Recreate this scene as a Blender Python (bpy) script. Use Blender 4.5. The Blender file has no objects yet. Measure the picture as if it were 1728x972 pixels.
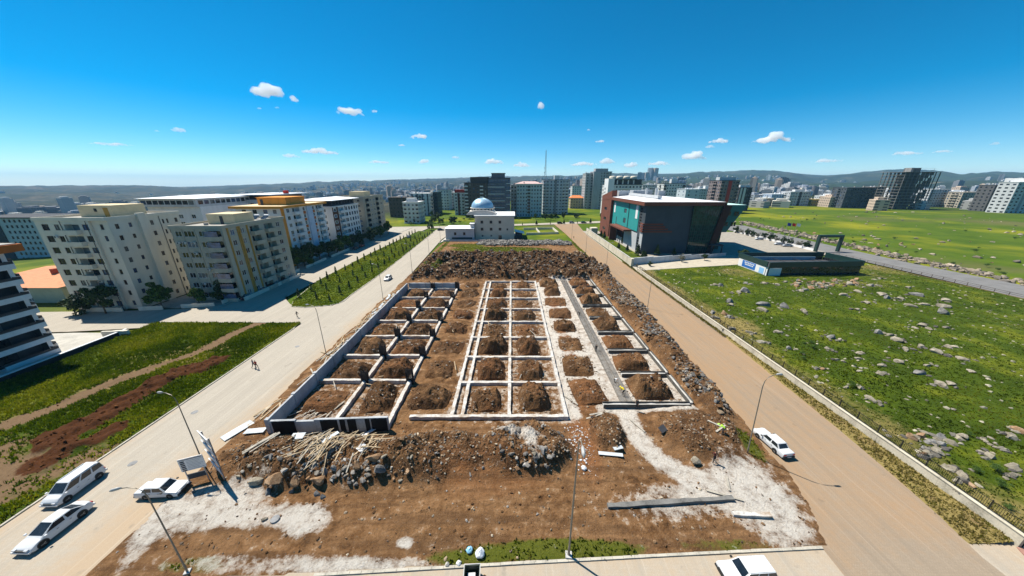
# Construction site with strip foundations in a town of apartment blocks, seen from a drone.
# World: x to the right, y away from the camera, z up, metres; the camera hovers 32 m over the origin.
import bpy, math, random
import numpy as np
from mathutils import Vector, Matrix
R = math.radians
PI = math.pi
scene = bpy.context.scene
col = scene.collection

# ------------------------------------------------------------------ camera, sky, sun, exposure
cam_d = bpy.data.cameras.new('camera')
cam = bpy.data.objects.new('camera', cam_d); col.objects.link(cam)
cam.location = (0, 0, 32)
cam.rotation_euler = (R(90 - 19.03), 0, 0)
cam_d.sensor_width = 36; cam_d.lens = 10.875
cam_d.clip_start = 0.5; cam_d.clip_end = 60000
scene.camera = cam

SUN_EL = 57.0
SUN_AZ = math.atan2(-0.83, 0.56)          # clockwise from +y: the sun stands ahead and to the left
sun_vec = Vector((math.sin(SUN_AZ) * math.cos(R(SUN_EL)), math.cos(SUN_AZ) * math.cos(R(SUN_EL)), math.sin(R(SUN_EL))))
world = bpy.data.worlds.new('World'); scene.world = world; world.use_nodes = True
wn = world.node_tree; wn.nodes.clear()
sky = wn.nodes.new('ShaderNodeTexSky'); sky.sky_type = 'NISHITA'; sky.sun_disc = False
sky.sun_elevation = R(SUN_EL); sky.sun_rotation = SUN_AZ % (2 * PI)
sky.altitude = 1500; sky.air_density = 0.85; sky.dust_density = 0.0; sky.ozone_density = 4.0
hs = wn.nodes.new('ShaderNodeHueSaturation'); hs.inputs['Saturation'].default_value = 1.48; hs.inputs['Hue'].default_value = 0.486
bgn = wn.nodes.new('ShaderNodeBackground'); bgn.inputs['Strength'].default_value = 0.082
won = wn.nodes.new('ShaderNodeOutputWorld')
wn.links.new(sky.outputs[0], hs.inputs['Color']); wn.links.new(hs.outputs[0], bgn.inputs[0]); wn.links.new(bgn.outputs[0], won.inputs[0])

sd = bpy.data.lights.new('sun', 'SUN'); sd.energy = 5.0; sd.angle = R(0.5); sd.color = (1.0, 0.945, 0.84)
so = bpy.data.objects.new('sun', sd); col.objects.link(so)
so.rotation_euler = (-sun_vec).to_track_quat('-Z', 'Y').to_euler()

vs = scene.view_settings
vs.view_transform = 'Standard'; vs.look = 'None'; vs.gamma = 1; vs.use_curve_mapping = False; vs.exposure = 0.72
cy = scene.cycles
cy.max_bounces = 16; cy.diffuse_bounces = 3; cy.glossy_bounces = 3; cy.transmission_bounces = 4
cy.volume_bounces = 14; cy.transparent_max_bounces = 8
cy.use_denoising = True
cy.caustics_reflective = False; cy.caustics_refractive = False

# ------------------------------------------------------------------ helpers
rng = np.random.default_rng(7)
rnd = random.Random(11)

def tag(o, label=None, cat=None, group=None, kind=None):
    if label: o['label'] = label
    if cat: o['category'] = cat
    if group: o['group'] = group
    if kind: o['kind'] = kind
    return o

def link(name, me, parent=None, loc=None, rz=0.0):
    o = bpy.data.objects.new(name, me); col.objects.link(o)
    if parent is not None: o.parent = parent
    if loc is not None: o.location = loc
    if rz: o.rotation_euler = (0, 0, rz)
    return o

def empty(name, loc, rz=0.0, label=None, cat=None, group=None):
    o = link(name, None, None, loc, rz); o.empty_display_size = 0.3
    return tag(o, label, cat, group)

def copy_tree(o, parent=None):
    c = o.copy(); col.objects.link(c); c.parent = parent
    for ch in list(o.children): copy_tree(ch, c)
    return c

def np_mesh(name, v, f, mats, smooth=False, attrs=None, midx=None):
    """v (n,3) array, f (m,k) array of one face size"""
    v = np.asarray(v, np.float32); f = np.asarray(f, np.int32)
    me = bpy.data.meshes.new(name)
    k = f.shape[1]
    me.vertices.add(len(v)); me.vertices.foreach_set('co', v.ravel())
    me.loops.add(f.size); me.loops.foreach_set('vertex_index', f.ravel())
    me.polygons.add(len(f)); me.polygons.foreach_set('loop_start', np.arange(0, f.size, k, dtype=np.int32))
    me.polygons.foreach_set('use_smooth', np.full(len(f), bool(smooth)))
    for m in (mats if isinstance(mats, (list, tuple)) else [mats]): me.materials.append(m)
    if midx is not None: me.polygons.foreach_set('material_index', np.asarray(midx, np.int32))
    me.update(calc_edges=True)
    if attrs:
        for an, av in attrs.items():
            av = np.asarray(av, np.float32)
            if av.ndim == 1:
                a = me.attributes.new(an, 'FLOAT', 'POINT'); a.data.foreach_set('value', av)
            else:
                a = me.attributes.new(an, 'FLOAT_COLOR', 'POINT'); a.data.foreach_set('color', np.c_[av, np.ones(len(av))].astype(np.float32).ravel())
    return me

class MB:
    """collects boxes, bars and tubes for one mesh"""
    def __init__(s): s.v = []; s.f = []; s.m = []
    def add(s, vs_, fs, mi=0):
        b = len(s.v); s.v += [tuple(p) for p in vs_]
        s.f += [tuple(b + i for i in q) for q in fs]; s.m += [mi] * len(fs); return s
    def box(s, x0, x1, y0, y1, z0, z1, mi=0):
        return s.add([(x0,y0,z0),(x1,y0,z0),(x1,y1,z0),(x0,y1,z0),(x0,y0,z1),(x1,y0,z1),(x1,y1,z1),(x0,y1,z1)],
                     [(0,3,2,1),(4,5,6,7),(0,1,5,4),(1,2,6,5),(2,3,7,6),(3,0,4,7)], mi)
    def bar(s, p, q, w, h, mi=0):
        p = Vector(p); q = Vector(q); d = (q - p).normalized()
        up = Vector((0, 0, 1)) if abs(d.z) < 0.95 else Vector((0, 1, 0))
        a = d.cross(up).normalized() * w / 2; b = a.cross(d).normalized() * h / 2
        vs_ = [p-a-b, p+a-b, p+a+b, p-a+b, q-a-b, q+a-b, q+a+b, q-a+b]
        return s.add(vs_, [(0,1,2,3),(7,6,5,4),(0,4,5,1),(1,5,6,2),(2,6,7,3),(3,7,4,0)], mi)
    def tube(s, pts, rads, n=8, mi=0, cap=True):
        pts = [Vector(p) for p in pts]; b = len(s.v)
        if not isinstance(rads, (list, tuple)): rads = [rads] * len(pts)
        for i, p in enumerate(pts):
            d = (pts[min(i+1, len(pts)-1)] - pts[max(i-1, 0)]).normalized()
            up = Vector((0, 0, 1)) if abs(d.z) < 0.9 else Vector((1, 0, 0))
            a = d.cross(up).normalized(); c = d.cross(a)
            for k in range(n):
                t = 2 * PI * k / n
                s.v.append(tuple(p + (a * math.cos(t) + c * math.sin(t)) * rads[i]))
        for i in range(len(pts) - 1):
            for k in range(n):
                k2 = (k + 1) % n
                s.f.append((b+i*n+k, b+i*n+k2, b+(i+1)*n+k2, b+(i+1)*n+k)); s.m.append(mi)
        if cap:
            s.f.append(tuple(b+k for k in range(n))[::-1]); s.m.append(mi)
            e = b + (len(pts)-1)*n; s.f.append(tuple(e+k for k in range(n))); s.m.append(mi)
        return s
    def prism(s, poly, z0, z1, mi=0):
        n = len(poly)
        vs_ = [(x, y, z0) for x, y in poly] + [(x, y, z1) for x, y in poly]
        fs = [tuple(range(n))[::-1], tuple(range(n, 2*n))] + [(i, (i+1) % n, n+(i+1) % n, n+i) for i in range(n)]
        return s.add(vs_, fs, mi)
    def mesh(s, name, mats, smooth=False):
        me = bpy.data.meshes.new(name); me.from_pydata(s.v, [], s.f)
        for m in (mats if isinstance(mats, (list, tuple)) else [mats]): me.materials.append(m)
        me.polygons.foreach_set('material_index', s.m)
        if smooth: me.polygons.foreach_set('use_smooth', [True] * len(s.f))
        me.update(); return me
    def build(s, name, mats, parent=None, loc=None, rz=0.0, smooth=False):
        return link(name, s.mesh(name, mats, smooth), parent, loc, rz)

_cache = {}
def cached(key, fn):
    if key not in _cache: _cache[key] = fn()
    return _cache[key]
def box_part(name, x0, x1, y0, y1, z0, z1, m, parent=None):
    return MB().box(x0, x1, y0, y1, z0, z1).build(name, m, parent)

# value noise on numpy arrays
def _hash(ix, iy, seed):
    h = (ix.astype(np.int64) * 374761393 + iy.astype(np.int64) * 668265263 + seed * 144665) & 0x7fffffff
    h = ((h ^ (h >> 13)) * 1274126177) & 0x7fffffff
    return ((h ^ (h >> 16)) & 0xffff) / 65535.0
def vnoise(x, y, seed=0):
    x = np.asarray(x, float); y = np.asarray(y, float)
    ix = np.floor(x); iy = np.floor(y); fx = x - ix; fy = y - iy
    fx = fx * fx * (3 - 2 * fx); fy = fy * fy * (3 - 2 * fy)
    a = _hash(ix, iy, seed); b = _hash(ix+1, iy, seed); c = _hash(ix, iy+1, seed); d = _hash(ix+1, iy+1, seed)
    return (a + (b-a)*fx) * (1-fy) + (c + (d-c)*fx) * fy
def fbm(x, y, scale, octv=4, seed=0, gain=0.5):
    t = 0; amp = 1; tot = 0; f = 1 / scale
    for o in range(octv):
        t = t + amp * vnoise(np.asarray(x)*f + 17.3*o, np.asarray(y)*f - 9.1*o, seed + o*31); tot += amp; amp *= gain; f *= 2.03
    return t / tot - 0.5
def sstep(a, b, x):
    t = np.clip((np.asarray(x, float) - a) / (b - a), 0, 1); return t*t*(3-2*t)

# ------------------------------------------------------------------ materials
MATS = {}
def _n(nt, t, **kw):
    n = nt.nodes.new(t)
    for k, v in kw.items(): setattr(n, k, v)
    return n
def new_mat(name, rough=0.9, spec=0.2, metal=0.0):
    m = bpy.data.materials.new(name); m.use_nodes = True; nt = m.node_tree
    b = nt.nodes['Principled BSDF']
    b.inputs['Roughness'].default_value = rough; b.inputs['Metallic'].default_value = metal
    b.inputs['Specular IOR Level'].default_value = spec
    return m, nt, b
def world_pos(nt):
    return nt.nodes.new('ShaderNodeNewGeometry').outputs['Position']
def noise(nt, vec, scale, detail=4, rough=0.55, stretch=None):
    if stretch:
        mp = _n(nt, 'ShaderNodeMapping'); mp.inputs['Scale'].default_value = stretch
        nt.links.new(vec, mp.inputs['Vector']); vec = mp.outputs[0]
    n = _n(nt, 'ShaderNodeTexNoise'); n.inputs['Scale'].default_value = scale
    n.inputs['Detail'].default_value = detail; n.inputs['Roughness'].default_value = rough
    nt.links.new(vec, n.inputs['Vector']); return n.outputs['Fac']
def ramp(nt, fac, stops):
    r = _n(nt, 'ShaderNodeValToRGB'); e = r.color_ramp.elements
    while len(e) < len(stops): e.new(0.5)
    for i, (p, c) in enumerate(stops):
        e[i].position = p; e[i].color = (c, c, c, 1) if not isinstance(c, tuple) else (*c, 1)
    nt.links.new(fac, r.inputs['Fac']); return r.outputs['Color']
def mixc(nt, fac, a, b, mode='MIX'):
    m = _n(nt, 'ShaderNodeMix', data_type='RGBA', blend_type=mode)
    for sock, val in ((m.inputs['Factor'], fac), (m.inputs[6], a), (m.inputs[7], b)):
        if hasattr(val, 'is_linked') or hasattr(val, 'links'): nt.links.new(val, sock)
        elif isinstance(val, tuple): sock.default_value = (*val, 1)
        else: sock.default_value = val
    return m.outputs[2]
def math_n(nt, op, a, b=None, clamp=False):
    m = _n(nt, 'ShaderNodeMath', operation=op); m.use_clamp = clamp
    for i, val in enumerate((a, b)):
        if val is None: continue
        if hasattr(val, 'links'): nt.links.new(val, m.inputs[i])
        else: m.inputs[i].default_value = val
    return m.outputs[0]
def bump(nt, b, h, strength=0.5, dist=0.05):
    n = _n(nt, 'ShaderNodeBump'); n.inputs['Strength'].default_value = strength; n.inputs['Distance'].default_value = dist
    nt.links.new(h, n.inputs['Height']); nt.links.new(n.outputs[0], b.inputs['Normal'])
def attr(nt, name, color=False):
    a = _n(nt, 'ShaderNodeAttribute'); a.attribute_name = name
    return a.outputs['Color' if color else 'Fac']

def plain(name, c, rough=0.85, spec=0.2, metal=0.0, var=0.12, scale=1.5, bmp=0.0, streak=False):
    """a paint, render or metal with large soft wear and fine grain"""
    if name in MATS: return MATS[name]
    m, nt, b = new_mat(name, rough, spec, metal)
    p = world_pos(nt)
    n1 = noise(nt, p, 0.35 * scale, 5, 0.6, (1, 1, 0.25) if streak else None); n2 = noise(nt, p, 4.0 * scale, 4)
    f = math_n(nt, 'ADD', math_n(nt, 'MULTIPLY', n1, 0.65), math_n(nt, 'MULTIPLY', n2, 0.35))
    lo = tuple(max(0, x * (1 - var * 1.6)) for x in c); hi = tuple(min(0.95, x * (1 + var)) for x in c)
    nt.links.new(ramp(nt, f, [(0.32, lo), (0.5, c), (0.68, hi)]), b.inputs['Base Color'])
    if bmp: bump(nt, b, n2, bmp, 0.03)
    MATS[name] = m; return m


def glassy(name, c, rough=0.08):
    if name in MATS: return MATS[name]
    m, nt, b = new_mat(name, rough, 0.6)
    nn = noise(nt, world_pos(nt), 0.7, 2)
    nt.links.new(ramp(nt, nn, [(0.35, tuple(x * 0.55 for x in c)), (0.65, tuple(x * 1.5 for x in c))]), b.inputs['Base Color'])
    MATS[name] = m; return m

glass_dark = glassy('dark_window_glass', (0.018, 0.022, 0.028))
glass_blue = glassy('blue_tinted_glass', (0.05, 0.09, 0.17), 0.12)
glass_curtain = glassy('curtained_glass', (0.16, 0.17, 0.17), 0.2)
glass_green = glassy('green_curtain_wall_glass', (0.012, 0.05, 0.04), 0.06)
white_paint = plain('white_render', (0.66, 0.66, 0.66), var=0.08, streak=True)
pvc = plain('white_plastic_frame', (0.6, 0.6, 0.58), 0.5, 0.4)
dark_frame = plain('dark_metal_frame', (0.03, 0.032, 0.036), 0.5, 0.4)
brown_frame = plain('brown_window_frame', (0.07, 0.045, 0.03), 0.6, 0.3)
steel = plain('galvanised_steel', (0.32, 0.33, 0.34), 0.45, 0.5, 0.6)
black_metal = plain('black_fence_metal', (0.012, 0.014, 0.013), 0.5, 0.4)
concrete = plain('cast_concrete', (0.42, 0.41, 0.39), 0.9, 0.15, var=0.22, scale=2.2, bmp=0.35)
def dirty(name, c, amount=0.5):
    """cast concrete with soil trodden and splashed on it"""
    m, nt, b = new_mat(name, 0.93, 0.1); p = world_pos(nt)
    n1 = noise(nt, p, 0.55, 6, 0.7); n2 = noise(nt, p, 3.2, 6, 0.7); n3 = noise(nt, p, 14, 4, 0.7)
    k = ramp(nt, n2, [(0.3, tuple(x * 0.62 for x in c)), (0.55, c), (0.75, tuple(min(.9, x * 1.18) for x in c))])
    k = mixc(nt, ramp(nt, n1, [(0.44, 0.0), (0.66, amount)]), k, (0.24, 0.155, 0.085))
    k = mixc(nt, ramp(nt, math_n(nt, 'ADD', math_n(nt, 'MULTIPLY', n1, .5), math_n(nt, 'MULTIPLY', n3, .5)), [(0.36, 0.75), (0.46, 0.0)]), k, (0.10, 0.085, 0.07))
    nt.links.new(k, b.inputs['Base Color']); bump(nt, b, n2, 0.7, 0.06); return m
concrete_white = dirty('pale_dirty_concrete', (0.60, 0.575, 0.535), 0.8)
concrete_grey = plain('grey_concrete', (0.25, 0.25, 0.25), 0.9, 0.15, var=0.25, scale=1.6, bmp=0.3, streak=True)
asphalt = plain('grey_asphalt', (0.17, 0.165, 0.16), 0.93, 0.15, var=0.15, scale=0.8, bmp=0.25)
timber = plain('weathered_timber', (0.40, 0.31, 0.20), 0.85, 0.15, var=0.35, scale=3, bmp=0.2)
timber_grey = plain('grey_timber', (0.34, 0.31, 0.26), 0.85, 0.15, var=0.35, scale=3, bmp=0.2)
formply = plain('grey_blue_formwork_panel', (0.44, 0.47, 0.49), 0.6, 0.3, var=0.2, scale=2)
rebar_cage_m = plain('grey_dusty_rebar', (0.27, 0.255, 0.235), 0.9, 0.2, 0.0, var=0.4, scale=6)
rebar = plain('rusty_rebar', (0.045, 0.038, 0.035), 0.75, 0.3, 0.4, var=0.4, scale=6)
bitumen = plain('black_bitumen_coating', (0.008, 0.008, 0.009), 0.8, 0.2, var=0.5, scale=2)
rubber = plain('tyre_rubber', (0.012, 0.012, 0.012), 0.8, 0.2)
# ------------------------------------------------------------------ ground materials
def mat_terrain():
    m, nt, b = new_mat('open_country', 0.95, 0.1)
    p = world_pos(nt)
    big = noise(nt, p, 0.0011, 5, 0.6); mid = noise(nt, p, 0.006, 5, 0.65); fine = noise(nt, p, 0.05, 5, 0.7); yel = noise(nt, p, 0.014, 4, 0.6, (1, 1, 1))
    far = attr(nt, 'far')
    near = mixc(nt, ramp(nt, fine, [(0.35, 0.0), (0.7, 1.0)]), (0.045, 0.082, 0.005), (0.085, 0.125, 0.007))
    near = mixc(nt, ramp(nt, yel, [(0.50, 0.0), (0.66, 0.75)]), near, (0.25, 0.235, 0.012))
    near = mixc(nt, ramp(nt, mid, [(0.56, 0.0), (0.70, 0.8)]), near, (0.13, 0.105, 0.05))
    hill = ramp(nt, big, [(0.34, (0.02, 0.024, 0.014)), (0.44, (0.085, 0.062, 0.038)), (0.50, (0.03, 0.036, 0.018)), (0.58, (0.13, 0.09, 0.058)), (0.64, (0.035, 0.035, 0.022)), (0.74, (0.10, 0.08, 0.05))])
    hill = mixc(nt, attr(nt, 'green'), hill, (0.028, 0.055, 0.014))
    hill = mixc(nt, ramp(nt, noise(nt, p, 0.004, 6, 0.7), [(0.44, 0.85), (0.55, 0.0)]), hill, (0.012, 0.018, 0.010))
    hill = mixc(nt, ramp(nt, fine, [(0.44, 0.75), (0.56, 0.0)]), hill, (0.015, 0.02, 0.010))
    hill = mixc(nt, ramp(nt, mid, [(0.62, 0.0), (0.74, 0.8)]), hill, (0.28, 0.23, 0.16))
    c = mixc(nt, far, near, hill)
    nt.links.new(c, b.inputs['Base Color'])
    bump(nt, b, fine, 0.4, 1.0)
    return m

def mat_pavers(name, c1, c2, dust_c, sx=0.22, mortar=0.014):
    m, nt, b = new_mat(name, 0.9, 0.18)
    p = world_pos(nt)
    br = _n(nt, 'ShaderNodeTexBrick'); br.offset = 0.5
    br.inputs['Scale'].default_value = 1.0
    br.inputs['Brick Width'].default_value = sx; br.inputs['Row Height'].default_value = sx / 2
    br.inputs['Mortar Size'].default_value = mortar; br.inputs['Mortar Smooth'].default_value = 0.3
    br.inputs['Color1'].default_value = (*c1, 1); br.inputs['Color2'].default_value = (*[x * 0.86 for x in c1], 1)
    br.inputs['Mortar'].default_value = (*c2, 1); nt.links.new(p, br.inputs['Vector'])
    n1 = noise(nt, p, 0.12, 6, 0.65); n2 = noise(nt, p, 1.4, 5, 0.6); n3 = noise(nt, p, 9.0, 3)
    c = mixc(nt, ramp(nt, n1, [(0.36, 0.55), (0.60, 0.0)]), br.outputs['Color'], tuple(x * 0.72 for x in c1))
    d = math_n(nt, 'ADD', attr(nt, 'dust'), math_n(nt, 'MULTIPLY', math_n(nt, 'SUBTRACT', n2, 0.5), 0.7))
    d = math_n(nt, 'ADD', d, math_n(nt, 'MULTIPLY', math_n(nt, 'SUBTRACT', n1, 0.5), 0.8))
    c = mixc(nt, ramp(nt, d, [(0.25, 0.0), (0.85, 0.92)]), c, dust_c)
    st = noise(nt, p, 1.0, 5, 0.6, (1.1, 0.035, 1)); st2 = noise(nt, p, 1.0, 4, 0.6, (3.5, 0.06, 1))
    c = mixc(nt, ramp(nt, st, [(0.48, 0.0), (0.66, 0.5)]), c, tuple(x * 0.62 for x in c1))
    c = mixc(nt, ramp(nt, st2, [(0.55, 0.0), (0.72, 0.4)]), c, tuple(min(.8, x * 1.25) for x in c1))
    c = mixc(nt, 0.22, c, mixc(nt, n3, tuple(x * 0.5 for x in c1), tuple(min(1, x * 1.35) for x in c1)))
    c = mixc(nt, ramp(nt, noise(nt, p, 0.5, 3, 0.7), [(0.28, 0.45), (0.36, 0.0)]), c, tuple(x * 0.45 for x in c1))
    nt.links.new(c, b.inputs['Base Color'])
    bump(nt, b, br.outputs['Fac'], -0.25, 0.02)
    return m

def mat_soil():
    m, nt, b = new_mat('excavated_soil', 0.96, 0.1)
    p = world_pos(nt)
    n0 = noise(nt, p, 0.16, 5, 0.6); n1 = noise(nt, p, 0.9, 6, 0.65); n2 = noise(nt, p, 5.0, 5, 0.7); n3 = noise(nt, p, 18.0, 3, 0.7)
    c = ramp(nt, n1, [(0.30, (0.055, 0.025, 0.009)), (0.43, (0.165, 0.080, 0.031)), (0.57, (0.27, 0.145, 0.065)), (0.74, (0.42, 0.27, 0.15))])
    c = mixc(nt, ramp(nt, n0, [(0.42, 0.0), (0.62, 0.55)]), c, (0.32, 0.175, 0.08))
    c = mixc(nt, ramp(nt, attr(nt, 'dark'), [(0.1, 0.0), (0.9, 0.85)]), c, mixc(nt, n2, (0.030, 0.016, 0.008), (0.135, 0.062, 0.024)))
    c = mixc(nt, ramp(nt, attr(nt, 'red'), [(0.1, 0.0), (0.9, 0.8)]), c, mixc(nt, n2, (0.20, 0.075, 0.026), (0.34, 0.15, 0.06)))
    pit_shade = math_n(nt, 'MULTIPLY', ramp(nt, n2, [(0.40, 0.85), (0.53, 0.0)]), math_n(nt, 'ADD', math_n(nt, 'MULTIPLY', attr(nt, 'dark'), 0.75), 0.25, True))  # small shadows in the hollows between clods, painted into the soil colour
    c = mixc(nt, ramp(nt, noise(nt, p, 1.0, 5, 0.65, (0.09, 0.9, 1)), [(0.40, 0.55), (0.54, 0.0)]), c, (0.10, 0.052, 0.024))
    c = mixc(nt, pit_shade, c, (0.032, 0.015, 0.007))
    c = mixc(nt, ramp(nt, n3, [(0.58, 0.0), (0.70, 0.5)]), c, (0.46, 0.36, 0.25))
    g = math_n(nt, 'ADD', attr(nt, 'grass'), math_n(nt, 'MULTIPLY', math_n(nt, 'SUBTRACT', n1, 0.5), 1.2))
    c = mixc(nt, ramp(nt, g, [(0.35, 0.0), (0.65, 0.95)]), c, mixc(nt, n2, (0.05, 0.075, 0.006), (0.15, 0.16, 0.02)))
    l = math_n(nt, 'ADD', attr(nt, 'lime'), math_n(nt, 'MULTIPLY', math_n(nt, 'SUBTRACT', n1, 0.53), 2.4))
    l = math_n(nt, 'ADD', l, math_n(nt, 'MULTIPLY', math_n(nt, 'SUBTRACT', n2, 0.5), 1.0))
    c = mixc(nt, ramp(nt, l, [(0.25, 0.0), (0.55, 0.5), (1.0, 0.93)]), c, mixc(nt, n2, (0.50, 0.44, 0.36), (0.72, 0.69, 0.64)))
    nt.links.new(c, b.inputs['Base Color'])
    h = math_n(nt, 'ADD', n2, math_n(nt, 'MULTIPLY', n3, 0.5))
    bump(nt, b, h, 1.0, 0.25)
    return m

def mat_field():
    m, nt, b = new_mat('meadow_ground', 0.95, 0.1)
    p = world_pos(nt)
    n1 = noise(nt, p, 0.11, 5, 0.65); n2 = noise(nt, p, 0.8, 5, 0.7); n3 = noise(nt, p, 6.0, 4, 0.7)
    c = ramp(nt, n1, [(0.33, (0.034, 0.056, 0.003)), (0.50, (0.058, 0.088, 0.004)), (0.66, (0.135, 0.15, 0.010))])
    c = mixc(nt, ramp(nt, n2, [(0.40, 0.6), (0.58, 0.0)]), c, (0.028, 0.048, 0.003))
    c = mixc(nt, ramp(nt, n3, [(0.62, 0.0), (0.74, 0.5)]), c, (0.20, 0.19, 0.06))
    d = math_n(nt, 'ADD', attr(nt, 'dry'), math_n(nt, 'MULTIPLY', math_n(nt, 'SUBTRACT', n2, 0.5), 0.9))
    c = mixc(nt, ramp(nt, d, [(0.3, 0.0), (0.75, 0.9)]), c, mixc(nt, n3, (0.13, 0.10, 0.03), (0.33, 0.25, 0.10)))
    s = math_n(nt, 'ADD', attr(nt, 'soil'), math_n(nt, 'MULTIPLY', math_n(nt, 'SUBTRACT', n2, 0.5), 0.8))
    c = mixc(nt, ramp(nt, s, [(0.38, 0.0), (0.6, 1.0)]), c, mixc(nt, n3, (0.075, 0.045, 0.022), (0.23, 0.15, 0.085)))
    r = math_n(nt, 'ADD', attr(nt, 'red'), math_n(nt, 'MULTIPLY', math_n(nt, 'SUBTRACT', n2, 0.5), 0.8))
    c = mixc(nt, ramp(nt, r, [(0.38, 0.0), (0.6, 1.0)]), c, mixc(nt, n3, (0.022, 0.008, 0.003), (0.105, 0.038, 0.012)))
    nt.links.new(c, b.inputs['Base Color'])
    bump(nt, b, math_n(nt, 'ADD', n2, n3), 0.8, 0.15)
    return m

def mat_vcol(name, rough=0.9, sss=False, var=0.25):
    m, nt, b = new_mat(name, rough, 0.03)
    c = attr(nt, 'tint', True)
    n = noise(nt, world_pos(nt), 5.0, 4, 0.7)
    c = mixc(nt, 1.0, c, ramp(nt, n, [(0.3, 1 - var * 1.6), (0.7, 1.0)]), 'MULTIPLY')
    nt.links.new(c, b.inputs['Base Color'])
    return m

soil_m = mat_soil(); field_m = mat_field(); terrain_m = mat_terrain()
pavers_left = mat_pavers('beige_block_paving', (0.42, 0.375, 0.31), (0.27, 0.235, 0.19), (0.36, 0.255, 0.155))
pavers_right = mat_pavers('dusty_block_paving', (0.31, 0.245, 0.18), (0.21, 0.165, 0.11), (0.30, 0.18, 0.09))
grass_m = mat_vcol('grass_blades', 0.8)
def translucent(m, f):
    nt = m.node_tree; b = nt.nodes['Principled BSDF']; out = nt.nodes['Material Output']; src = b.inputs['Base Color'].links[0].from_socket
    t = _n(nt, 'ShaderNodeBsdfTranslucent'); nt.links.new(mixc(nt, 1.0, src, (1.0, 1.15, 0.5), 'MULTIPLY'), t.inputs['Color'])
    mx = _n(nt, 'ShaderNodeMixShader'); mx.inputs[0].default_value = f
    nt.links.new(b.outputs[0], mx.inputs[1]); nt.links.new(t.outputs[0], mx.inputs[2]); nt.links.new(mx.outputs[0], out.inputs['Surface'])
translucent(grass_m, 0.45)
stone_m = mat_vcol('loose_stone', 0.92)

# ------------------------------------------------------------------ terrain to the horizon
RAZ, REL = np.array([-180, -57.6, -54.3, -50.4, -45.78, -40.16, -33.46, -25.57, -16.51, -8.62, 0.62, 8.82, 13.76, 23.0, 31.11, 38.65, 41.75, 44.0, 46.52, 48.79, 52.1, 53.71, 55.06, 57.3, 180]), np.array([-0.01109, -0.01109, -0.01005, -0.00987, -0.01201, -0.0092, -0.00573, -0.00155, 0.00492, 0.00844, 0.01024, 0.01179, 0.01653, 0.01878, 0.02035, 0.02251, 0.01396, 0.01103, 0.01288, 0.01677, 0.01667, 0.00907, 0.01168, 0.00737, 0.00737])
def ridge_z(az): return 32 + 7000 * np.interp(az, RAZ, REL)
def terrain_z(x, y):
    x = np.asarray(x, float); y = np.asarray(y, float)
    r = np.hypot(x, y); az = np.degrees(np.arctan2(x, y))
    edge = np.interp(az, [-180, -75, -45, -20, 0, 30, 60, 180], [260, 200, 230, 380, 430, 520, 620, 600])
    val = np.interp(az, [-180, -60, -40, -17, -3, 10, 30, 45, 60, 180], [-60, -80, -74, -48, -24, 2, 4, -10, -14, -20])
    rz = ridge_z(az)
    t1 = np.where(az < -10, np.clip((r - edge) / (2600 - edge), 0, 1) ** 0.75, sstep(0, 1, (r - edge) / (2600 - edge))); t2 = sstep(2600, 7000, r)
    z = val * t1 * (1 - t2) + rz * t2 * 1.0
    z = np.where(r > 7000, rz - (r - 7000) * 0.02, z)
    amp = 130 * sstep(900, 3500, r) * (1 - sstep(5600, 6900, r)) + 3.0 * sstep(450, 900, r)
    z = z + amp * (0.35 - np.abs(fbm(x, y, 1300, 6, 3, 0.58)) * 2.2) + 9 * sstep(6300, 7000, r) * fbm(x, y, 700, 4, 9)
    # the meadow swells a little before the last row of blocks on the right
    z = z + 3.0 * np.exp(-(((x - 400) / 170) ** 2 + ((y - 285) / 75) ** 2))
    return z - 0.35 * (1 - sstep(400, 900, r)) * (1 - sstep(180, 230, np.abs(x - 0)) * 0.6)
az = np.concatenate([np.arange(-180, -72, 4.0), np.arange(-72, 72, 0.3), np.arange(72, 180.1, 4.0)])
rr = np.concatenate([[0.5, 40], np.geomspace(90, 11000, 150)])
AZ, RR = np.meshgrid(np.radians(az), rr)
TX = RR * np.sin(AZ); TY = RR * np.cos(AZ); TZ = terrain_z(TX, TY)
nr, na = AZ.shape
idx = np.arange(nr * na).reshape(nr, na)
f = np.stack([idx[:-1, :-1], idx[:-1, 1:], idx[1:, 1:], idx[1:, :-1]], -1).reshape(-1, 4)[:, ::-1]
azd = np.degrees(AZ)
far = sstep(480, 800, RR); far = np.where(azd < -20, sstep(230, 420, RR), far)
green = np.clip(sstep(-5, 15, azd) * 0.75 * (1 - sstep(4200, 6000, RR) * 0.45) + 0.25, 0, 1) * (0.6 + 0.8 * fbm(TX, TY, 900, 4, 21))
ter = link('terrain', np_mesh('terrain', np.c_[TX.ravel(), TY.ravel(), TZ.ravel()], f, terrain_m, True, {'far': far.ravel(), 'green': np.clip(green, 0, 1).ravel()}))
tag(ter, kind='structure')
def tz(x, y): return float(terrain_z(np.array([x]), np.array([y]))[0])

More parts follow.
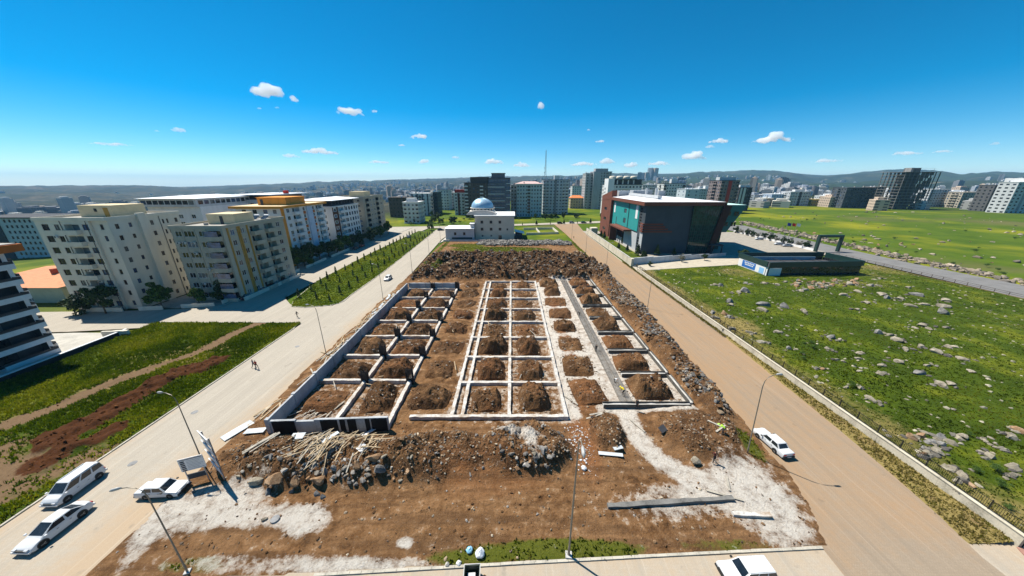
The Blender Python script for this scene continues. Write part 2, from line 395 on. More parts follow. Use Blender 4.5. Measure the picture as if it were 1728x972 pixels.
# ------------------------------------------------------------------ sheets: roads, pavements, yards
def strip(name, left, right, z, m, step=1.2, dustf=None, kind='structure'):
    """a road between two polylines (same count of points), left and right given from near to far"""
    L = np.array(left, float); Rr = np.array(right, float)
    vs_ = []; rows = 0; nc = 13
    for i in range(len(L) - 1):
        n = max(1, int(np.linalg.norm(L[i+1] - L[i]) / step))
        for k in range(n + (1 if i == len(L) - 2 else 0)):
            t = k / n; a = L[i] + (L[i+1] - L[i]) * t; b = Rr[i] + (Rr[i+1] - Rr[i]) * t
            for c in range(nc):
                q = a + (b - a) * c / (nc - 1); vs_.append((q[0], q[1], z))
            rows += 1
    v = np.array(vs_); idx = np.arange(rows * nc).reshape(rows, nc)
    f = np.stack([idx[:-1, :-1], idx[:-1, 1:], idx[1:, 1:], idx[1:, :-1]], -1).reshape(-1, 4)
    s = np.tile(np.linspace(0, 1, nc), rows)
    d = dustf(v[:, 0], v[:, 1], s) if dustf else np.zeros(len(v))
    return tag(link(name, np_mesh(name, v, f, m, False, {'dust': d})), kind=kind)

def sheet(name, poly, z, m, thick=0.0):
    mb = MB()
    if thick: mb.prism(poly, z - thick, z)
    else: mb.add([(x, y, z) for x, y in poly], [tuple(range(len(poly)))])
    return tag(mb.build(name, m), kind='structure')

def dust_left(x, y, s):
    return sstep(0.55, 1.0, s) * 0.75 * (1 - sstep(70, 110, y)) + 0.45 * (1 - sstep(20, 42, y)) + 0.35 * sstep(0.15, 0.0, s) * (1 - sstep(60, 80, y))
strip('boulevard_road', [(-50, -12), (-50, 66), (-49.2, 77), (-48.2, 80), (-48, 110), (-53, 215), (-50, 232)], [(-36, -12), (-36, 66), (-36, 77), (-36, 80), (-37, 110), (-41, 180), (-38, 232)], 0.020, pavers_left, dustf=dust_left)
strip('side_street', [(-140, 60.5), (-100, 62.5), (-85.4, 64.5), (-66, 67.4), (-49.9, 66.5)], [(-140, 73), (-100, 74.5), (-80, 76.5), (-66, 79), (-49.0, 79)], 0.024, pavers_left, dustf=lambda x, y, s: 0.15 + 0 * x)
strip('boulevard_west_carriageway', [(-78, 75), (-78.5, 110), (-79, 150), (-72, 228)], [(-58, 76), (-66, 84), (-66.5, 150), (-60, 228)], 0.028, pavers_left, dustf=lambda x, y, s: 0.1 + 0 * x)
strip('right_road', [(27, -12), (28.6, 19), (30.2, 22), (31.6, 27), (32.5, 34), (34, 60), (34.5, 114), (34.5, 200), (33, 246)], [(43, -12), (42.3, 18.4), (43.2, 22), (43.9, 27), (44.6, 34), (46.3, 60), (46.2, 114), (47.5, 200), (52, 250)], 0.020, pavers_right, dustf=lambda x, y, s: 0.55 - 0.25 * sstep(18, 30, y) * 0 + 0.2 * (1 - sstep(0.0, 0.3, s)) + 0.15 * sstep(25, 60, y) - 0.45 * (1 - sstep(15, 22, y)))
strip('near_street', [(-37, -14), (60, -14)], [(-37, 17.0), (60, 20.5)], 0.016, pavers_left, dustf=lambda x, y, s: 0.25 + 0.35 * sstep(0.8, 1, s))
strip('transverse_road', [(-140, 214), (-37, 228), (17, 242), (60, 252), (110, 266), (170, 284)], [(-140, 226), (-37, 238), (17, 252), (60, 263), (110, 278), (170, 297)], 0.030, pavers_left, dustf=lambda x, y, s: 0.2 + 0 * x)
strip('outer_road', [(146.6, 30), (147.6, 80), (148.6, 125), (150, 215), (168, 300)], [(167, 30), (167, 80), (165, 125), (173, 215), (190, 300)], 0.020, asphalt)
sheet('forecourt_pavement', [(-97, 76.6), (-78.3, 76.6), (-78.6, 110), (-79.2, 150), (-72, 226), (-96, 226)], 0.10, plain('pale_court_paving', (0.36, 0.33, 0.28), var=0.2), 0.3)
sheet('corner_court_pavement', [(-110, 30), (-85.6, 30), (-85.6, 62), (-98, 62), (-110, 61)], 0.06, plain('grey_court_paving', (0.40, 0.38, 0.34), var=0.2))
sheet('school_yard_pavement', [(47.5, 124), (150, 140), (149.5, 207), (47.8, 212)], 0.05, plain('school_yard_paving', (0.30, 0.27, 0.225), var=0.2))
sheet('footpath', [(47.2, 112.5), (91, 121.5), (100, 128), (100, 139), (48, 121)], 0.12, plain('pale_path_paving', (0.42, 0.37, 0.29), var=0.15), 0.2)
sheet('mosque_court_pavement', [(-40, 168), (-36, 186), (3, 192), (3, 205), (-40, 200)], 0.05, plain('mosque_court_paving', (0.42, 0.40, 0.36), var=0.15))
sheet('red_corner_pavement', [(43.8, 14), (60, 14), (60, 20.5), (46.6, 19.2)], 0.10, plain('red_tile_paving', (0.34, 0.19, 0.15), var=0.2), 0.3)

# kerbs: single stones near the camera, one run beyond
kerb_m = plain('kerb_stone', (0.40, 0.37, 0.31), var=0.25, scale=2, bmp=0.2)
def kerb(name, pts, near_len, w=0.22, h=0.14, base=0.0):
    run = []; seg = 0.0
    root = None
    me = cached('kerb_stone', lambda: MB().box(0.012, 0.988, -w/2, w/2, 0, h).mesh('kerb_stone', kerb_m))
    far_mb = MB(); stones = []
    for (a, b) in zip(pts[:-1], pts[1:]):
        a = Vector((*a, base)); b = Vector((*b, base)); L = (b - a).length; d = (b - a) / L; n = max(1, round(L))
        ang = math.atan2(d.y, d.x)
        for k in range(n):
            p = a + d * (L * k / n)
            if seg + k < near_len: stones.append((p, ang + rnd.uniform(-.008, .008), L / n))
            else: far_mb.bar(p + Vector((0, 0, h/2)), p + d * (L / n - 0.012) + Vector((0, 0, h/2)), w, h)
        seg += L
    if far_mb.v: root = far_mb.build(name, kerb_m)
    else: root = empty(name, (0, 0, 0))
    tag(root, kind='structure')
    for p, a, s in stones:
        o = link('kerb_stone', me, root, p + Vector((0, 0, rnd.uniform(-.012, .008))), a); o.scale = (s, 1, 1)
kerb('street_kerb', [(-17, 17.05), (0, 17.9), (14, 18.55), (28.6, 19.15)], 60)
kerb('field_kerb', [(-50.1, 12), (-50.1, 64), (-50.7, 66), (-52.5, 67.2), (-66, 67.3)], 55)
def arc(cx, cy, r, a0, a1, n): return [(cx + r*math.cos(R(a0+(a1-a0)*i/n)), cy + r*math.sin(R(a0+(a1-a0)*i/n))) for i in range(n+1)]
MEDIAN = [(-52.5, 211), (-47.9, 110), (-47.9, 86)] + arc(-52.5, 82.5, 5.2, 0, -60, 5)[1:] + [(-55.5, 76.6), (-59.5, 77.3), (-62, 82), (-66, 100), (-66.4, 150), (-63.5, 211)]
kerb('median_kerb', MEDIAN, 0)
kerb('right_road_kerb', [(46.2, 60), (46.2, 114), (47.4, 200)], 0)
kerb('forecourt_kerb', [(-78.3, 76.6), (-78.6, 110), (-79.2, 150), (-72.2, 226)], 0, h=0.16)

# ------------------------------------------------------------------ height sheets
def height_sheet(name, xs, ys, zf, m, attrs, smooth=True, keep=None):
    X, Y = np.meshgrid(xs, ys); Z = zf(X, Y)
    ny, nx = X.shape; idx = np.arange(nx * ny).reshape(ny, nx)
    f = np.stack([idx[:-1, :-1], idx[:-1, 1:], idx[1:, 1:], idx[1:, :-1]], -1).reshape(-1, 4)
    if keep is not None:
        cx = (X[:-1, :-1] + X[1:, 1:]) / 2; cy_ = (Y[:-1, :-1] + Y[1:, 1:]) / 2
        f = f[keep(cx, cy_).ravel()]
    at = {k: np.clip(fn(X, Y), 0, 1).ravel() for k, fn in attrs.items()}
    return tag(link(name, np_mesh(name, np.c_[X.ravel(), Y.ravel(), Z.ravel()], f, m, smooth, at)), kind='structure')

def seg_dist(x, y, pts):
    d = np.full(np.shape(x), 1e9)
    for (a, b) in zip(pts[:-1], pts[1:]):
        ax, ay = a; bx, by = b; L2 = (bx-ax)**2 + (by-ay)**2
        t = np.clip(((x-ax)*(bx-ax) + (y-ay)*(by-ay)) / L2, 0, 1)
        d = np.minimum(d, np.hypot(x - ax - t*(bx-ax), y - ay - t*(by-ay)))
    return d
def blob(x, y, cx, cy_, rx, ry, soft=0.35, rot=0.0):
    c, s = math.cos(R(rot)), math.sin(R(rot)); dx = x - cx; dy = y - cy_
    q = np.hypot((dx*c + dy*s) / rx, (-dx*s + dy*c) / ry)
    return 1 - sstep(1 - soft, 1 + soft, q)

# left meadow with the wheel track and the strip of tipped red earth
TRACK = [(-60.05, 67.17), (-61.35, 61.97), (-62.11, 53.19), (-65.63, 46.12), (-68.23, 38.28), (-70.3, 33.89)]
REDS = [(-55.73, 49.06), (-58.03, 45.77), (-58.62, 39.62), (-59.62, 36.4), (-58.7, 32.53)]
def left_soil(x, y): return 1.0 * (1 - sstep(0.7, 2.0, seg_dist(x, y, TRACK) + 1.6 * fbm(x, y, 3.5, 3, 16))) + 1.0 * sstep(37, 27, y) * sstep(-82, -66, x) * (0.55 + 1.4 * fbm(x, y, 5, 3, 5))
def left_red(x, y): return 1.2 * (1 - sstep(1.4, 3.4, seg_dist(x, y, REDS) + 4.5 * fbm(x, y, 4, 4, 15))) + 0.9 * (1 - sstep(0.6, 2.4, seg_dist(x, y, [(-56.5, 28.5), (-53.5, 33)]) + 3.5 * fbm(x, y, 3, 4, 17)))
def left_z(x, y):
    z = 0.16 + 0.5 * fbm(x, y, 7, 4, 40) * sstep(0, 3, -50.3 - x) + 0.10 * fbm(x, y, 1.2, 3, 41)
    z = z + left_red(x, y) * (0.6 + 2.2 * fbm(x, y, 1.6, 5, 42, 0.65)) * 0.9 - 0.12 * left_soil(x, y)
    z = z + left_soil(x, y) * 0.5 * fbm(x, y, 1.4, 3, 43)
    return np.where(x > -50.25, 0.10, np.maximum(z, 0.05))
height_sheet('left_field', np.arange(-85.3, -50.1, 0.28), np.arange(8, 67.2, 0.3), left_z, field_m,
             {'soil': left_soil, 'red': left_red, 'dry': lambda x, y: 0.22 + 0.7 * fbm(x, y, 6, 3, 50) + 0.55 * blob(x, y, -64, 50, 5, 10, rot=-20), 'grass': lambda x, y: 0 * x})

# stony meadow on the right, held by the roadside wall
def right_z(x, y):
    z = 1.15 * (1 - sstep(80, 112, y)) * (1 - 0.75 * sstep(95, 146, x)) + 0.03
    return z + sstep(47.2, 50, x) * (0.9 * fbm(x, y, 14, 4, 60) + 0.25 * fbm(x, y, 2.5, 3, 61)) * (1 - sstep(104, 116, y) * 0.8) * (1 - sstep(140, 146, x))
def right_dry(x, y): return 0.35 * sstep(0.0, 0.3, fbm(x, y, 16, 4, 64)) + 0.6 * (1 - sstep(48, 56, x + 5 * fbm(x, y, 8, 3, 62))) + 0.22 * sstep(100, 108, y) * sstep(75, 85, x) + 0.5 * fbm(x, y, 9, 3, 63)
height_sheet('stony_meadow', np.arange(47.15, 147.2, 0.7), np.arange(15, 124, 0.7), right_z, field_m,
             {'soil': lambda x, y: 0.5 * blob(x, y, 60, 30, 6, 9) * 0.6 + 0.6 * sstep(144, 146.5, x), 'red': lambda x, y: 0 * x, 'dry': right_dry, 'grass': lambda x, y: 0 * x},
             keep=lambda x, y: (y < 112.5 + (x - 47.2) * 0.205) & ((x < 91.5) | (y < 121)))
# the grass verge under the wall
def verge_z(x, y): return 0.05 + 0.28 * sstep(44.2, 46.6, x) + 0.16 * fbm(x, y, 1.6, 3, 70)
def road_r(y): return np.interp(y, [-12, 18.4, 22, 27, 34, 60, 114], [43, 42.3, 43.2, 43.9, 44.6, 46.3, 46.2])
height_sheet('wall_verge', np.arange(42.2, 47.0, 0.25), np.arange(19.5, 60, 0.4), lambda x, y: np.where(x > road_r(y) + 0.25 * fbm(x, y, 1.5, 3, 72), verge_z(x, y), -0.2), field_m,
             {'soil': lambda x, y: 0.30 + 0.7 * fbm(x, y, 2, 3, 71), 'red': lambda x, y: 0 * x, 'dry': lambda x, y: 0.95 + 0 * x, 'grass': lambda x, y: 0 * x})
def med_z(x, y): return 0.15 + 0.12 * fbm(x, y, 5, 3, 75)
from mathutils import geometry as _geo
def in_poly(x, y, poly):
    x = np.asarray(x, float); y = np.asarray(y, float); r = np.zeros(x.shape, bool); j = len(poly) - 1
    for i in range(len(poly)):
        xi, yi = poly[i]; xj, yj = poly[j]
        if yi != yj: r ^= ((yi > y) != (yj > y)) & (x < (xj - xi) * (y - yi) / (yj - yi) + xi)
        j = i
    return r
height_sheet('median_lawn', np.arange(-66.4, -47.8, 0.4), np.arange(76.4, 211, 0.5), med_z, field_m,
             {'soil': lambda x, y: 0.2 * fbm(x, y, 4, 3, 76), 'red': lambda x, y: 0 * x, 'dry': lambda x, y: 0.1 + 0.3 * fbm(x, y, 6, 3, 77), 'grass': lambda x, y: 0 * x}, keep=lambda x, y: in_poly(x, y, MEDIAN))
height_sheet('school_lawn', np.arange(49.2, 58.5, 0.6), np.arange(122, 200, 0.8), lambda x, y: 0.14 + 0.1 * fbm(x, y, 4, 3, 78), field_m,
             {'soil': lambda x, y: 0 * x, 'red': lambda x, y: 0 * x, 'dry': lambda x, y: 0.15 + 0 * x, 'grass': lambda x, y: 0 * x}, keep=lambda x, y: y > 122 + (x - 49) * 0.22)

# ------------------------------------------------------------------ the building site ground
ROW = [35.5 + 7.8 * k for k in range(9)]
def site_right(y): return np.interp(y, [14, 19.1, 22, 27, 34, 40, 60, 76, 114, 180], [28.2, 28.9, 30.4, 31.9, 32.6, 33.0, 34.4, 35.4, 34.8, 34.4])
LIME_PATH = [(16.62, 37.01), (16.46, 32.03), (17.75, 28.82), (20.55, 26.05), (22.46, 24.3)]
def site_inside(x, y):
    n = 0.9 * fbm(x, y, 2.2, 4, 80) + 1.3 * fbm(x, y, 6.0, 3, 83)
    return np.minimum(np.minimum(x + 36.9 + n, site_right(y) - x + n), y - (17.93 + 0.045 * x))
def lime(x, y):
    l = 0.95 * blob(x, y, -31.5, 23.2, 5.2, 2.6, 0.5, 15) + 1.0 * blob(x, y, -20.6, 21.6, 2.3, 1.5, 0.5) + 0.85 * blob(x, y, -25.5, 22.0, 4.5, 1.2, 0.6, 5) + 0.8 * blob(x, y, -35, 20.8, 1.2, 3.2, 0.5, 20)
    l = l + 1.15 * (1 - sstep(0.7, 2.0, seg_dist(x, y, LIME_PATH))) + 1.05 * blob(x, y, 26.5, 24.0, 3.6, 5.2, 0.5, -10) + 0.7 * blob(x, y, 18, 23.6, 7, 1.8, 0.7, 3) + 0.9 * blob(x, y, 22, 25.5, 3, 2, 0.6)
    l = l + 0.9 * blob(x, y, 0.2, 31.2, 3.0, 0.9, 0.5, -12) + 0.8 * blob(x, y, 2.4, 29.6, 0.8, 1.5, 0.5) + 0.7 * blob(x, y, -22, 31.6, 6, 0.7, 0.7) + 0.6 * blob(x, y, -24, 29.6, 1.0, 1.4, 0.6)
    l = l + 0.75 * blob(x, y, -12, 17.6, 6, 0.8, 0.6) + 0.9 * blob(x, y, -10, 19.6, 0.8, 0.5, 0.4) + 0.6 * blob(x, y, -22, 17.9, 9, 0.7, 0.6)
    # blinding concrete under the beams
    inr = sstep(12.2, 13.2, x) * (1 - sstep(27.0, 27.6, x)) * sstep(36.2, 37, y) * (1 - sstep(100, 102, y))
    l = l + 0.86 * inr + 0.8 * sstep(7.3, 7.8, x) * (1 - sstep(9.6, 10.6, x)) * sstep(35, 36, y) * (1 - sstep(97, 99, y))
    l = l + 0.5 * sstep(-10, -9, x) * (1 - sstep(9, 10, x)) * sstep(34, 35, y) * (1 - sstep(98, 99, y)) * 0.8
    for k in range(8):
        l = l + 0.75 * blob(x, y, 11.5, 45.5 + 7.8 * k, 2.8, 0.9, 0.5, 10)
    l = l + 0.38 * sstep(-36, -33, x) * (1 - sstep(-17, -15.5, x)) * sstep(33, 34, y) * (1 - sstep(97, 98, y))
    return np.clip(l, 0, 1)
def spoil(x, y):
    """spoil heaps and berms (metres over the formation level)"""
    n = fbm(x, y, 3.2, 5, 90); n2 = fbm(x, y, 1.0, 4, 91)
    h = 2.3 * blob(x, y, -22.5, 28.4, 11.5, 3.0, 0.40, -3) * (0.75 + 1.3 * n)
    h = h + 1.5 * blob(x, y, -8.5, 29.2, 6.5, 3.4, 0.45) * (0.8 + 1.8 * n)
    h = h + 2.7 * blob(x, y, 1.9, 30.2, 4.9, 3.3, 0.32) * (0.85 + 1.0 * n)
    h = h + 1.5 * blob(x, y, 12.6, 32.9, 2.1, 2.9, 0.3) * (0.9 + 0.6 * n)
    h = h + 1.5 * blob(x, y, 25, 33.4, 5.5, 4.2, 0.45) * (0.7 + 1.2 * n)
    xr = site_right(y)
    berm = sstep(27.6, 29.6, x) * (1 - sstep(xr - 2.2, xr - 0.2, x)) * sstep(33.5, 38, y) * (1 - sstep(112, 122, y))
    h = h + berm * (2.0 + 1.8 * n)
    north = sstep(99.2, 102.5, y) * (1 - sstep(132, 144, y)) * sstep(-36.5, -33, x) * (1 - sstep(xr - 3, xr - 0.5, x))
    h = h + north * (2.0 + 6.5 * n)
    wst = sstep(-36.5, -35.2, x) * (1 - sstep(-33.4, -32.6, x)) * sstep(30, 34, y) * (1 - sstep(88, 96, y))
    h = h + wst * (0.35 + 0.8 * n)
    pile = sstep(158, 161, y) * (1 - sstep(168, 171.5, y)) * sstep(-22, -14, x) * (1 - sstep(29, 33, x))
    h = h + pile * (1.1 + 2.0 * n)
    inside = sstep(-17, -16, x) * (1 - sstep(-9, -8, x)) * sstep(35, 37, y) * (1 - sstep(97, 98, y))
    h = h + inside * np.clip(0.25 + 1.0 * n, 0, 1)
    return np.clip(h, 0, 4) * (1 + 0.55 * n2)
def site_z(x, y):
    x = np.asarray(x, float); y = np.asarray(y, float)
    d = site_inside(x, y)
    z = 0.07 + spoil(x, y) + (0.24 * fbm(x, y, 2.4, 4, 95) + 0.16 * fbm(x, y, 0.75, 3, 96, 0.6)) * (1 - 0.7 * lime(x, y))
    rut = np.zeros(np.shape(x))
    for k, (a, b, off) in enumerate([((-26, 19.3), (14, 20.4), 0), ((-18, 23.6), (4, 24.9), 0), ((-4, 20.6), (26, 22.9), 0), ((2, 24.6), (20, 26.6), 0), ((-20, 20.6), (9, 24.5), 0), ((-20, 22.2), (9, 26.0), 0), ((-14, 19.4), (26, 21.2), 0), ((-10, 22.0), (12, 23.3), 0)]):
        rut = rut + (1 - sstep(0.12, 0.55, seg_dist(x, y, [a, b]) + 0.7 * fbm(x, y, 1.6, 3, 97 + k)))
    z = z - 0.14 * np.clip(rut, 0, 1.4) * (1 - lime(x, y) * 0.6)
    z = np.where(spoil(x, y) < 0.05, np.maximum(z, 0.03), z)
    return np.where(d < 0, -0.25, 0.0 + z * sstep(-0.05, 0.5, d) + 0.015)
def darkm(x, y):
    return np.clip(0.75 * sstep(0.25, 0.9, spoil(x, y)) * (0.7 + 1.2 * fbm(x, y, 4, 3, 100)) + 0.6 * sstep(100, 104, y) * (1 - sstep(140, 146, y)), 0, 1)
def redm(x, y):
    return np.clip(0.9 * blob(x, y, 9.2, 31, 1.8, 5, 0.5) + 0.8 * sstep(9.6, 10.2, x) * (1 - sstep(12.2, 13, x)) * sstep(36, 38, y) * (1 - sstep(96, 98, y)) + 0.5 * blob(x, y, -3, 27, 7, 3, 0.6), 0, 1)
def site_grass(x, y):
    return np.clip(0.95 * blob(x, y, 4.5, 18.95, 7.5, 1.0, 0.5) + 0.7 * blob(x, y, -4.5, 18.3, 3.5, 0.7, 0.5) + 0.55 * blob(x, y, 20, 19.3, 5, 0.6, 0.6) + 0.95 * blob(x, y, -6, 151, 24, 6.5, 0.35) + 0.8 * blob(x, y, -24, 161, 10, 5, 0.5)
                   + 0.9 * blob(x, y, -31, 116, 4.5, 4.0, 0.5) + 0.6 * sstep(-37.5, -36, x) * (1 - sstep(-35, -34, x)) * sstep(100, 112, y) + 0.75 * sstep(31, 33.5, x) * sstep(128, 140, y) + 0.8 * blob(x, y, 30.2, 30.8, 1.2, 2.3, 0.6) + 0.5 * blob(x, y, -28, 17.8, 3.5, 0.8, 0.5), 0, 1)
ys = [14.6]
while ys[-1] < 172: ys.append(ys[-1] + 0.22 + 0.0042 * (ys[-1] - 15))
height_sheet('site_ground', np.arange(-38.2, 37.2, 0.27), np.array(ys), site_z, soil_m, {'lime': lime, 'grass': site_grass, 'dark': darkm, 'red': redm}, smooth=False)
def sz(x, y): return float(site_z(np.array([float(x)]), np.array([float(y)]))[0])
# ------------------------------------------------------------------ grass and loose stones
def tufts(name, x, y, zf, hmin, hmax, cols, label, wid=0.10, blades=3):
    n = len(x); z = zf(x, y)
    h = rng.uniform(hmin, hmax, n) * (0.6 + 0.8 * np.clip(fbm(x, y, 3, 3, 120) + 0.5, 0, 1))
    V = np.zeros((n, blades, 3, 3), np.float32); T = np.zeros((n, blades, 3, 3), np.float32)
    cols = np.array(cols); pick = np.clip((fbm(x, y, 7, 4, 121) * 1.7 + 0.5 + rng.normal(0, 0.16, n)) * len(cols), 0, len(cols) - 1).astype(int)
    base = cols[pick] * rng.uniform(0.82, 1.15, (n, 1))
    for b in range(blades):
        a = rng.uniform(0, 2*PI, n); w = wid * rng.uniform(0.6, 1.5, n); lean = rng.uniform(0.1, 0.7, n) * h
        ox = rng.normal(0, 0.10, n); oy = rng.normal(0, 0.10, n); la = rng.uniform(0, 2*PI, n)
        V[:, b, 0] = np.c_[x + ox - np.cos(a)*w, y + oy - np.sin(a)*w, z - 0.03]
        V[:, b, 1] = np.c_[x + ox + np.cos(a)*w, y + oy + np.sin(a)*w, z - 0.03]
        V[:, b, 2] = np.c_[x + ox + np.cos(la)*lean, y + oy + np.sin(la)*lean, z + h]
        T[:, b] = base[:, None, :] * rng.uniform(0.85, 1.15, (n, 1, 1))
    v = V.reshape(-1, 3); f = np.arange(len(v)).reshape(-1, 3)
    o = link(name, np_mesh(name, v, f, grass_m, False, {'tint': T.reshape(-1, 3)}))
    return tag(o, label, 'grass', kind='stuff')
def scatter(n, x0, x1, y0, y1, pf):
    x = rng.uniform(x0, x1, n); y = rng.uniform(y0, y1, n); k = rng.uniform(0, 1, n) < pf(x, y); return x[k], y[k]
G1 = [(0.055, 0.085, 0.004), (0.095, 0.13, 0.006), (0.16, 0.185, 0.009), (0.28, 0.26, 0.022)]
x, y = scatter(46000, -85, -50.5, 9, 67, lambda x, y: np.clip(1 - 1.3 * left_soil(x, y) - 1.3 * left_red(x, y), 0, 1) * (0.45 + 0.9 * np.clip(fbm(x, y, 4, 3, 130) + 0.5, 0, 1)))
tufts('meadow_grass', x, y, left_z, 0.18, 0.48, G1, 'tall green grass covering the left field', 0.085, 4)
x, y = scatter(90000, 47.6, 146, 16, 121, lambda x, y: (0.30 + 0.7 * sstep(100, 40, np.hypot(x - 30, y))) * (0.5 + 0.8 * np.clip(fbm(x, y, 4, 3, 131) + 0.5, 0, 1)) * (y < 112 + (x - 47.2) * 0.2))
k = ~((x > 89) & (x < 128) & (y > 104)); x = x[k]; y = y[k]
tufts('stony_meadow_grass', x, y, right_z, 0.05, 0.17, [(0.030, 0.050, 0.003), (0.044, 0.070, 0.003), (0.060, 0.090, 0.004), (0.085, 0.108, 0.006), (0.17, 0.16, 0.022)], 'short green grass of the stony meadow on the right', 0.075, 4)
x, y = scatter(16000, -66, -48, 77, 190, lambda x, y: in_poly(x, y, MEDIAN) * (1 - 0.6 * sstep(100, 180, y)))
tufts('median_grass', x, y, med_z, 0.08, 0.22, G1[1:], 'green grass of the planted median', 0.15)
GD = [(0.12, 0.12, 0.02), (0.26, 0.20, 0.06), (0.36, 0.28, 0.11), (0.20, 0.18, 0.035)]
x, y = scatter(5200, 42.4, 46.9, 19.6, 60, lambda x, y: (x > road_r(y) + 0.1) * 0.8)
x2 = rng.uniform(45.9, 46.6, 2200); y2 = rng.uniform(60, 126, 2200)
tufts('verge_grass', np.r_[x, x2], np.r_[y, y2], verge_z, 0.06, 0.24, GD, 'dry yellow and green weeds along the foot of the roadside wall', 0.10)
x, y = scatter(60000, -37, 36, 17, 172, lambda x, y: sstep(0.3, 0.75, site_grass(x, y) + 0.5 * fbm(x, y, 1.5, 3, 133)) * (site_inside(x, y) > 0.15))
tufts('site_weeds', x, y, site_z, 0.10, 0.34, [(0.07, 0.10, 0.006), (0.12, 0.15, 0.008), (0.19, 0.19, 0.02), (0.28, 0.23, 0.06)], 'green weeds sprouting at the edges of the building site', 0.11)

x0_ = None
phi = (1 + 5 ** 0.5) / 2
ICO_V = np.array([(-1,phi,0),(1,phi,0),(-1,-phi,0),(1,-phi,0),(0,-1,phi),(0,1,phi),(0,-1,-phi),(0,1,-phi),(phi,0,-1),(phi,0,1),(-phi,0,-1),(-phi,0,1)]) / math.hypot(1, phi)
ICO_F = np.array([(0,11,5),(0,5,1),(0,1,7),(0,7,10),(0,10,11),(1,5,9),(5,11,4),(11,10,2),(10,7,6),(7,1,8),(3,9,4),(3,4,2),(3,2,6),(3,6,8),(3,8,9),(4,9,5),(2,4,11),(6,2,10),(8,6,7),(9,8,1)])
def pebbles(name, x, y, zf, smin, smax, cols, label, cat='stones', power=2.2, sink=0.25):
    n = len(x); s = smin + (smax - smin) * rng.uniform(0, 1, n) ** power
    v = ICO_V[None] * rng.uniform(0.62, 1.3, (n, 12, 1)) * np.stack([rng.uniform(.7, 1.5, n), rng.uniform(.6, 1.2, n), rng.uniform(.45, .9, n)], -1)[:, None, :]
    a = rng.uniform(0, 2*PI, n); ca, sa = np.cos(a)[:, None], np.sin(a)[:, None]
    X = (v[..., 0]*ca - v[..., 1]*sa) * s[:, None] + x[:, None]; Y = (v[..., 0]*sa + v[..., 1]*ca) * s[:, None] + y[:, None]
    Z = v[..., 2] * s[:, None] + (zf(x, y) + s * sink)[:, None]
    f = (ICO_F[None] + (np.arange(n) * 12)[:, None, None]).reshape(-1, 3)
    c = np.array(cols)[rng.integers(0, len(cols), n)] * rng.uniform(0.7, 1.25, (n, 1))
    o = link(name, np_mesh(name, np.stack([X, Y, Z], -1).reshape(-1, 3), f, stone_m, False, {'tint': np.repeat(c, 12, 0)}))
    return tag(o, label, cat, kind='stuff')
GREY = [(0.16, 0.15, 0.14), (0.24, 0.22, 0.20), (0.10, 0.095, 0.09), (0.30, 0.27, 0.23)]
EARTH = [(0.17, 0.095, 0.048), (0.11, 0.06, 0.03), (0.25, 0.155, 0.085), (0.33, 0.25, 0.17), (0.14, 0.10, 0.07)]
def w_berm(x, y): return sstep(0.4, 1.3, spoil(x, y)) * (site_inside(x, y) > 0.2)
x, y = scatter(60000, 27.5, 36, 34, 122, lambda x, y: w_berm(x, y) * (0.05 + 0.42 * sstep(0.06, 0.24, fbm(x, y, 6, 3, 140) + 0.22 * sstep(31.5, 34.5, x))))
pebbles('berm_rubble', x, y, site_z, 0.06, 0.42, GREY + EARTH + EARTH[:2], 'grey broken rock strewn over the berm beside the right road', power=2.6)
x, y = scatter(26000, -36, 34, 99, 156, lambda x, y: w_berm(x, y) * 0.40)
pebbles('spoil_stones', x, y, site_z, 0.09, 0.62, EARTH + EARTH + EARTH + GREY[:3], 'stony clods over the dark spoil behind the foundations', power=2.4)
x, y = scatter(9000, -24, 33, 157, 172, lambda x, y: sstep(0.3, 0.9, spoil(x, y)) * 0.95)
pebbles('rubble_heap', x, y, site_z, 0.15, 0.7, GREY + [(0.36, 0.34, 0.31)], 'long heap of grey basalt rubble before the mosque', power=1.6)
x, y = scatter(30000, -36, 32, 18, 36, lambda x, y: (site_inside(x, y) > 0.3) * (0.10 + 0.65 * sstep(0.3, 1.0, spoil(x, y))) * (1 - 0.7 * lime(x, y)) * (1 - site_grass(x, y)))
pebbles('front_clods', x, y, site_z, 0.025, 0.17, EARTH + EARTH + [(0.30, 0.27, 0.24), (0.42, 0.35, 0.26)], 'earth clods and small stones over the front heaps', power=3.0)
x, y = scatter(5200, 47.6, 146, 18, 122, lambda x, y: 0.25 + 0.5 * sstep(0.0, 0.25, fbm(x, y, 12, 3, 141)))
k = ~((x > 88) & (x < 129) & (y > 104)) & (y < 111 + (x - 47) * 0.2); x = x[k]; y = y[k]
pebbles('meadow_stones', x, y, right_z, 0.05, 0.36, [(0.33, 0.30, 0.22), (0.42, 0.38, 0.29), (0.25, 0.23, 0.19)], 'small pale stones scattered in the stony meadow', power=3.0, sink=0.05)
x, y = scatter(1700, 166, 420, 95, 330, lambda x, y: 0.10 + 0.9 * (seg_dist(x, y, [(168, 105), (172, 130), (182, 190), (186, 260)]) < 9 + 8 * fbm(x, y, 30, 2, 5)) + 0.5 * (fbm(x, y, 35, 3, 142) > 0.14))
pebbles('outer_field_stones', x, y, lambda x, y: terrain_z(x, y), 0.25, 1.3, [(0.33, 0.27, 0.20), (0.25, 0.21, 0.17), (0.40, 0.34, 0.26), (0.16, 0.14, 0.12)], 'rocks strewn along the far side of the outer road', power=2.4)
t_ = rng.uniform(0, 1, 1500); y = 84 + 175 * t_; x = np.interp(y, [80, 105, 130, 190, 260], [168, 169.5, 172, 181, 188]) + rng.normal(2.5, 2.6, 1500)
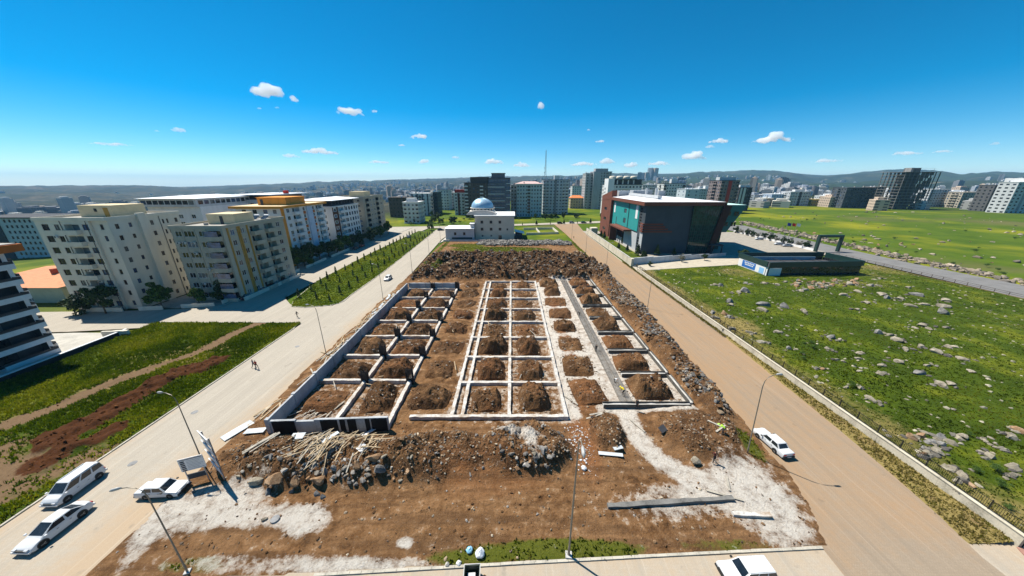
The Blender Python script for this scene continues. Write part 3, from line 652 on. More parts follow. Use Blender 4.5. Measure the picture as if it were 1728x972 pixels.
pebbles('stone_bank', x, y, lambda x, y: terrain_z(x, y), 0.2, 1.15, [(0.33, 0.27, 0.20), (0.25, 0.21, 0.17), (0.40, 0.33, 0.25), (0.16, 0.14, 0.12)], 'bank of tumbled rock along the far edge of the outer road', power=2.2, sink=0.35)
x, y = scatter(900, 6.6, 10.5, 26, 34.5, lambda x, y: 0.32 * blob(x, y, 8.6, 30.6, 1.5, 3.6, 0.6))
pebbles('paper_litter', x, y, site_z, 0.04, 0.16, [(0.7, 0.7, 0.7), (0.6, 0.6, 0.62), (0.55, 0.5, 0.44)], 'white scraps of packaging strewn in the red trench', 'litter')

x, y = scatter(7000, -85, -50, 12, 64, lambda x, y: np.clip(left_red(x, y), 0, 1) * 0.9 + 0.12 * np.clip(left_soil(x, y), 0, 1))
pebbles('red_earth_clods', x, y, left_z, 0.04, 0.2, [(0.10, 0.04, 0.014), (0.06, 0.024, 0.009), (0.15, 0.065, 0.025)], 'clods over the strip of tipped red earth in the left field', power=2.4)
x, y = scatter(1900, -33, 7, 24, 32, lambda x, y: sstep(0.3, 0.9, spoil(x, y)) * (0.8 * blob(x, y, -20, 26.5, 5, 1.6, 0.5) + 0.9 * blob(x, y, 2, 28, 3.5, 1.3, 0.5) + 0.15))
pebbles('broken_rubble', x, y, site_z, 0.07, 0.36, GREY + [(0.40, 0.37, 0.33), (0.26, 0.16, 0.09)], 'angular grey rubble spilling down the front heaps', power=2.2)
# rocks one can pick out: shaped from a subdivided ball, six kinds
import bmesh
def rock_mesh(seed, m, flat=0.7, facet=0.42, sub=2):
    bm = bmesh.new(); bmesh.ops.create_icosphere(bm, subdivisions=sub, radius=1.0)
    r_ = random.Random(seed)
    planes = [(Vector((r_.gauss(0,1), r_.gauss(0,1), r_.gauss(0,.8))).normalized(), r_.uniform(0.32, 0.8)) for _ in range(11)]
    st = Vector((r_.uniform(.9, 1.35), r_.uniform(.7, 1.0), flat * r_.uniform(.8, 1.1)))
    for v in bm.verts:
        for n, d in planes:
            e = v.co.dot(n) - d
            if e > 0: v.co -= n * e * 0.97
        v.co *= 1 + 0.07 * (vnoise(v.co.x*3 + seed, v.co.y*3 + v.co.z*2.3, seed) - .5)
        v.co = Vector((v.co.x*st.x, v.co.y*st.y, v.co.z*st.z))
    me = bpy.data.meshes.new('rock'); bm.to_mesh(me); bm.free(); me.materials.append(m); return me
def mat_rock(name, a, b_, c_):
    m, nt, b = new_mat(name, 0.92, 0.15)
    tc = _n(nt, 'ShaderNodeTexCoord').outputs['Object']; p = world_pos(nt)
    n1 = noise(nt, p, 1.1, 6, 0.65); n2 = noise(nt, p, 7, 5, 0.7)
    c = ramp(nt, n1, [(0.34, a), (0.5, b_), (0.66, c_)])
    c = mixc(nt, ramp(nt, n2, [(0.38, 0.55), (0.5, 0.0)]), c, tuple(x * 0.45 for x in a))
    nt.links.new(c, b.inputs['Base Color']); bump(nt, b, n2, 0.6, 0.06); return m
lime_rock = mat_rock('lichened_limestone', (0.15, 0.13, 0.10), (0.27, 0.235, 0.18), (0.38, 0.34, 0.265))
ochre_rock = mat_rock('ochre_boulder', (0.17, 0.10, 0.055), (0.29, 0.18, 0.10), (0.36, 0.25, 0.16))
grey_rock = mat_rock('grey_basalt', (0.11, 0.105, 0.10), (0.20, 0.19, 0.18), (0.30, 0.285, 0.26))
ROCKS = {'lime': [rock_mesh(s, lime_rock, 0.5) for s in (1, 2, 3)], 'ochre': [rock_mesh(s, ochre_rock, 0.85) for s in (4, 5, 6)], 'grey': [rock_mesh(s, grey_rock, 0.75) for s in (7, 8, 9)]}
def rock(kind, x, y, z, s, label, group, name='rock', flat=1.0, i=None):
    o = link(name, ROCKS[kind][rnd.randrange(3) if i is None else i], None, (x, y, z), rnd.uniform(0, 6.28)); o.scale = (s, s, s * flat)
    return tag(o, label, 'rock', group)
# outcrops and single stones of the right meadow (the larger ones one by one, then a scatter)
def meadow_label(x, y, kind):
    c = {'lime': 'pale lichened boulder', 'grey': 'dark grey craggy boulder', 'ochre': 'ochre brown boulder'}[kind]
    if y > 88 and 88 < x < 132: z = 'in the stone pile before the green pavilion'
    elif x < 56: z = 'in the grass beside the roadside fence'
    elif y > 84: z = 'in the grass between the school path and the pavilion' if x < 92 else 'in the grass beside the outer road'
    elif x > 100: z = 'at the far right of the stony meadow'
    elif y > 50: z = 'in the middle of the stony meadow'
    else: z = 'in the near grass behind the roadside wall'
    return c + ' ' + z, c + 's ' + z
BIG = [(65.54, 92.35, 1.3650000000000002, 'grey'), (64.36, 93.08, 1.05, 'lime'), (68.44, 85.57, 1.8900000000000001, 'grey'), (66.26, 84.94, 1.26, 'lime'), (58.67, 77.45, 1.47, 'grey'), (57.35, 74.87, 1.05, 'lime'), (65.88, 75.38, 1.6800000000000002, 'grey'), (63.26, 72.44, 1.26, 'lime'), (70.71, 74.37, 1.5750000000000002, 'grey'), (51.78, 69.26, 1.26, 'ochre'), (48.46, 67.13, 1.05, 'lime'), (51.74, 67.55, 0.9450000000000001, 'grey'), (49.42, 70.14, 0.9450000000000001, 'grey'), (94.15, 82.5, 1.1550000000000002, 'lime'), (101.83, 85.57, 1.26, 'lime'), (106.71, 83.71, 1.5750000000000002, 'lime'), (104.83, 80.76, 1.26, 'grey'), (108.56, 80.76, 1.05, 'lime'), (117.31, 84.32, 1.5750000000000002, 'grey'), (107.43, 71.05, 2.1, 'grey'), (119.92, 79.63, 1.47, 'lime'), (113.3, 75.38, 1.6800000000000002, 'lime'), (104.49, 74.87, 1.26, 'lime'), (94.88, 76.92, 1.05, 'lime'), (73.36, 71.51, 1.26, 'lime'), (87.77, 72.44, 0.8400000000000001, 'lime'), (92.77, 63.2, 1.1550000000000002, 'lime'), (97.15, 62.46, 0.8400000000000001, 'lime'), (78.74, 59.64, 1.1550000000000002, 'grey'), (80.52, 58.97, 0.8400000000000001, 'lime'), (78.93, 56.54, 1.3650000000000002, 'lime'), (66.61, 57.67, 1.05, 'grey'), (67.84, 57.03, 0.63, 'lime'), (76.08, 52.63, 0.9450000000000001, 'lime'), (80.99, 54.03, 1.05, 'lime'), (80.99, 51.98, 1.26, 'lime'), (85.99, 54.03, 0.9450000000000001, 'lime'), (69.53, 48.29, 0.9450000000000001, 'lime'), (73.28, 47.12, 0.63, 'lime'), (68.84, 44.71, 1.05, 'grey'), (68.36, 41.72, 1.05, 'lime'), (70.14, 41.72, 0.8400000000000001, 'lime'), (54.73, 40.87, 0.735, 'lime'), (50.09, 55.5, 0.9450000000000001, 'lime'), (54.0, 53.19, 0.735, 'grey'), (61.72, 52.63, 0.63, 'lime'), (66.17, 51.55, 0.63, 'lime'), (82.44, 49.5, 0.9450000000000001, 'lime'), (48.15, 61.38, 0.9450000000000001, 'lime'), (51.15, 59.64, 0.9450000000000001, 'lime'), (57.16, 59.98, 0.735, 'lime'), (65.01, 47.12, 0.525, 'lime'), (62.56, 44.71, 0.63, 'lime'), (63.31, 49.5, 0.525, 'lime'), (59.52, 49.25, 0.525, 'lime'), (53.22, 37.88, 0.8400000000000001, 'lime'), (53.38, 45.78, 0.63, 'ochre'), (82.21, 96.11, 1.05, 'lime'), (84.72, 93.82, 1.05, 'lime'), (90.13, 96.89, 0.9450000000000001, 'lime'), (75.85, 95.34, 1.05, 'grey'), (115.76, 92.35, 1.05, 'lime'), (123.37, 90.92, 1.05, 'lime'), (109.71, 76.4, 1.05, 'lime'), (93.62, 91.37, 0.7007319760215667, 'lime'), (88.47, 91.49, 0.9571112017830519, 'ochre'), (111.2, 95.04, 0.9488420053136288, 'ochre'), (113.39, 97.64, 1.137466591365778, 'ochre'), (90.6, 88.63, 1.1243240253565103, 'ochre'), (97.32, 96.6, 0.8014024722446981, 'ochre'), (95.42, 97.54, 0.92886995421177, 'ochre'), (99.12, 97.06, 0.7819984369581567, 'ochre'), (90.95, 94.73, 0.8026454236449946, 'ochre'), (96.24, 89.59, 0.9892931069234931, 'grey'), (101.56, 94.17, 1.1183040516682343, 'lime'), (88.72, 91.04, 1.0071279846009373, 'ochre'), (106.78, 97.77, 0.6942907936739271, 'ochre'), (95.07, 97.74, 1.1937956823537936, 'grey'), (100.26, 97.49, 0.8084347871123323, 'ochre'), (109.78, 91.29, 0.6656366351666086, 'lime'), (109.66, 95.81, 1.160364379765996, 'lime'), (94.68, 90.04, 0.715400800772762, 'grey'), (91.03, 94.28, 1.2269085598780172, 'ochre'), (108.5, 94.03, 1.2239139345484182, 'lime'), (99.09, 94.96, 1.023749691000417, 'lime'), (95.96, 92.39, 0.7244198831256805, 'grey'), (97.48, 94.06, 0.7032880285035795, 'lime'), (95.38, 89.96, 0.8956104666755986, 'ochre'), (112.89, 97.07, 0.6631164385792792, 'ochre'), (99.11, 92.33, 0.7351459471423316, 'lime'), (91.59, 93.88, 1.2309022251312909, 'lime'), (109.01, 99.31, 0.9787322972855577, 'ochre'), (113.74, 92.83, 1.1029648814200517, 'grey'), (104.5, 92.14, 0.7301699262898063, 'ochre'), (96.82, 94.71, 0.873793624999198, 'ochre'), (106.71, 94.42, 0.8780940051390278, 'ochre'), (100.73, 92.12, 0.7575529306507865, 'ochre'), (110.12, 94.7, 0.8711375654884516, 'ochre'), (87.48, 87.06, 0.9674737302657693, 'grey'), (113.34, 93.26, 1.0244288476190175, 'lime'), (101.17, 92.67, 1.1679740478992322, 'ochre'), (97.53, 92.93, 1.0269908499441958, 'ochre'), (117.16, 100.36, 1.0458739036375122, 'ochre'), (99.54, 95.02, 0.8549182077615066, 'grey'), (84.96, 85.97, 1.0344287237101601, 'lime'), (101.75, 95.85, 1.0027047673833467, 'ochre'), (50.42, 30.81, 0.935, 'ochre'), (51.88, 30.93, 0.765, 'ochre'), (51.81, 29.99, 0.765, 'grey'), (54.01, 30.69, 0.765, 'grey'), (52.65, 29.65, 0.68, 'grey'), (50.83, 28.66, 0.765, 'lime'), (50.09, 29.2, 0.51, 'grey'), (48.91, 28.34, 0.765, 'ochre'), (49.9, 25.78, 0.765, 'lime'), (55.08, 25.5, 0.595, 'lime'), (57.11, 26.72, 0.595, 'lime'), (63.17, 30.81, 0.935, 'lime'), (65.43, 31.66, 0.85, 'ochre'), (49.54, 26.62, 0.425, 'ochre'), (49.23, 24.36, 0.51, 'ochre'), (57.17, 30.81, 0.765, 'lime'), (59.1, 30.45, 0.51, 'lime'), (58.94, 29.09, 0.425, 'lime'), (56.21, 28.44, 0.51, 'lime'), (46.8, 23.86, 0.34, 'lime')]
for (x, y, s, kind) in BIG:
    rock(kind, x, y, float(right_z(np.array([x]), np.array([y]))[0]) + 0.10 * s, s, *meadow_label(x, y, kind))
bx = np.repeat(np.array([b[0] for b in BIG]), 5); by = np.repeat(np.array([b[1] for b in BIG]), 5); bs = np.repeat(np.array([b[2] for b in BIG]), 5)
bx = bx + rng.normal(0, 1.0, len(bx)) * bs * 1.2; by = by + rng.normal(0, 0.6, len(bx)) * bs * 1.2
pebbles('outcrop_rubble', bx, by, right_z, 0.12, 0.55, [(0.26, 0.23, 0.18), (0.18, 0.165, 0.14), (0.33, 0.29, 0.22), (0.12, 0.11, 0.10)], 'broken stone round the outcrops of the stony meadow', power=1.8, sink=0.1)
x, y = scatter(1500, 49, 144, 20, 117, lambda x, y: 0.05 + 0.45 * sstep(0.05, 0.25, fbm(x, y, 13, 3, 150)))
k = ~((x > 88) & (x < 129) & (y > 103)) & (y < 109 + (x - 47) * 0.2); x = x[k][:85]; y = y[k][:85]
for a, b in zip(x, y):
    s = rnd.choice([0.3, 0.35, 0.4, 0.5, 0.6, 0.8])
    rock('lime', a, b, float(right_z(np.array([a]), np.array([b]))[0]) + 0.05 * s, s, *meadow_label(a, b, 'lime'), flat=rnd.uniform(0.5, 1.0))
# rocks beyond the outer road
for i in range(48):
    t = rnd.random(); yy = 92 + 150 * t; xx = 170 + 13 * t + rnd.gauss(2, 4)
    if rnd.random() < 0.35: xx += rnd.uniform(5, 90)
    s = rnd.uniform(0.5, 1.5)
    rock('lime' if rnd.random() < .6 else 'ochre', xx, yy, tz(xx, yy) + 0.15 * s, s, 'pale rock of the stone bank along the far side of the outer road', 'rocks beyond the outer road')
# boulders of the front heaps
FRONT = [(-28.49, 25.42, 0.8, 'lime', 'pale grey boulder at the left foot of the front spoil heap'), (-25.83, 25.26, 1.15, 'ochre', 'largest rounded brown boulder in the dark front spoil'), (-23.75, 25.2, 0.85, 'ochre', 'rounded orange brown boulder right of the largest one'), (-21.4, 25.34, 0.95, 'ochre', 'slanted brown boulder above the grey rubble of the front heap'), (-23.9, 24.54, 0.4, 'grey', 'small grey stone below the orange brown boulder'), (-20.97, 24.27, 0.45, 'grey', 'small pale grey block at the foot of the slanted boulder'), (-20.17, 23.95, 0.4, 'grey', 'flat grey stone lying on the dirt before the front heap'), (-26.47, 24.54, 0.5, 'grey', 'dark round stone under the largest brown boulder'), (-17.41, 26.36, 0.75, 'ochre', 'brown boulder half sunk in the middle of the front heap'), (-15.95, 27.33, 1.0, 'ochre', 'big reddish rock slab at the top of the front heap'), (-14.79, 25.99, 0.85, 'grey', 'upright grey brown boulder with a dark side on the front heap'), (-14.5, 27.04, 0.4, 'lime', 'small cream stone beside the reddish slab'), (-12.46, 25.51, 0.32, 'lime', 'small cream stone right of the upright boulder'), (-11.62, 26.01, 0.5, 'ochre', 'low brown stone at the right end of the front boulders'), (-11.39, 26.89, 0.3, 'lime', 'tiny white stone above the low brown one'), (-21.18, 26.21, 0.6, 'grey', 'grey rubble block beside the slanted boulder'), (-19.98, 26.13, 0.5, 'grey', 'second grey rubble block beside the slanted boulder'), (-19.18, 25.79, 0.5, 'grey', 'lowest of the grey rubble blocks on the front heap'), (21.84, 28.28, 0.85, 'lime', 'pale round boulder left of the walking worker'), (-24.72, 21.57, 0.35, 'lime', 'pale stone in the lime patch'), (0.61, 26.76, 0.4, 'ochre', 'small brown rock at the foot of the lime topped heap'), (2.13, 27.06, 0.4, 'ochre', 'brown rock in the gap of the lime topped heap'), (3.59, 28.16, 0.6, 'grey', 'grey rock inside the lime topped heap')]
for (x, y, s, kind, lab) in FRONT:
    rock(kind, x, y, sz(x, y) + 0.30 * s, s, lab, None, 'boulder')
for i in range(30):
    x = rnd.uniform(-32, 6.5); y = rnd.uniform(24.6, 29.5); h = float(spoil(np.array([x]), np.array([y]))[0])
    if h < 0.25: continue
    s = rnd.uniform(0.14, 0.42); rock(rnd.choice(['grey', 'ochre', 'lime']), x, y, sz(x, y) + 0.2 * s, s, 'small broken rock half buried in the front spoil heaps', 'small rocks of the front heaps')
for i in range(40):
    y = 36 + 78 * rnd.random(); x = float(site_right(np.array([y]))[0]) - rnd.uniform(0.4, 4.2)
    s = rnd.uniform(0.25, 0.62); rock('grey', x, y, sz(x, y) + 0.2 * s, s, 'grey rock on the earth berm between the foundations and the right road', 'rocks of the berm')

# ------------------------------------------------------------------ foundations
def mound_mesh(w, d, h, seed):
    nx = max(12, int(w / 0.2)); ny = max(12, int(d / 0.2))
    X, Y = np.meshgrid(np.linspace(-w/2, w/2, nx), np.linspace(-d/2, d/2, ny))
    q = np.maximum(np.abs(X) / (w/2), np.abs(Y) / (d/2)); q2 = np.hypot(X / (w/2), Y / (d/2)) * 0.82
    e = 0.5 * q + 0.5 * q2 + 0.20 * fbm(X, Y, 1.3, 4, seed)
    Z = h * (1 - sstep(0.52, 1.0, e)) * (0.82 + 1.1 * fbm(X, Y, 1.9, 4, seed + 5)) + 0.50 * fbm(X, Y, 0.6, 4, seed + 9, 0.62) * (1 - sstep(0.7, 0.98, q))
    Z = np.where(q > 0.999, -0.35, np.maximum(Z, -0.06 - 0.2 * sstep(0.8, 1, q)))
    dark = np.clip(0.45 + 1.3 * fbm(X, Y, 2.5, 3, seed + 3) + 0.25 * ((seed % 7) / 7.0), 0, 1); red = np.clip(0.2 + 1.2 * fbm(X, Y, 3, 3, seed + 4) + 0.35 * ((seed % 5) - 2) / 2, 0, 1)
    lm = np.clip(0.9 * (fbm(X, Y, 1.6, 3, seed + 6) - 0.16) * 3 * ((seed % 4) == 1), 0, 0.8)
    idx = np.arange(nx * ny).reshape(ny, nx)
    f = np.stack([idx[:-1, :-1], idx[:-1, 1:], idx[1:, 1:], idx[1:, :-1]], -1).reshape(-1, 4)
    z0 = np.zeros(nx * ny)
    return np_mesh('dirt_mound', np.c_[X.ravel(), Y.ravel(), Z.ravel()], f, soil_m, False, {'lime': lm.ravel(), 'grass': z0, 'dark': dark.ravel(), 'red': red.ravel()})
ORD = ['first', 'second', 'third', 'fourth', 'fifth', 'sixth', 'seventh', 'eighth', 'ninth', 'tenth', 'eleventh', 'twelfth']
mseed = 1
mound_xy = []
def mound(x, y, w, d, h, label, group):
    global mseed
    mseed += 13
    o = link('dirt_mound', mound_mesh(w, d, h, mseed), None, (x, y, max(0.02, min(0.1, sz(x, y)))), rnd.uniform(-.14, .14))
    mound_xy.append((x, y, w, d, h)); return tag(o, label, 'dirt mound', group)
for k in range(8):
    yc = ROW[k] + 3.9; r_ = ORD[k] + ' row from the front'
    for (xc, w, nm, hh) in ((-28.4, 6.3, 'left bay by the retaining wall', 1.5), (-20.7, 6.0, 'second bay beside the rebar columns', 1.55), (-12.6, 6.4, 'strip between left and middle foundations', 1.5),
                            (-3.9, 5.6, 'left bay of the middle foundation', 2.0), (3.4, 5.4, 'right bay of the middle foundation', 2.0)):
        mound(xc + rnd.uniform(-.35, .35), yc + rnd.uniform(-.4, .4), w * rnd.uniform(.8, 1.06), 6.0 * rnd.uniform(.78, 1.08), hh * rnd.choice([.35, .6, .85, 1.0, 1.1, 1.25]), 'earth mound in the %s, %s' % (nm, r_), 'earth mounds between the beams')
    yr = 38.0 + 7.8 * k + 3.9
    mound(12.1 + rnd.uniform(-.2, .2), yr - 0.6 + rnd.uniform(-.4, .4), 6.0 * rnd.uniform(.8, 1.05), 6.2 * rnd.uniform(.8, 1.1), 1.6 * rnd.choice([.4, .7, 1.0, 1.2]), 'brown earth mound left of the rebar strip, %s' % r_, 'earth mounds between the beams')
    mound(22.0 + rnd.uniform(-.2, .2), yr + rnd.uniform(-.3, .3), 6.4 * rnd.uniform(.84, 1.05), 6.2 * rnd.uniform(.8, 1.03), 2.0 * rnd.choice([.55, .8, 1.0, 1.15]), 'brown earth mound in the right bay inside the formwork edge, %s' % r_, 'earth mounds between the beams')
# stones on the mounds
xs_ = []; ys_ = []; zs_ = []
for (mx, my, w, d, h) in mound_xy:
    n = int(230 * (1.25 - (my - 35) / 80))
    a = rng.uniform(-.58, .58, n) * w; b = rng.uniform(-.58, .58, n) * d
    q = np.maximum(np.abs(a) / (w/2), np.abs(b) / (d/2)); xs_.append(mx + a); ys_.append(my + b); zs_.append(h * 0.85 * (1 - sstep(0.45, 1.0, q)) + 0.06)
zall = np.concatenate(zs_)
pebbles('mound_clods', np.concatenate(xs_), np.concatenate(ys_), lambda x, y: zall, 0.035, 0.22, EARTH + EARTH + EARTH + [(0.3, 0.27, 0.24), (0.40, 0.36, 0.31)], 'clods and stones on the earth mounds between the beams', power=3.0)

def wavy_beam(name, a, b, w, z0, z1, m, parent, seg=0.8, rough=0.055):
    """a cast beam with slightly uneven faces"""
    a = Vector((*a, 0)); b = Vector((*b, 0)); L = (b - a).length; d = (b - a) / L; nrm = Vector((-d.y, d.x, 0))
    n = max(2, int(L / seg)); vs_ = []
    for i in range(n + 1):
        c = a + d * (L * i / n); j = lambda s=rough: rnd.uniform(-s, s)
        vs_ += [tuple(c - nrm * (w/2 + j()) + Vector((0, 0, z0))), tuple(c + nrm * (w/2 + j()) + Vector((0, 0, z0))), tuple(c + nrm * (w/2 + j()) + Vector((0, 0, z1 + j()))), tuple(c - nrm * (w/2 + j()) + Vector((0, 0, z1 + j())))]
    f = [(0, 1, 2, 3), (n*4+3, n*4+2, n*4+1, n*4)]
    for i in range(n):
        for k in range(4):
            k2 = (k + 1) % 4; f.append((i*4+k, (i+1)*4+k, (i+1)*4+k2, i*4+k2))
    return MB().add(vs_, f).build(name, m, parent)

fd = empty('strip_foundation', (0, 0, 0), label='pale concrete strip foundation with two rows of bays in the middle of the site', cat='foundation')
for x in (-8.6, -7.1, -0.4, 7.7):
    for k in range(8): wavy_beam('long_beam', (x, ROW[k] + 0.26), (x, ROW[k+1] - 0.26), 0.5, -0.1, 0.62, concrete_white, fd)
for k in range(9):
    wavy_beam('cross_beam', (-14.5 if k == 0 else -8.9, ROW[k]), (7.98, ROW[k]), 0.52, -0.1, 0.66, concrete_white, fd)
fl = empty('strip_foundation', (0, 0, 0), label='grey concrete beams with rebar columns inside the left retaining wall', cat='foundation')
for x in (-24.5, -17.0):
    for k in range(8):
        if k < 8: wavy_beam('long_beam', (x, (33.9 if k == 0 else ROW[k] + 0.75)), (x, min(ROW[k+1] + (0.25 if k < 7 else -5), 95)), 0.55, -0.1, 0.75, concrete_white, fl)
for k in range(1, 8):
    for a, b in ((-32.0, -24.8), (-24.2, -17.3)): wavy_beam('cross_beam', (a, ROW[k] + 0.5), (b, ROW[k] + 0.5), 0.5, -0.1, 0.72, concrete_white, fl)
# starter bars standing on the crossings
def cage_mesh(h, seed):
    r_ = random.Random(seed); mb = MB()
    for i in range(5):
        for j in range(4):
            if 0 < i < 4 and 0 < j < 3: continue
            x = -0.5 + 0.25 * i; y = -0.28 + 0.187 * j
            mb.bar((x, y, 0.3), (x + r_.uniform(-.06, .06), y + r_.uniform(-.06, .06), h * r_.uniform(.9, 1.05)), 0.08, 0.08)
    for t in range(13):
        z = 0.7 + t * (h - 1.0) / 13
        for p, q in (((-.53,-.31),(.53,-.31)),((.53,-.31),(.53,.31)),((.53,.31),(-.53,.31)),((-.53,.31),(-.53,-.31))): mb.bar((*p, z), (*q, z), 0.06, 0.07)
    mb.box(-0.62, 0.62, -0.4, 0.4, -0.1, 0.74)
    return mb.mesh('rebar_column', rebar)
cages = [cage_mesh(2.7, 1), cage_mesh(2.5, 2), cage_mesh(2.9, 3)]
for k in range(1, 8):
    for x, nm in ((-24.5, 'middle beam of the left foundation'), (-17.0, 'right beam of the left foundation')):
        o = link('rebar_column', cages[(k + int(x)) % 3], None, (x, ROW[k] + 0.5, 0.0), rnd.uniform(-.1, .1))
        tag(o, 'dark rebar column cage on the %s, %s from the front' % (nm, ORD[k-1]), 'rebar column', 'rebar column cages')
# right foundation: shuttered edge, dark shuttered cross beams and the double rebar strip
frt = empty('strip_foundation', (0, 0, 0), label='shuttered foundation with a double rebar strip on white blinding at the right', cat='foundation')
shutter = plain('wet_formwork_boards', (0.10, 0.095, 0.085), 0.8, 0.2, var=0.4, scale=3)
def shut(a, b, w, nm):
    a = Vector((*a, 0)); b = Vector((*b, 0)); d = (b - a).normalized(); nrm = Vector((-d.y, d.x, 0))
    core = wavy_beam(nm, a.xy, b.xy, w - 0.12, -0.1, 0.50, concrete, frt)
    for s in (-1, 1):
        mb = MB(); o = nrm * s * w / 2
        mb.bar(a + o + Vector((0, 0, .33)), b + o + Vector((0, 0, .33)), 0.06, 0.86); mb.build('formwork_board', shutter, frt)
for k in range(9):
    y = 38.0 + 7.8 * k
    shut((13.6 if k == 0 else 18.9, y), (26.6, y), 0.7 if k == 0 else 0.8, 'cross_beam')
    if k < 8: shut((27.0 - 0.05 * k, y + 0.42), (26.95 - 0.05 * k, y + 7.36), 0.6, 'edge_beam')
for s in (0, 1):
    for k in range(8):
        mb = MB(); y0 = 38.4 + 7.8 * k
        for i in range(4):
            for zz in (0.18, 0.62): mb.bar((16.55 + 1.0 * s + 0.2 * i, y0, zz), (16.6 + 1.0 * s + 0.2 * i, y0 + 7.8, zz), 0.03, 0.03)
        for t in range(30):
            y = y0 + 0.26 * t
            mb.bar((16.5 + s, y, 0.16), (16.5 + s, y, 0.66), 0.03, 0.03); mb.bar((17.2 + s, y, 0.16), (17.2 + s, y, 0.66), 0.03, 0.03); mb.bar((16.5 + s, y, 0.64), (17.2 + s, y, 0.64), 0.03, 0.03); mb.bar((16.5 + s, y, 0.16), (17.2 + s, y, 0.16), 0.03, 0.03)
        mb.build('rebar_cage', rebar_cage_m, frt)
# retaining wall of the left foundation: bays of shuttered concrete with posts
rw = empty('retaining_wall', (-32.3, 33, 0), label='grey concrete retaining wall round the left foundation, its front face patched with black bitumen', cat='wall')
rw.location = (0, 0, 0)
wall_m = plain('board_marked_concrete', (0.36, 0.37, 0.38), 0.9, 0.15, var=0.25, scale=1.3, bmp=0.3, streak=True)
ny = 11
for i in range(ny):
    y0 = 33.0 + (91.0 - 33.0) * i / ny; y1 = 33.0 + (91.0 - 33.0) * (i + 1) / ny
    wavy_beam('wall_panel', (-32.4, y0 + 0.30), (-32.4, y1 - 0.22), 0.30, -0.1, 2.25 + rnd.uniform(-.04, .04), wall_m, rw, 1.2, 0.02)
    box_part('wall_post', -32.66, -32.14, y0 - 0.22, y0 + 0.30, -0.1, 2.34, wall_m, rw)
fx = [-32.3, -28.6, -26.2, -24.0, -21.6, -19.2, -16.6]
for i in range(len(fx) - 1):
    wavy_beam('wall_panel', (fx[i] + (0.5 if i == 0 else 0.012), 32.8 + 0.045 * (fx[i] + 32)), (fx[i+1] - 0.012, 32.8 + 0.045 * (fx[i+1] + 32)), 0.32, -0.1, 2.25 if i != 1 else 2.05, wall_m, rw, 1.0, 0.015)
for (a, b) in ((-31.6, -28.7), (-25.4, -23.2), (-22.9, -22.2), (-21.9, -20.8), (-19.6, -19.0), (-18.8, -16.75)):
    mb = MB(); y = 32.8 + 0.045 * ((a + b) / 2 + 32) - 0.20
    n = 7; top = [2.2 + rnd.uniform(-.10, .02) for _ in range(n + 1)]
    vs_ = []; fs = []
    for i in range(n + 1):
        x = a + (b - a) * i / n; yy = 32.8 + 0.045 * (x + 32)
        vs_ += [(x, yy - 0.215, 0.0), (x, yy - 0.215, top[i]), (x, yy - 0.17, top[i]), (x, yy - 0.17, 0.0)]
    for i in range(n):
        for k in range(4): fs.append((i*4+k, i*4+(k+1) % 4, (i+1)*4+(k+1) % 4, (i+1)*4+k))
    mb.add(vs_, fs).build('bitumen_sheet', bitumen, rw)
for i in range(3): wavy_beam('wall_panel', (-32.1 + 5.3 * i, 91.2), (-26.9 + 5.3 * i, 91.2), 0.30, -0.1, 2.2, wall_m, rw)

# cast strips at the front right
o = wavy_beam('ground_beam', (9.9, 22.9), (23.4, 23.7), 0.45, -0.05, 0.42, plain('shade_dark_concrete', (0.15, 0.145, 0.135), var=0.35, scale=2), None); tag(o, 'long grey concrete ground beam lying across the front right dirt', 'beam')  # long beam's colour darkened to carry the shade on its front face
o = wavy_beam('ground_beam', (22.3, 22.1), (26.0, 21.95), 0.42, -0.05, 0.40, concrete_white, None); tag(o, 'short concrete beam piece on the white lime patch', 'beam')
# ------------------------------------------------------------------ buildings
class Bld:
    """an Empty that parents the parts of one building; parts use world coordinates shifted to its base"""
    def __init__(s, name, label, cat, x, y, z=0.0, rz=0.0, group=None):
        s.o = empty(name, (x, y, z), rz, label, cat, group)
    def box(s, name, x0, x1, y0, y1, z0, z1, m, parent=None): return box_part(name, x0, x1, y0, y1, z0, z1, m, parent or s.o)

def window_meshes(w, h, frame, div, fr=0.09):
    def mk():
        mb = MB(); d = 0.07
        mb.box(-w/2, w/2, -d, d, 0, fr); mb.box(-w/2, w/2, -d, d, h - fr, h)
        mb.box(-w/2, -w/2 + fr, -d, d, fr, h - fr); mb.box(w/2 - fr, w/2, -d, d, fr, h - fr)
        for i in range(1, div): 
            x = -w/2 + w * i / div; mb.box(x - fr*0.4, x + fr*0.4, -d*.8, d*.8, fr, h - fr)
        return mb.mesh('window', frame)
    return cached(('win', round(w, 2), round(h, 2), frame.name, div), mk)
def pane_mesh(w, h, m):
    return cached(('pane', round(w, 2), round(h, 2), m.name), lambda: MB().box(-w/2, w/2, -0.015, 0.015, 0, h).mesh('pane', m))

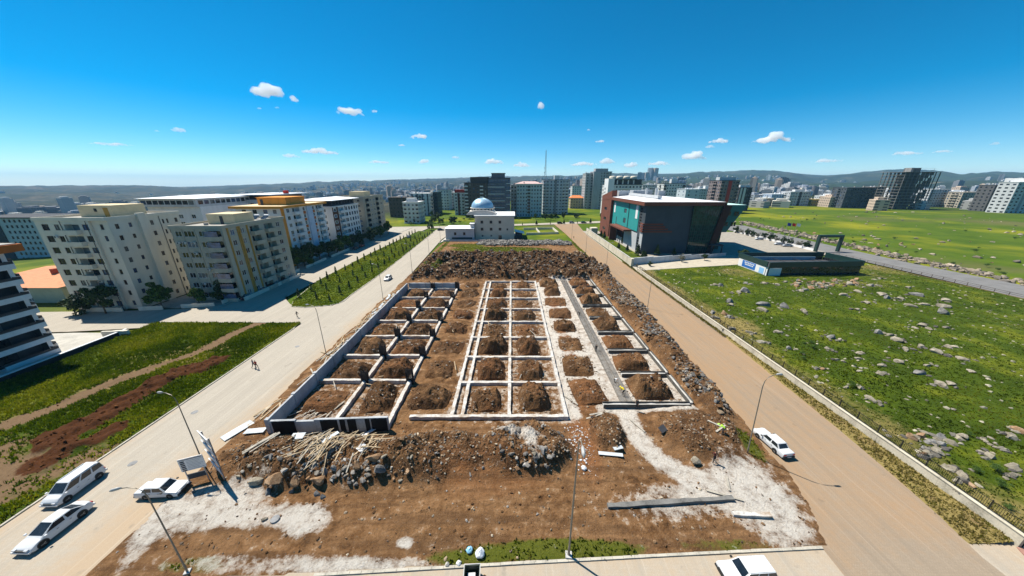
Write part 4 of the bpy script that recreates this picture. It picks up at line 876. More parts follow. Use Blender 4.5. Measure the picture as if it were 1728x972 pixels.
GLASS = [glass_dark, glass_dark, glass_dark, glass_curtain, glass_blue]
def facade_walls(B, outline, z0, z1, mat, sides, name='wall', fh=2.9, depth=0.22, frame=pvc, detail=2, glass=None, wallback=None, parent=None):
    """outline: counter-clockwise corners (local); sides: {edge: [items]}; an item is a column repeated on every floor:
       (kind, u, width, height, sill, floors) with kind 'w' window, 'b' recessed balcony with a projecting slab"""
    mb = MB(); B.walls = getattr(B, 'walls', [])
    n = len(outline); root = parent or B.o
    for e in range(n):
        ax, ay = outline[e]; bx, by = outline[(e + 1) % n]
        L = math.hypot(bx - ax, by - ay); dx, dy = (bx - ax) / L, (by - ay) / L; nx, ny = dy, -dx
        holes = []
        for it in sides.get(e, []):
            kind, u, w, h, sill, floors = it[:6]
            for fl in floors:
                zb = z0 + fl * fh + sill
                if zb + h > z1 - 0.1: continue
                dp = 1.3 if kind == 'b' else depth
                if detail < 2 and kind == 'b': dp = 1.0
                holes.append((max(0.12, u - w/2), min(L - 0.12, u + w/2), zb, zb + h, kind, dp, it))
        us = sorted({0.0, L} | {round(v, 3) for hh in holes for v in hh[:2]}); zs = sorted({z0, z1} | {round(v, 3) for hh in holes for v in hh[2:4]})
        P = lambda u, z, d=0.0: (ax + dx*u - nx*d, ay + dy*u - ny*d, z)
        for i in range(len(us) - 1):
            um = (us[i] + us[i+1]) / 2
            col_h = [hh for hh in holes if hh[0] - 1e-4 < um < hh[1] + 1e-4]
            j = 0
            while j < len(zs) - 1:
                zm = (zs[j] + zs[j+1]) / 2
                if any(hh[2] < zm < hh[3] for hh in col_h): j += 1; continue
                k = j
                while k + 1 < len(zs) - 1 and not any(hh[2] < (zs[k+1] + zs[k+2]) / 2 < hh[3] for hh in col_h): k += 1
                mb.add([P(us[i], zs[j]), P(us[i+1], zs[j]), P(us[i+1], zs[k+1]), P(us[i], zs[k+1])], [(0, 1, 2, 3)]); j = k + 1
        ang = math.atan2(dy, dx)
        for (u0, u1, za, zb, kind, dp, it) in holes:
            u0 = round(u0, 3); u1 = round(u1, 3); za = round(za, 3); zb = round(zb, 3)
            mi = 1 if (kind == 'b' and wallback) else 0
            mb.add([P(u0, za), P(u0, za, dp), P(u0, zb, dp), P(u0, zb)], [(0, 1, 2, 3)], mi)
            mb.add([P(u1, za), P(u1, zb), P(u1, zb, dp), P(u1, za, dp)], [(0, 1, 2, 3)], mi)
            mb.add([P(u0, za), P(u1, za), P(u1, za, dp), P(u0, za, dp)], [(0, 1, 2, 3)], mi)
            mb.add([P(u0, zb), P(u0, zb, dp), P(u1, zb, dp), P(u1, zb)], [(0, 1, 2, 3)], mi)
            w = u1 - u0; h = zb - za; um = (u0 + u1) / 2
            g = glass or rnd.choice(GLASS)
            if kind == 'w':
                px = P(um, za, dp - 0.06)
                if detail >= 2:
                    o = link('window', window_meshes(w, h, it[6] if len(it) > 6 and it[6] else frame, 2 if w < 2 else 3), root, px, ang)
                    link('pane', pane_mesh(w - 0.1, h, g), o, (0, 0.02, 0))
                else: link('window', pane_mesh(w, h, g), root, px, ang)
                mb.add([P(u0, za, dp), P(u1, za, dp), P(u1, zb, dp), P(u0, zb, dp)], [(0, 1, 2, 3)])
            else:
                mb.add([P(u0, za, dp), P(u1, za, dp), P(u1, zb, dp), P(u0, zb, dp)], [(0, 1, 2, 3)], mi)
                dw = min(w * 0.6, 2.6)
                o = link('balcony_door', pane_mesh(dw, h - 0.25, rnd.choice([glass_dark, glass_dark, glass_curtain])), root, P(um - (w - dw) * 0.3, za, dp - 0.03), ang)
                st = it[6] if len(it) > 6 and it[6] else ('solid', mat)
                style, bm = st[0], st[1]; pr = 1.15 if len(it) < 8 else it[7]
                bo = cached(('balc', round(w, 2), style, bm.name, pr), lambda: balcony_mesh(w, pr, style, bm))
                o = link('balcony', bo[0], root, P(um, za, 0), ang)
                if bo[1]: link('railing', bo[1], o)
                if style == 'glazed': link('glazing', cached(('glz', round(w, 2), pr), lambda: MB().box(-w/2 - .1, w/2 + .1, -pr + .04, -pr + .08, 0.9, 2.28).mesh('glazing', glass_blue)), o)
    return mb.build(name, [mat, wallback or mat], root)
def balcony_mesh(w, pr, style, m):
    W = w/2 + 0.15
    mb = MB(); mb.box(-W, W, -pr, -0.012, -0.2, 0.02); rail = None
    if style in ('solid', 'glazed'):
        mb.box(-W, W, -pr, -pr + 0.12, 0.02, 0.9); mb.box(-W, -W + 0.12, -pr + 0.12, -0.012, 0.02, 0.9); mb.box(W - 0.12, W, -pr + 0.12, -0.012, 0.02, 0.9)
    else:
        mb.box(-W, W, -pr - 0.02, -pr + 0.14, 0.02, 0.72 if style == 'band' else 0.12)
        rb = MB(); z0 = 0.73 if style == 'band' else 0.13
        if style == 'band': rb.box(-W + .03, W - .03, -pr + 0.03, -pr + 0.07, z0, 1.2)
        else:
            rb.box(-W + .03, W - .03, -pr + 0.02, -pr + 0.07, 1.0, 1.06)
            k = -W + 0.1
            while k < W: rb.box(k, k + 0.03, -pr + 0.03, -pr + 0.06, z0, 1.0); k += 0.16
        rb.box(-W + .02, -W + .06, -pr + .08, -0.02, z0, 1.06); rb.box(W - .06, W - .02, -pr + .08, -0.02, z0, 1.06)
        rail = rb.mesh('railing', dark_frame)
    return mb.mesh('balcony', m), rail
def rect(x0, x1, y0, y1): return [(x0, y0), (x1, y0), (x1, y1), (x0, y1)]
def roof_slab(B, x0, x1, y0, y1, z, m, over=0.0, th=0.3, par=0.7, name='roof'):
    o = B.box(name, x0 - over, x1 + over, y0 - over, y1 + over, z, z + th, m)
    if par:
        mb = MB(); t = 0.22; zz = z + th; x0 -= over; x1 += over; y0 -= over; y1 += over
        mb.box(x0, x1, y0, y0 + t, zz + .002, zz + par); mb.box(x0, x1, y1 - t, y1, zz + .002, zz + par); mb.box(x0, x0 + t, y0 + t, y1 - t, zz + .002, zz + par); mb.box(x1 - t, x1, y0 + t, y1 - t, zz + .002, zz + par)
        mb.build('parapet', m, o)
    return o
F = lambda a, b: range(a, b)
cream = plain('cream_render', (0.60, 0.56, 0.47), var=0.08, streak=True)
beige = plain('beige_render', (0.40, 0.375, 0.30), var=0.10, streak=True)
warm = plain('warm_cream_roof_render', (0.62, 0.50, 0.31), var=0.12)
orange = plain('orange_paint', (0.62, 0.26, 0.045), var=0.12, streak=True)
ochre = plain('ochre_stripe_paint', (0.38, 0.22, 0.05), var=0.12)
rust = plain('rust_orange_panel', (0.42, 0.12, 0.025), var=0.15)
brown_c = plain('dark_brown_cladding', (0.11, 0.05, 0.032), var=0.2)
charcoal = plain('charcoal_render', (0.055, 0.056, 0.062), var=0.2)
palegrey = plain('pale_grey_render', (0.48, 0.49, 0.50), var=0.12, streak=True)
paleblue = plain('pale_blue_render', (0.45, 0.53, 0.66), var=0.1)
dgreen = plain('dark_green_render', (0.022, 0.055, 0.018), var=0.2)
whiteroof = plain('white_metal_roof', (0.74, 0.75, 0.77), 0.5, 0.4, var=0.08)
roofgrey = plain('roof_felt', (0.33, 0.31, 0.28), var=0.2)
tile_red = plain('red_roof_tile', (0.48, 0.20, 0.11), var=0.15, scale=2)
def pipe(B, x, y, z0, z1): MB().tube([(x, y, z0), (x, y, z1)], 0.06, 6).build('drainpipe', charcoal, B.o)
def rooftop(B, x, y, z, n=3):
    """small rooftop kit: solar heater tank with panel, vents"""
    for i in range(n):
        px = x + rnd.uniform(-3, 3); py = y + rnd.uniform(-3, 3)
        t = MB(); t.tube([(px - .7, py, z + 1.1), (px + .7, py, z + 1.1)], 0.3, 10); t.bar((px, py, z), (px, py, z + .9), .06, .06); t.build('water_heater', whiteroof, B.o)
        p = MB(); p.add([(px - .9, py - 1.9, z + .15), (px + .9, py - 1.9, z + .15), (px + .9, py - .3, z + 1.0), (px - .9, py - .3, z + 1.0)], [(0, 1, 2, 3)]); p.add([(px - .9, py - 1.9, z + .09), (px + .9, py - 1.9, z + .09), (px + .9, py - .3, z + .94), (px - .9, py - .3, z + .94)], [(3, 2, 1, 0)]); p.build('solar_panel', glass_dark, B.o)

def ac_units(B, spots):
    for (x, y, z, a) in spots:
        o = link('air_conditioner', cached('ac_unit', lambda: MB().box(-.42, .42, -.34, -.02, 0, .58).mesh('air_conditioner', plain('ac_white', (0.55, 0.55, 0.53), .6, .3))), B.o, (x, y, z), a)
        link('fan_grille', cached('ac_fan', lambda: MB().tube([(-.1, -.345, .29), (-.1, -.36, .29)], .22, 14).mesh('fan_grille', dark_frame)), o)
def ac_rows(B, x, y0, y1, floors, fh, n, a=PI/2, south=None):
    sp = []
    for i in range(n):
        fl = rnd.choice(list(floors)); u = rnd.uniform(y0, y1)
        sp.append((x, u, fl*fh + rnd.choice([.3, 1.9]), a) if south is None else (u, south, fl*fh + rnd.choice([.3, 1.9]), 0))
    ac_units(B, sp)
# leftmost white block with charcoal balconies and orange trim
B = Bld('apartment_block', 'white apartment block with black balconies and orange roof edge at the left picture edge', 'apartment block', -98.3, 46, 0)
SL = ('band', white_paint)
facade_walls(B, rect(-7, 7, -12, 8.5), 0, 20.0, white_paint, {1: [('w', 3.0, 1.9, 1.5, 0.9, F(0, 7), dark_frame), ('w', 6.2, 1.6, 1.4, 0.95, F(0, 7), dark_frame), ('w', 11.2, 1.9, 1.6, 0.8, F(0, 7), dark_frame), ('b', 16.6, 6.6, 2.5, 0.12, F(0, 7), SL, 1.7)],
             0: [('w', 3, 1.6, 1.4, .9, F(0, 7)), ('w', 9, 1.6, 1.4, .9, F(0, 7))], 2: [('b', 4.0, 5, 2.4, 0.15, F(0, 7), SL, 1.4), ('w', 10, 1.6, 1.4, .9, F(0, 7))]}, wallback=charcoal, fh=2.86, frame=dark_frame)
B.box('trim_panel', 7.004, 7.10, -3.6, -2.2, 0, 19.9, rust)
B.box('roof', -8.0, 9.0, -13, 9.9, 20.0, 21.3, rust); B.box('roof_deck', -7.6, 8.6, -12.6, 9.5, 21.3, 21.45, roofgrey)

# tall cream block
B = Bld('apartment_block', 'tall cream apartment block with plain slit windows and a roof stair house, left side', 'apartment block', -107, 84, 0)
SB = ('solid', cream)
facade_walls(B, [(-8, -8.5), (5.0, -8.5), (5.0, -8.0), (9, -8.0), (9, 9), (-8, 9)], 0, 23.0, cream,
             {0: [('w', 2.2, 1.7, 1.5, 0.9, F(0, 8)), ('w', 5.0, 1.2, 1.4, 0.95, F(0, 8)), ('b', 8.6, 3.6, 2.2, 0.15, F(0, 8), SB, 1.0), ('w', 11.9, 1.5, 1.4, 0.95, F(0, 8))],
              2: [('w', 2.2, 0.8, 1.3, 1.0, F(0, 8))],
              3: [('w', 1.6, 0.8, 1.2, 1.0, F(0, 8)), ('w', 4.4, 0.7, 1.1, 1.1, F(0, 8)), ('w', 9.4, 0.8, 1.2, 1.0, F(0, 8)), ('w', 12.3, 0.5, 1.2, 1.0, F(0, 8)), ('w', 13.4, 0.5, 1.2, 1.0, F(0, 8)), ('w', 15.8, 0.8, 1.2, 1.0, F(0, 8))],
              5: [('b', 4, 3.5, 2.2, 0.15, F(1, 8), SB, 1.5), ('b', 12, 3.5, 2.2, 0.15, F(1, 8), SB, 1.5)], 4: [('w', 5, 1.5, 1.4, .9, F(0, 8)), ('w', 11, 1.5, 1.4, .9, F(0, 8))]}, fh=2.83, frame=brown_frame)
B.box('stair_shaft', 9.004, 9.65, -1.9, -0.1, 0, 24.2, cream)
roof_slab(B, -8, 9.0, -8.5, 9, 23.0, cream, 0.18, 0.25, 0.55); B.box('roof_deck', -7.8, 8.8, -8.2, 8.8, 23.26, 23.30, roofgrey)
B.box('stair_house', -4.2, 4.5, -2.5, 5.0, 23.3, 26.2, warm); B.box('stair_house_door', 2.2, 3.4, -2.56, -2.5, 23.3, 25.6, ochre); B.box('stair_house_window', -0.2, 0.5, -2.55, -2.5, 24.6, 25.4, glass_dark)
pipe(B, -1.8, -8.6, 0, 23); pipe(B, 4.4, -8.6, 0, 23); pipe(B, 9.1, 3.4, 0, 23)
rooftop(B, 1.5, 7.0, 23.3, 2); ac_rows(B, 9.02, 2, 8.5, F(1, 7), 2.83, 4); ac_rows(B, 0, -7.5, 4, F(1, 7), 2.83, 6, south=-8.52)

# beige block with ochre stripes and blue glazed corner balconies
B = Bld('apartment_block', 'beige apartment block with ochre vertical stripes and blue glazed corner balconies', 'apartment block', -83.2, 93.5, 0)
SG = ('glazed', beige); SB = ('solid', beige)
facade_walls(B, rect(-6.8, 6.8, -11.5, 11.5), 0, 20.2, beige,
             {0: [('w', 1.7, 1.7, 1.5, .9, F(0, 7)), ('w', 4.6, 3.0, 1.6, .85, F(0, 7)), ('w', 8.0, 1.9, 1.5, .9, F(0, 7)), ('b', 11.4, 3.3, 2.3, .15, F(0, 7), SG, 1.3)],
              1: [('w', 3.0, 1.3, 1.5, .9, F(0, 7)), ('w', 6.3, 1.3, 1.5, .9, F(0, 7)), ('b', 10.6, 3.4, 2.3, .15, F(0, 7), SB, 1.2), ('b', 16, 3.4, 2.3, .15, F(0, 7), SB, 1.2), ('w', 20.2, 1.6, 1.5, .9, F(0, 7))],
              3: [('b', 4, 3.4, 2.3, .15, F(1, 7), SB, 1.4), ('b', 19, 3.4, 2.3, .15, F(1, 7), SB, 1.4)], 2: [('w', 4, 1.6, 1.5, .9, F(0, 7)), ('w', 9, 1.6, 1.5, .9, F(0, 7))]}, fh=2.86)
for u in (1.4, 4.6, 5.2, 7.9): B.box('stripe_pilaster', 6.804, 6.98, -11.5 + u - .22, -11.5 + u + .22, 0, 20.2, ochre)
for u in (2.9, 6.2, 9.3): B.box('pilaster', -6.8 + u - .12, -6.8 + u + .12, -11.62, -11.504, 0, 20.2, beige)
roof_slab(B, -6.8, 6.8, -11.5, 11.5, 20.2, beige, 0.25, 0.25, 0.55); B.box('roof_deck', -6.7, 6.7, -11.3, 11.3, 20.46, 20.5, roofgrey)
B.box('stair_house', -3.0, 4.6, -4.5, 2.5, 20.5, 23.3, warm); B.box('stair_house_door', 0.6, 1.5, -4.56, -4.5, 20.5, 22.7, dark_frame)
MB().tube([(-1.8, -6.5, 20.5), (-1.8, -6.5, 21.1)], 0.5, 12).build('roof_vent', roofgrey, B.o)
B.box('garden_wall', 7.6, 7.9, -12, 12, 0, 1.1, cream); ac_rows(B, 0, -6, 3.0, F(1, 6), 2.86, 6, south=-11.64); rooftop(B, 1, 7, 20.5, 2)

# white and orange block
B = Bld('apartment_block', 'white apartment block with orange fascia and penthouse and pale blue pilasters', 'apartment block', -95, 132.5, 0)
SB = ('solid', white_paint); SR = ('rail', white_paint)
facade_walls(B, rect(-8.5, 8.5, -13.5, 13.5), 0, 22.4, white_paint,
             {0: [('w', 3, 1.6, 1.4, .9, F(0, 8), brown_frame), ('w', 7, 1.6, 1.4, .9, F(0, 8), brown_frame), ('w', 11, 1.6, 1.4, .9, F(0, 8), brown_frame), ('w', 14.5, 1.4, 1.4, .9, F(0, 8), brown_frame)],
              1: [('w', 3.6, 1.6, 1.5, .9, F(0, 8)), ('b', 8.2, 4.2, 2.3, .15, F(0, 8), SB, 1.1), ('w', 13.2, 1.3, 1.4, .9, F(0, 8)), ('w', 19.4, 1.3, 1.4, .9, F(0, 8)), ('b', 23.6, 4.0, 2.3, .15, F(0, 8), SB, 1.1)]}, fh=2.8)
B.box('corner_pillar', 8.504, 8.9, -13.9, -12.6, 0, 22.4, orange)
B.box('pilaster', 8.504, 8.95, -13.5 + 14.6, -13.5 + 18.2, 0, 22.9, paleblue)
for fl in range(7):
    for u in (13.2, 19.4): B.box('orange_panel', 8.504, 8.60, -13.5 + u - .75, -13.5 + u + .75, fl*2.8 + 2.45, fl*2.8 + 3.55, rust)
B.box('roof', -9.8, 9.8, -15, 14.6, 22.4, 23.2, orange); B.box('roof_deck', -9.4, 9.4, -14.6, 14.2, 23.2, 23.25, warm)
B.box('penthouse', -3.5, 7.5, -8.5, 3, 23.25, 26.0, orange); B.box('penthouse_roof', -3.8, 7.8, -8.8, 3.3, 26.0, 26.15, orange); ac_rows(B, 8.52, -11, -7, F(1, 7), 2.8, 4); B.box('penthouse_door', -2.4, -1.3, -8.56, -8.5, 23.25, 25.4, dark_frame)

# brown and white block with a white setback roof
B = Bld('apartment_block', 'brown and white apartment block with grid of dark framed windows and white setback roof', 'apartment block', -94.5, 165, 0)
SB = ('solid', plain('brown_balcony_render', (0.22, 0.12, 0.085), var=0.15)); SW = ('solid', white_paint)
facade_walls(B, rect(-8.5, 8.5, -13, 13), 0, 20.2, white_paint,
             {0: [('w', 3, 1.6, 1.4, .9, F(0, 7)), ('w', 8, 1.6, 1.4, .9, F(0, 7)), ('w', 13, 1.6, 1.4, .9, F(0, 7))],
              1: [('w', 2.4, 1.9, 1.5, .9, F(0, 7)), ('b', 8.0, 4.6, 2.3, .15, F(0, 7), SW, 1.2), ('w', 13.4, 1.5, 1.7, .75, F(0, 7), dark_frame), ('w', 16.2, 1.5, 1.7, .75, F(0, 7), dark_frame), ('w', 19.0, 1.5, 1.7, .75, F(0, 7), dark_frame), ('w', 21.8, 1.5, 1.7, .75, F(0, 7), dark_frame), ('w', 24.4, 1.2, 1.7, .75, F(0, 7), dark_frame)]}, fh=2.86)
B.box('brown_panel', 8.504, 8.62, -13, -12.2, 0, 20.2, brown_c); B.box('brown_panel', 8.504, 8.62, -9.4, -8.0, 0, 20.2, brown_c); B.box('brown_panel', 8.504, 8.62, -1.4, -0.9, 0, 20.2, brown_c)
for fl in range(6): B.box('brown_panel', 8.506, 8.60, -12.2, -9.4, fl*2.86 + 2.5, fl*2.86 + 3.7, brown_c)
B.box('roof', -8.9, 8.9, -13.4, 13.4, 20.2, 20.6, white_paint)
facade_walls(B, rect(-7, 7.5, -11, 11), 20.6, 23.2, charcoal, {0: [('w', 3 + 2.6*i, 2.0, 1.6, .6, [0], dark_frame) for i in range(5)], 1: [('w', 2 + 2.9*i, 2.3, 1.6, .6, [0], dark_frame) for i in range(7)]}, 'penthouse_wall', glass=glass_dark)
mb = MB(); mb.add([(-9.5, -14, 23.2), (9.5, -14, 23.2), (9.5, 14, 23.2), (-9.5, 14, 23.2), (-9.5, -14, 23.4), (9.5, -14, 23.4), (9.5, 14, 23.4), (-9.5, 14, 23.4), (0, -8, 24.4), (0, 8, 24.4)], [(3,2,1,0),(0,1,5,4),(1,2,6,5),(2,3,7,6),(3,0,4,7),(4,5,8),(5,6,9,8),(6,7,9),(7,4,8,9)]); mb.build('setback_roof', whiteroof, B.o)

# drab block at the end of the row
B = Bld('apartment_block', 'taupe apartment block with dark open balconies at the far end of the left row', 'apartment block', -93, 196.5, 0)
taupe = plain('taupe_render', (0.36, 0.33, 0.27), var=0.12, streak=True); SB = ('solid', taupe)
facade_walls(B, rect(-8.5, 8.5, -14, 14), 0, 23, taupe,
             {0: [('w', 4, 1.6, 1.4, .9, F(0, 8)), ('w', 9, 1.6, 1.4, .9, F(0, 8)), ('w', 14, 1.4, 1.4, .9, F(0, 8))],
              1: [('b', 4.5, 4.4, 2.4, .12, F(0, 8), SB, 1.2), ('w', 9.5, 1.4, 1.4, .9, F(0, 8)), ('w', 14, 1.4, 1.4, .9, F(0, 8)), ('b', 18.5, 4, 2.4, .12, F(0, 8), SB, 1.2), ('w', 24.5, 1.6, 1.4, .9, F(0, 8))]}, fh=2.85, wallback=charcoal)
roof_slab(B, -8.5, 8.5, -14, 14, 23, taupe, 0.3, 0.3, 0.6); B.box('stair_house', -3.5, 5, -5, 4, 23.3, 26.3, warm)
MB().tube([(1, 0, 26.3), (1, 0, 28.2)], 0.05, 5).build('aerial', steel, B.o)

# green and white pair behind the front row
B = Bld('apartment_block', 'dark green and white apartment block with glazed attic and white roof behind the cream block', 'apartment block', -131, 138, 0)
facade_walls(B, rect(-11, 9.5, -14, 14), 0, 22.6, white_paint,
             {0: [('w', 3, 2.4, 1.5, .8, F(3, 7)), ('w', 6.2, 2.4, 1.5, .8, F(3, 7)), ('w', 12, 1.8, 1.5, .8, F(3, 7)), ('w', 17, 1.6, 1.5, .8, F(3, 7))], 1: [('w', 3 + 5*i, 1.6, 1.5, .8, F(3, 7)) for i in range(5)]}, fh=2.9)
B.box('green_panel', -11, -1.2, -14.12, -14.004, 8, 20.4, dgreen)
for u in (-8.0, -4.8):
    for fl in (4, 5, 6):
        o = link('window', window_meshes(2.4, 1.5, pvc, 3), B.o, (u, -14.16, fl*2.9 + .8)); link('pane', pane_mesh(2.3, 1.5, glass_dark), o, (0, 0.02, 0))
facade_walls(B, rect(-12.3, 9.5, -15, 14), 22.6, 25.6, palegrey, {0: [('w', 1.6 + 2.3*i, 2.0, 1.5, .9, [0], dark_frame) for i in range(9)], 1: [('w', 2 + 2.5*i, 2.0, 1.5, .9, [0], dark_frame) for i in range(10)]}, 'attic_wall', fh=3)
mb = MB(); mb.add([(-13, -15.7, 25.6), (10.2, -15.7, 25.6), (10.2, 14.6, 25.6), (-13, 14.6, 25.6), (-13, -15.7, 25.75), (10.2, -15.7, 25.75), (10.2, 14.6, 25.75), (-13, 14.6, 25.75), (-1, -6, 26.7), (-1, 6, 26.7)], [(3,2,1,0),(0,1,5,4),(1,2,6,5),(2,3,7,6),(3,0,4,7),(4,5,8),(5,6,9,8),(6,7,9),(7,4,8,9)]); mb.build('roof', whiteroof, B.o)
B = Bld('apartment_block', 'white block with a wide pale metal roof behind the beige striped block', 'apartment block', -119, 160, 0)
facade_walls(B, rect(-9, 8, -13, 13), 0, 24, palegrey, {0: [('w', 3, 1.7, 1.6, .8, F(4, 8)), ('w', 8.5, 1.7, 1.6, .8, F(4, 8)), ('w', 14, 1.7, 1.6, .8, F(4, 8))], 1: [('b', 4, 3.6, 2.3, .15, F(4, 8), ('solid', palegrey)), ('w', 9, 1.6, 1.5, .8, F(4, 8)), ('w', 14, 1.6, 1.5, .8, F(4, 8))]}, fh=2.9)
mb = MB(); mb.box(-9.8, 9, -13.8, 13.8, 26.0, 26.3); mb.build('roof', whiteroof, B.o); B.box('attic', -7.5, 7, -11, 12, 24, 26.0, charcoal)
B.box('satellite_dish_mast', 4, 4.1, 0, 0.1, 26.3, 28.3, steel); B.box('red_chimney', 7.2, 8.6, -2, 0, 26.3, 27.8, plain('red_paint', (0.42, 0.03, 0.02)))

# tiled villa and white office far left
B = Bld('villa', 'low villa with salmon tiled hip roof between the two leftmost apartment blocks', 'house', -138, 92, 0)
facade_walls(B, rect(-13, 13, -11, 11), -1, 4.6, plain('villa_render', (0.35, 0.38, 0.30)), {0: [('w', 6, 1.6, 1.3, 1, [0, 1]), ('w', 16, 1.6, 1.3, 1, [0, 1])], 1: [('w', 5, 1.6, 1.3, 1, [0, 1]), ('w', 15, 1.6, 1.3, 1, [0, 1])]}, fh=2.7)
mb = MB(); mb.add([(-14.5, -12.5, 4.6), (14.5, -12.5, 4.6), (14.5, 12.5, 4.6), (-14.5, 12.5, 4.6), (-5, 0, 7.4), (5, 0, 7.4)], [(3,2,1,0),(0,1,5,4),(1,2,5),(2,3,4,5),(3,0,4)]); mb.build('roof', plain('salmon_roof_tile', (0.58, 0.25, 0.13), var=0.12, scale=3), B.o)
B.box('chimney', 3, 4, -5, -4, 5.5, 7.8, plain('brick_red', (0.30, 0.07, 0.04)))
B = Bld('office_block', 'white office block with dark central stair strip at the far left behind the villa', 'office block', -262, 172, -9)
facade_walls(B, rect(-20, 22, -10, 10), 0, 23, palegrey, {0: [('w', 2 + 2.6*i, 1.3, 1.5, .9, F(0, 8)) for i in list(range(4)) + list(range(7, 16))], 1: [('w', 2 + 3*i, 1.3, 1.5, .9, F(0, 8)) for i in range(6)]}, fh=2.85, detail=1, glass=glass_dark)
B.box('stair_strip', -8.5, -3, -10.4, -10.004, 0, 23.4, charcoal); B.box('roof', -20.5, 22.5, -10.5, 10.5, 23, 23.5, charcoal)

# ------------------------------------------------------------------ mosque
stone_w = plain('pale_pink_stone', (0.66, 0.54, 0.43), var=0.08, scale=0.8)
B = Bld('mosque', 'pale stone mosque with blue dome and white flat roof behind the site', 'mosque', -10, 190, 0)
mb = MB(); mb.box(-11.5, 11.3, -11, 12, 0, 13.2); mb = None
facade_walls(B, rect(-11.2, 11.3, -11, 12), 0, 13.2, stone_w, {0: [('w', 4.0, 1.5, 1.6, 1.2, [1, 2], brown_frame), ('w', 9.2, 1.5, 1.6, 1.2, [1, 2], brown_frame), ('w', 14.3, 1.5, 1.6, 1.2, [1, 2], brown_frame), ('w', 18.5, 0.9, 1.1, 1.3, [1], brown_frame), ('w', 14.3, 1.9, 2.4, 0.05, [0], dark_frame), ('w', 4.2, 1.2, 1.2, 1.6, [0]), ('w', 9.2, 1.2, 1.2, 1.6, [0])], 3: [('w', 5, 1.5, 1.6, 1.2, [1, 2]), ('w', 12, 1.5, 1.6, 1.2, [1, 2])]}, fh=4.0, glass=glass_dark)
for z in (4.3, 8.5): B.box('string_course', -11.3, 11.4, -11.08, -11.004, z, z + 0.12, stone_w)
B.box('roof', -11.6, 11.7, -11.4, 12.4, 13.2, 13.75, plain('white_roof_coating', (0.78, 0.77, 0.75), var=0.06))
def lathe(prof, n=48, z=0):
    vs_ = [(r*math.cos(2*PI*k/n), r*math.sin(2*PI*k/n), zz + z) for r, zz in prof for k in range(n)]
    fs = [(i*n + k, i*n + (k+1) % n, (i+1)*n + (k+1) % n, (i+1)*n + k) for i in range(len(prof)-1) for k in range(n)]
    return vs_, fs
oct_ = [(8.0*math.cos(R(22.5 + 45*i)), 8.0*math.sin(R(22.5 + 45*i))) for i in range(8)]
dc = (-3.6, 0)
MB().prism([(x + dc[0] - 4, y + dc[1]) for x, y in oct_], 13.75, 15.6).build('drum_base', plain('drum_white_stone', (0.68, 0.64, 0.58), var=0.08), B.o)
ped = MB(); n = 14; w = 8.6
for i in range(n):
    a0 = PI * i / n; a1 = PI * (i + 1) / n
    p = [(-7.6 + w*math.cos(a), 13.75 + 2.6*math.sin(a)) for a in (a0, a1)]
    ped.add([(p[0][0], -8.6, 13.75), (p[1][0], -8.6, 13.75), (p[1][0], -8.6, p[1][1]), (p[0][0], -8.6, p[0][1]), (p[0][0], -3, 13.75), (p[1][0], -3, 13.75), (p[1][0], -3, p[1][1]), (p[0][0], -3, p[0][1])], [(3, 2, 1, 0), (0, 4, 7, 3), (3, 7, 6, 2), (4, 5, 6, 7)])
ped.build('arched_pediment', plain('pediment_stone', (0.48, 0.45, 0.42), var=0.1), B.o)
v_, f_ = lathe([(6.9, 15.6), (6.9, 17.0), (7.3, 17.02), (7.3, 17.3), (6.6, 17.32)], 40)
dr = MB().add([(x - 7.6, y, z) for x, y, z in v_], f_).build('drum', plain('drum_render', (0.6, 0.56, 0.5), var=0.1), B.o)
for k in range(20):
    a = 2*PI*k/20; link('window', pane_mesh(0.9, 1.0, glass_dark), dr, (-7.6 + 6.92*math.cos(a), 6.92*math.sin(a), 15.8), a + PI/2)
dm, nt, bb = new_mat('blue_metal_dome', 0.42, 0.5, 0.45); p_ = world_pos(nt)
nt.links.new(ramp(nt, noise(nt, p_, 0.6, 3), [(0.3, (0.30, 0.47, 0.60)), (0.7, (0.40, 0.57, 0.68))]), bb.inputs['Base Color'])
v_, f_ = lathe([(6.6 * math.cos(PI/2*i/16), 17.3 + 5.4 * math.sin(PI/2*i/16)) for i in range(17)], 48)
dome = MB().add([(x - 7.6, y, z) for x, y, z in v_], f_).build('dome', dm, B.o, smooth=True)
for k in range(16):
    a = 2*PI*k/16; MB().tube([(-7.6 + 6.62*math.cos(PI/2*i/10)*math.cos(a), 6.62*math.cos(PI/2*i/10)*math.sin(a), 17.3 + 5.42*math.sin(PI/2*i/10)) for i in range(11)], 0.05, 4).build('dome_rib', dm, dome)
MB().tube([(-7.6, 0, 22.6), (-7.6, 0, 23.1), (-7.6, 0, 23.3), (-7.6, 0, 23.9)], [0.06, 0.2, 0.05, 0.02], 8).build('finial', steel, B.o)
fac = plain('annex_grey_render', (0.50, 0.49, 0.50), var=0.08)
facade_walls(B, rect(-27.5, -11.3, -15, -2), 0, 6.6, fac, {0: [('w', 5.4, 1.3, 1.6, 3.2, [0], brown_frame), ('w', 10.5, 1.3, 1.6, 3.2, [0], brown_frame)]}, 'annex_wall', glass=glass_dark)
B.box('annex_roof', -28, -11.25, -15.5, -1.6, 6.6, 7.0, plain('white_roof_coating', (0.78, 0.77, 0.75)))
B.box('annex_dark_band', -24, -12.5, -15.08, -15.004, 1.0, 2.0, charcoal)
B.box('stair_annex', -13.6, -11.3, -13.5, -8, 0, 9.2, fac); B.box('stair_annex_roof', -14, -11.25, -14, -7.6, 9.2, 9.5, white_paint)
B.box('boundary_wall', -28.5, 6, -17.3, -17.0, 0, 1.0, plain('pale_wall', (0.6, 0.57, 0.52)))
B.box('side_shed', 11.9, 16.0, -9, -1, 0, 3.0, charcoal)
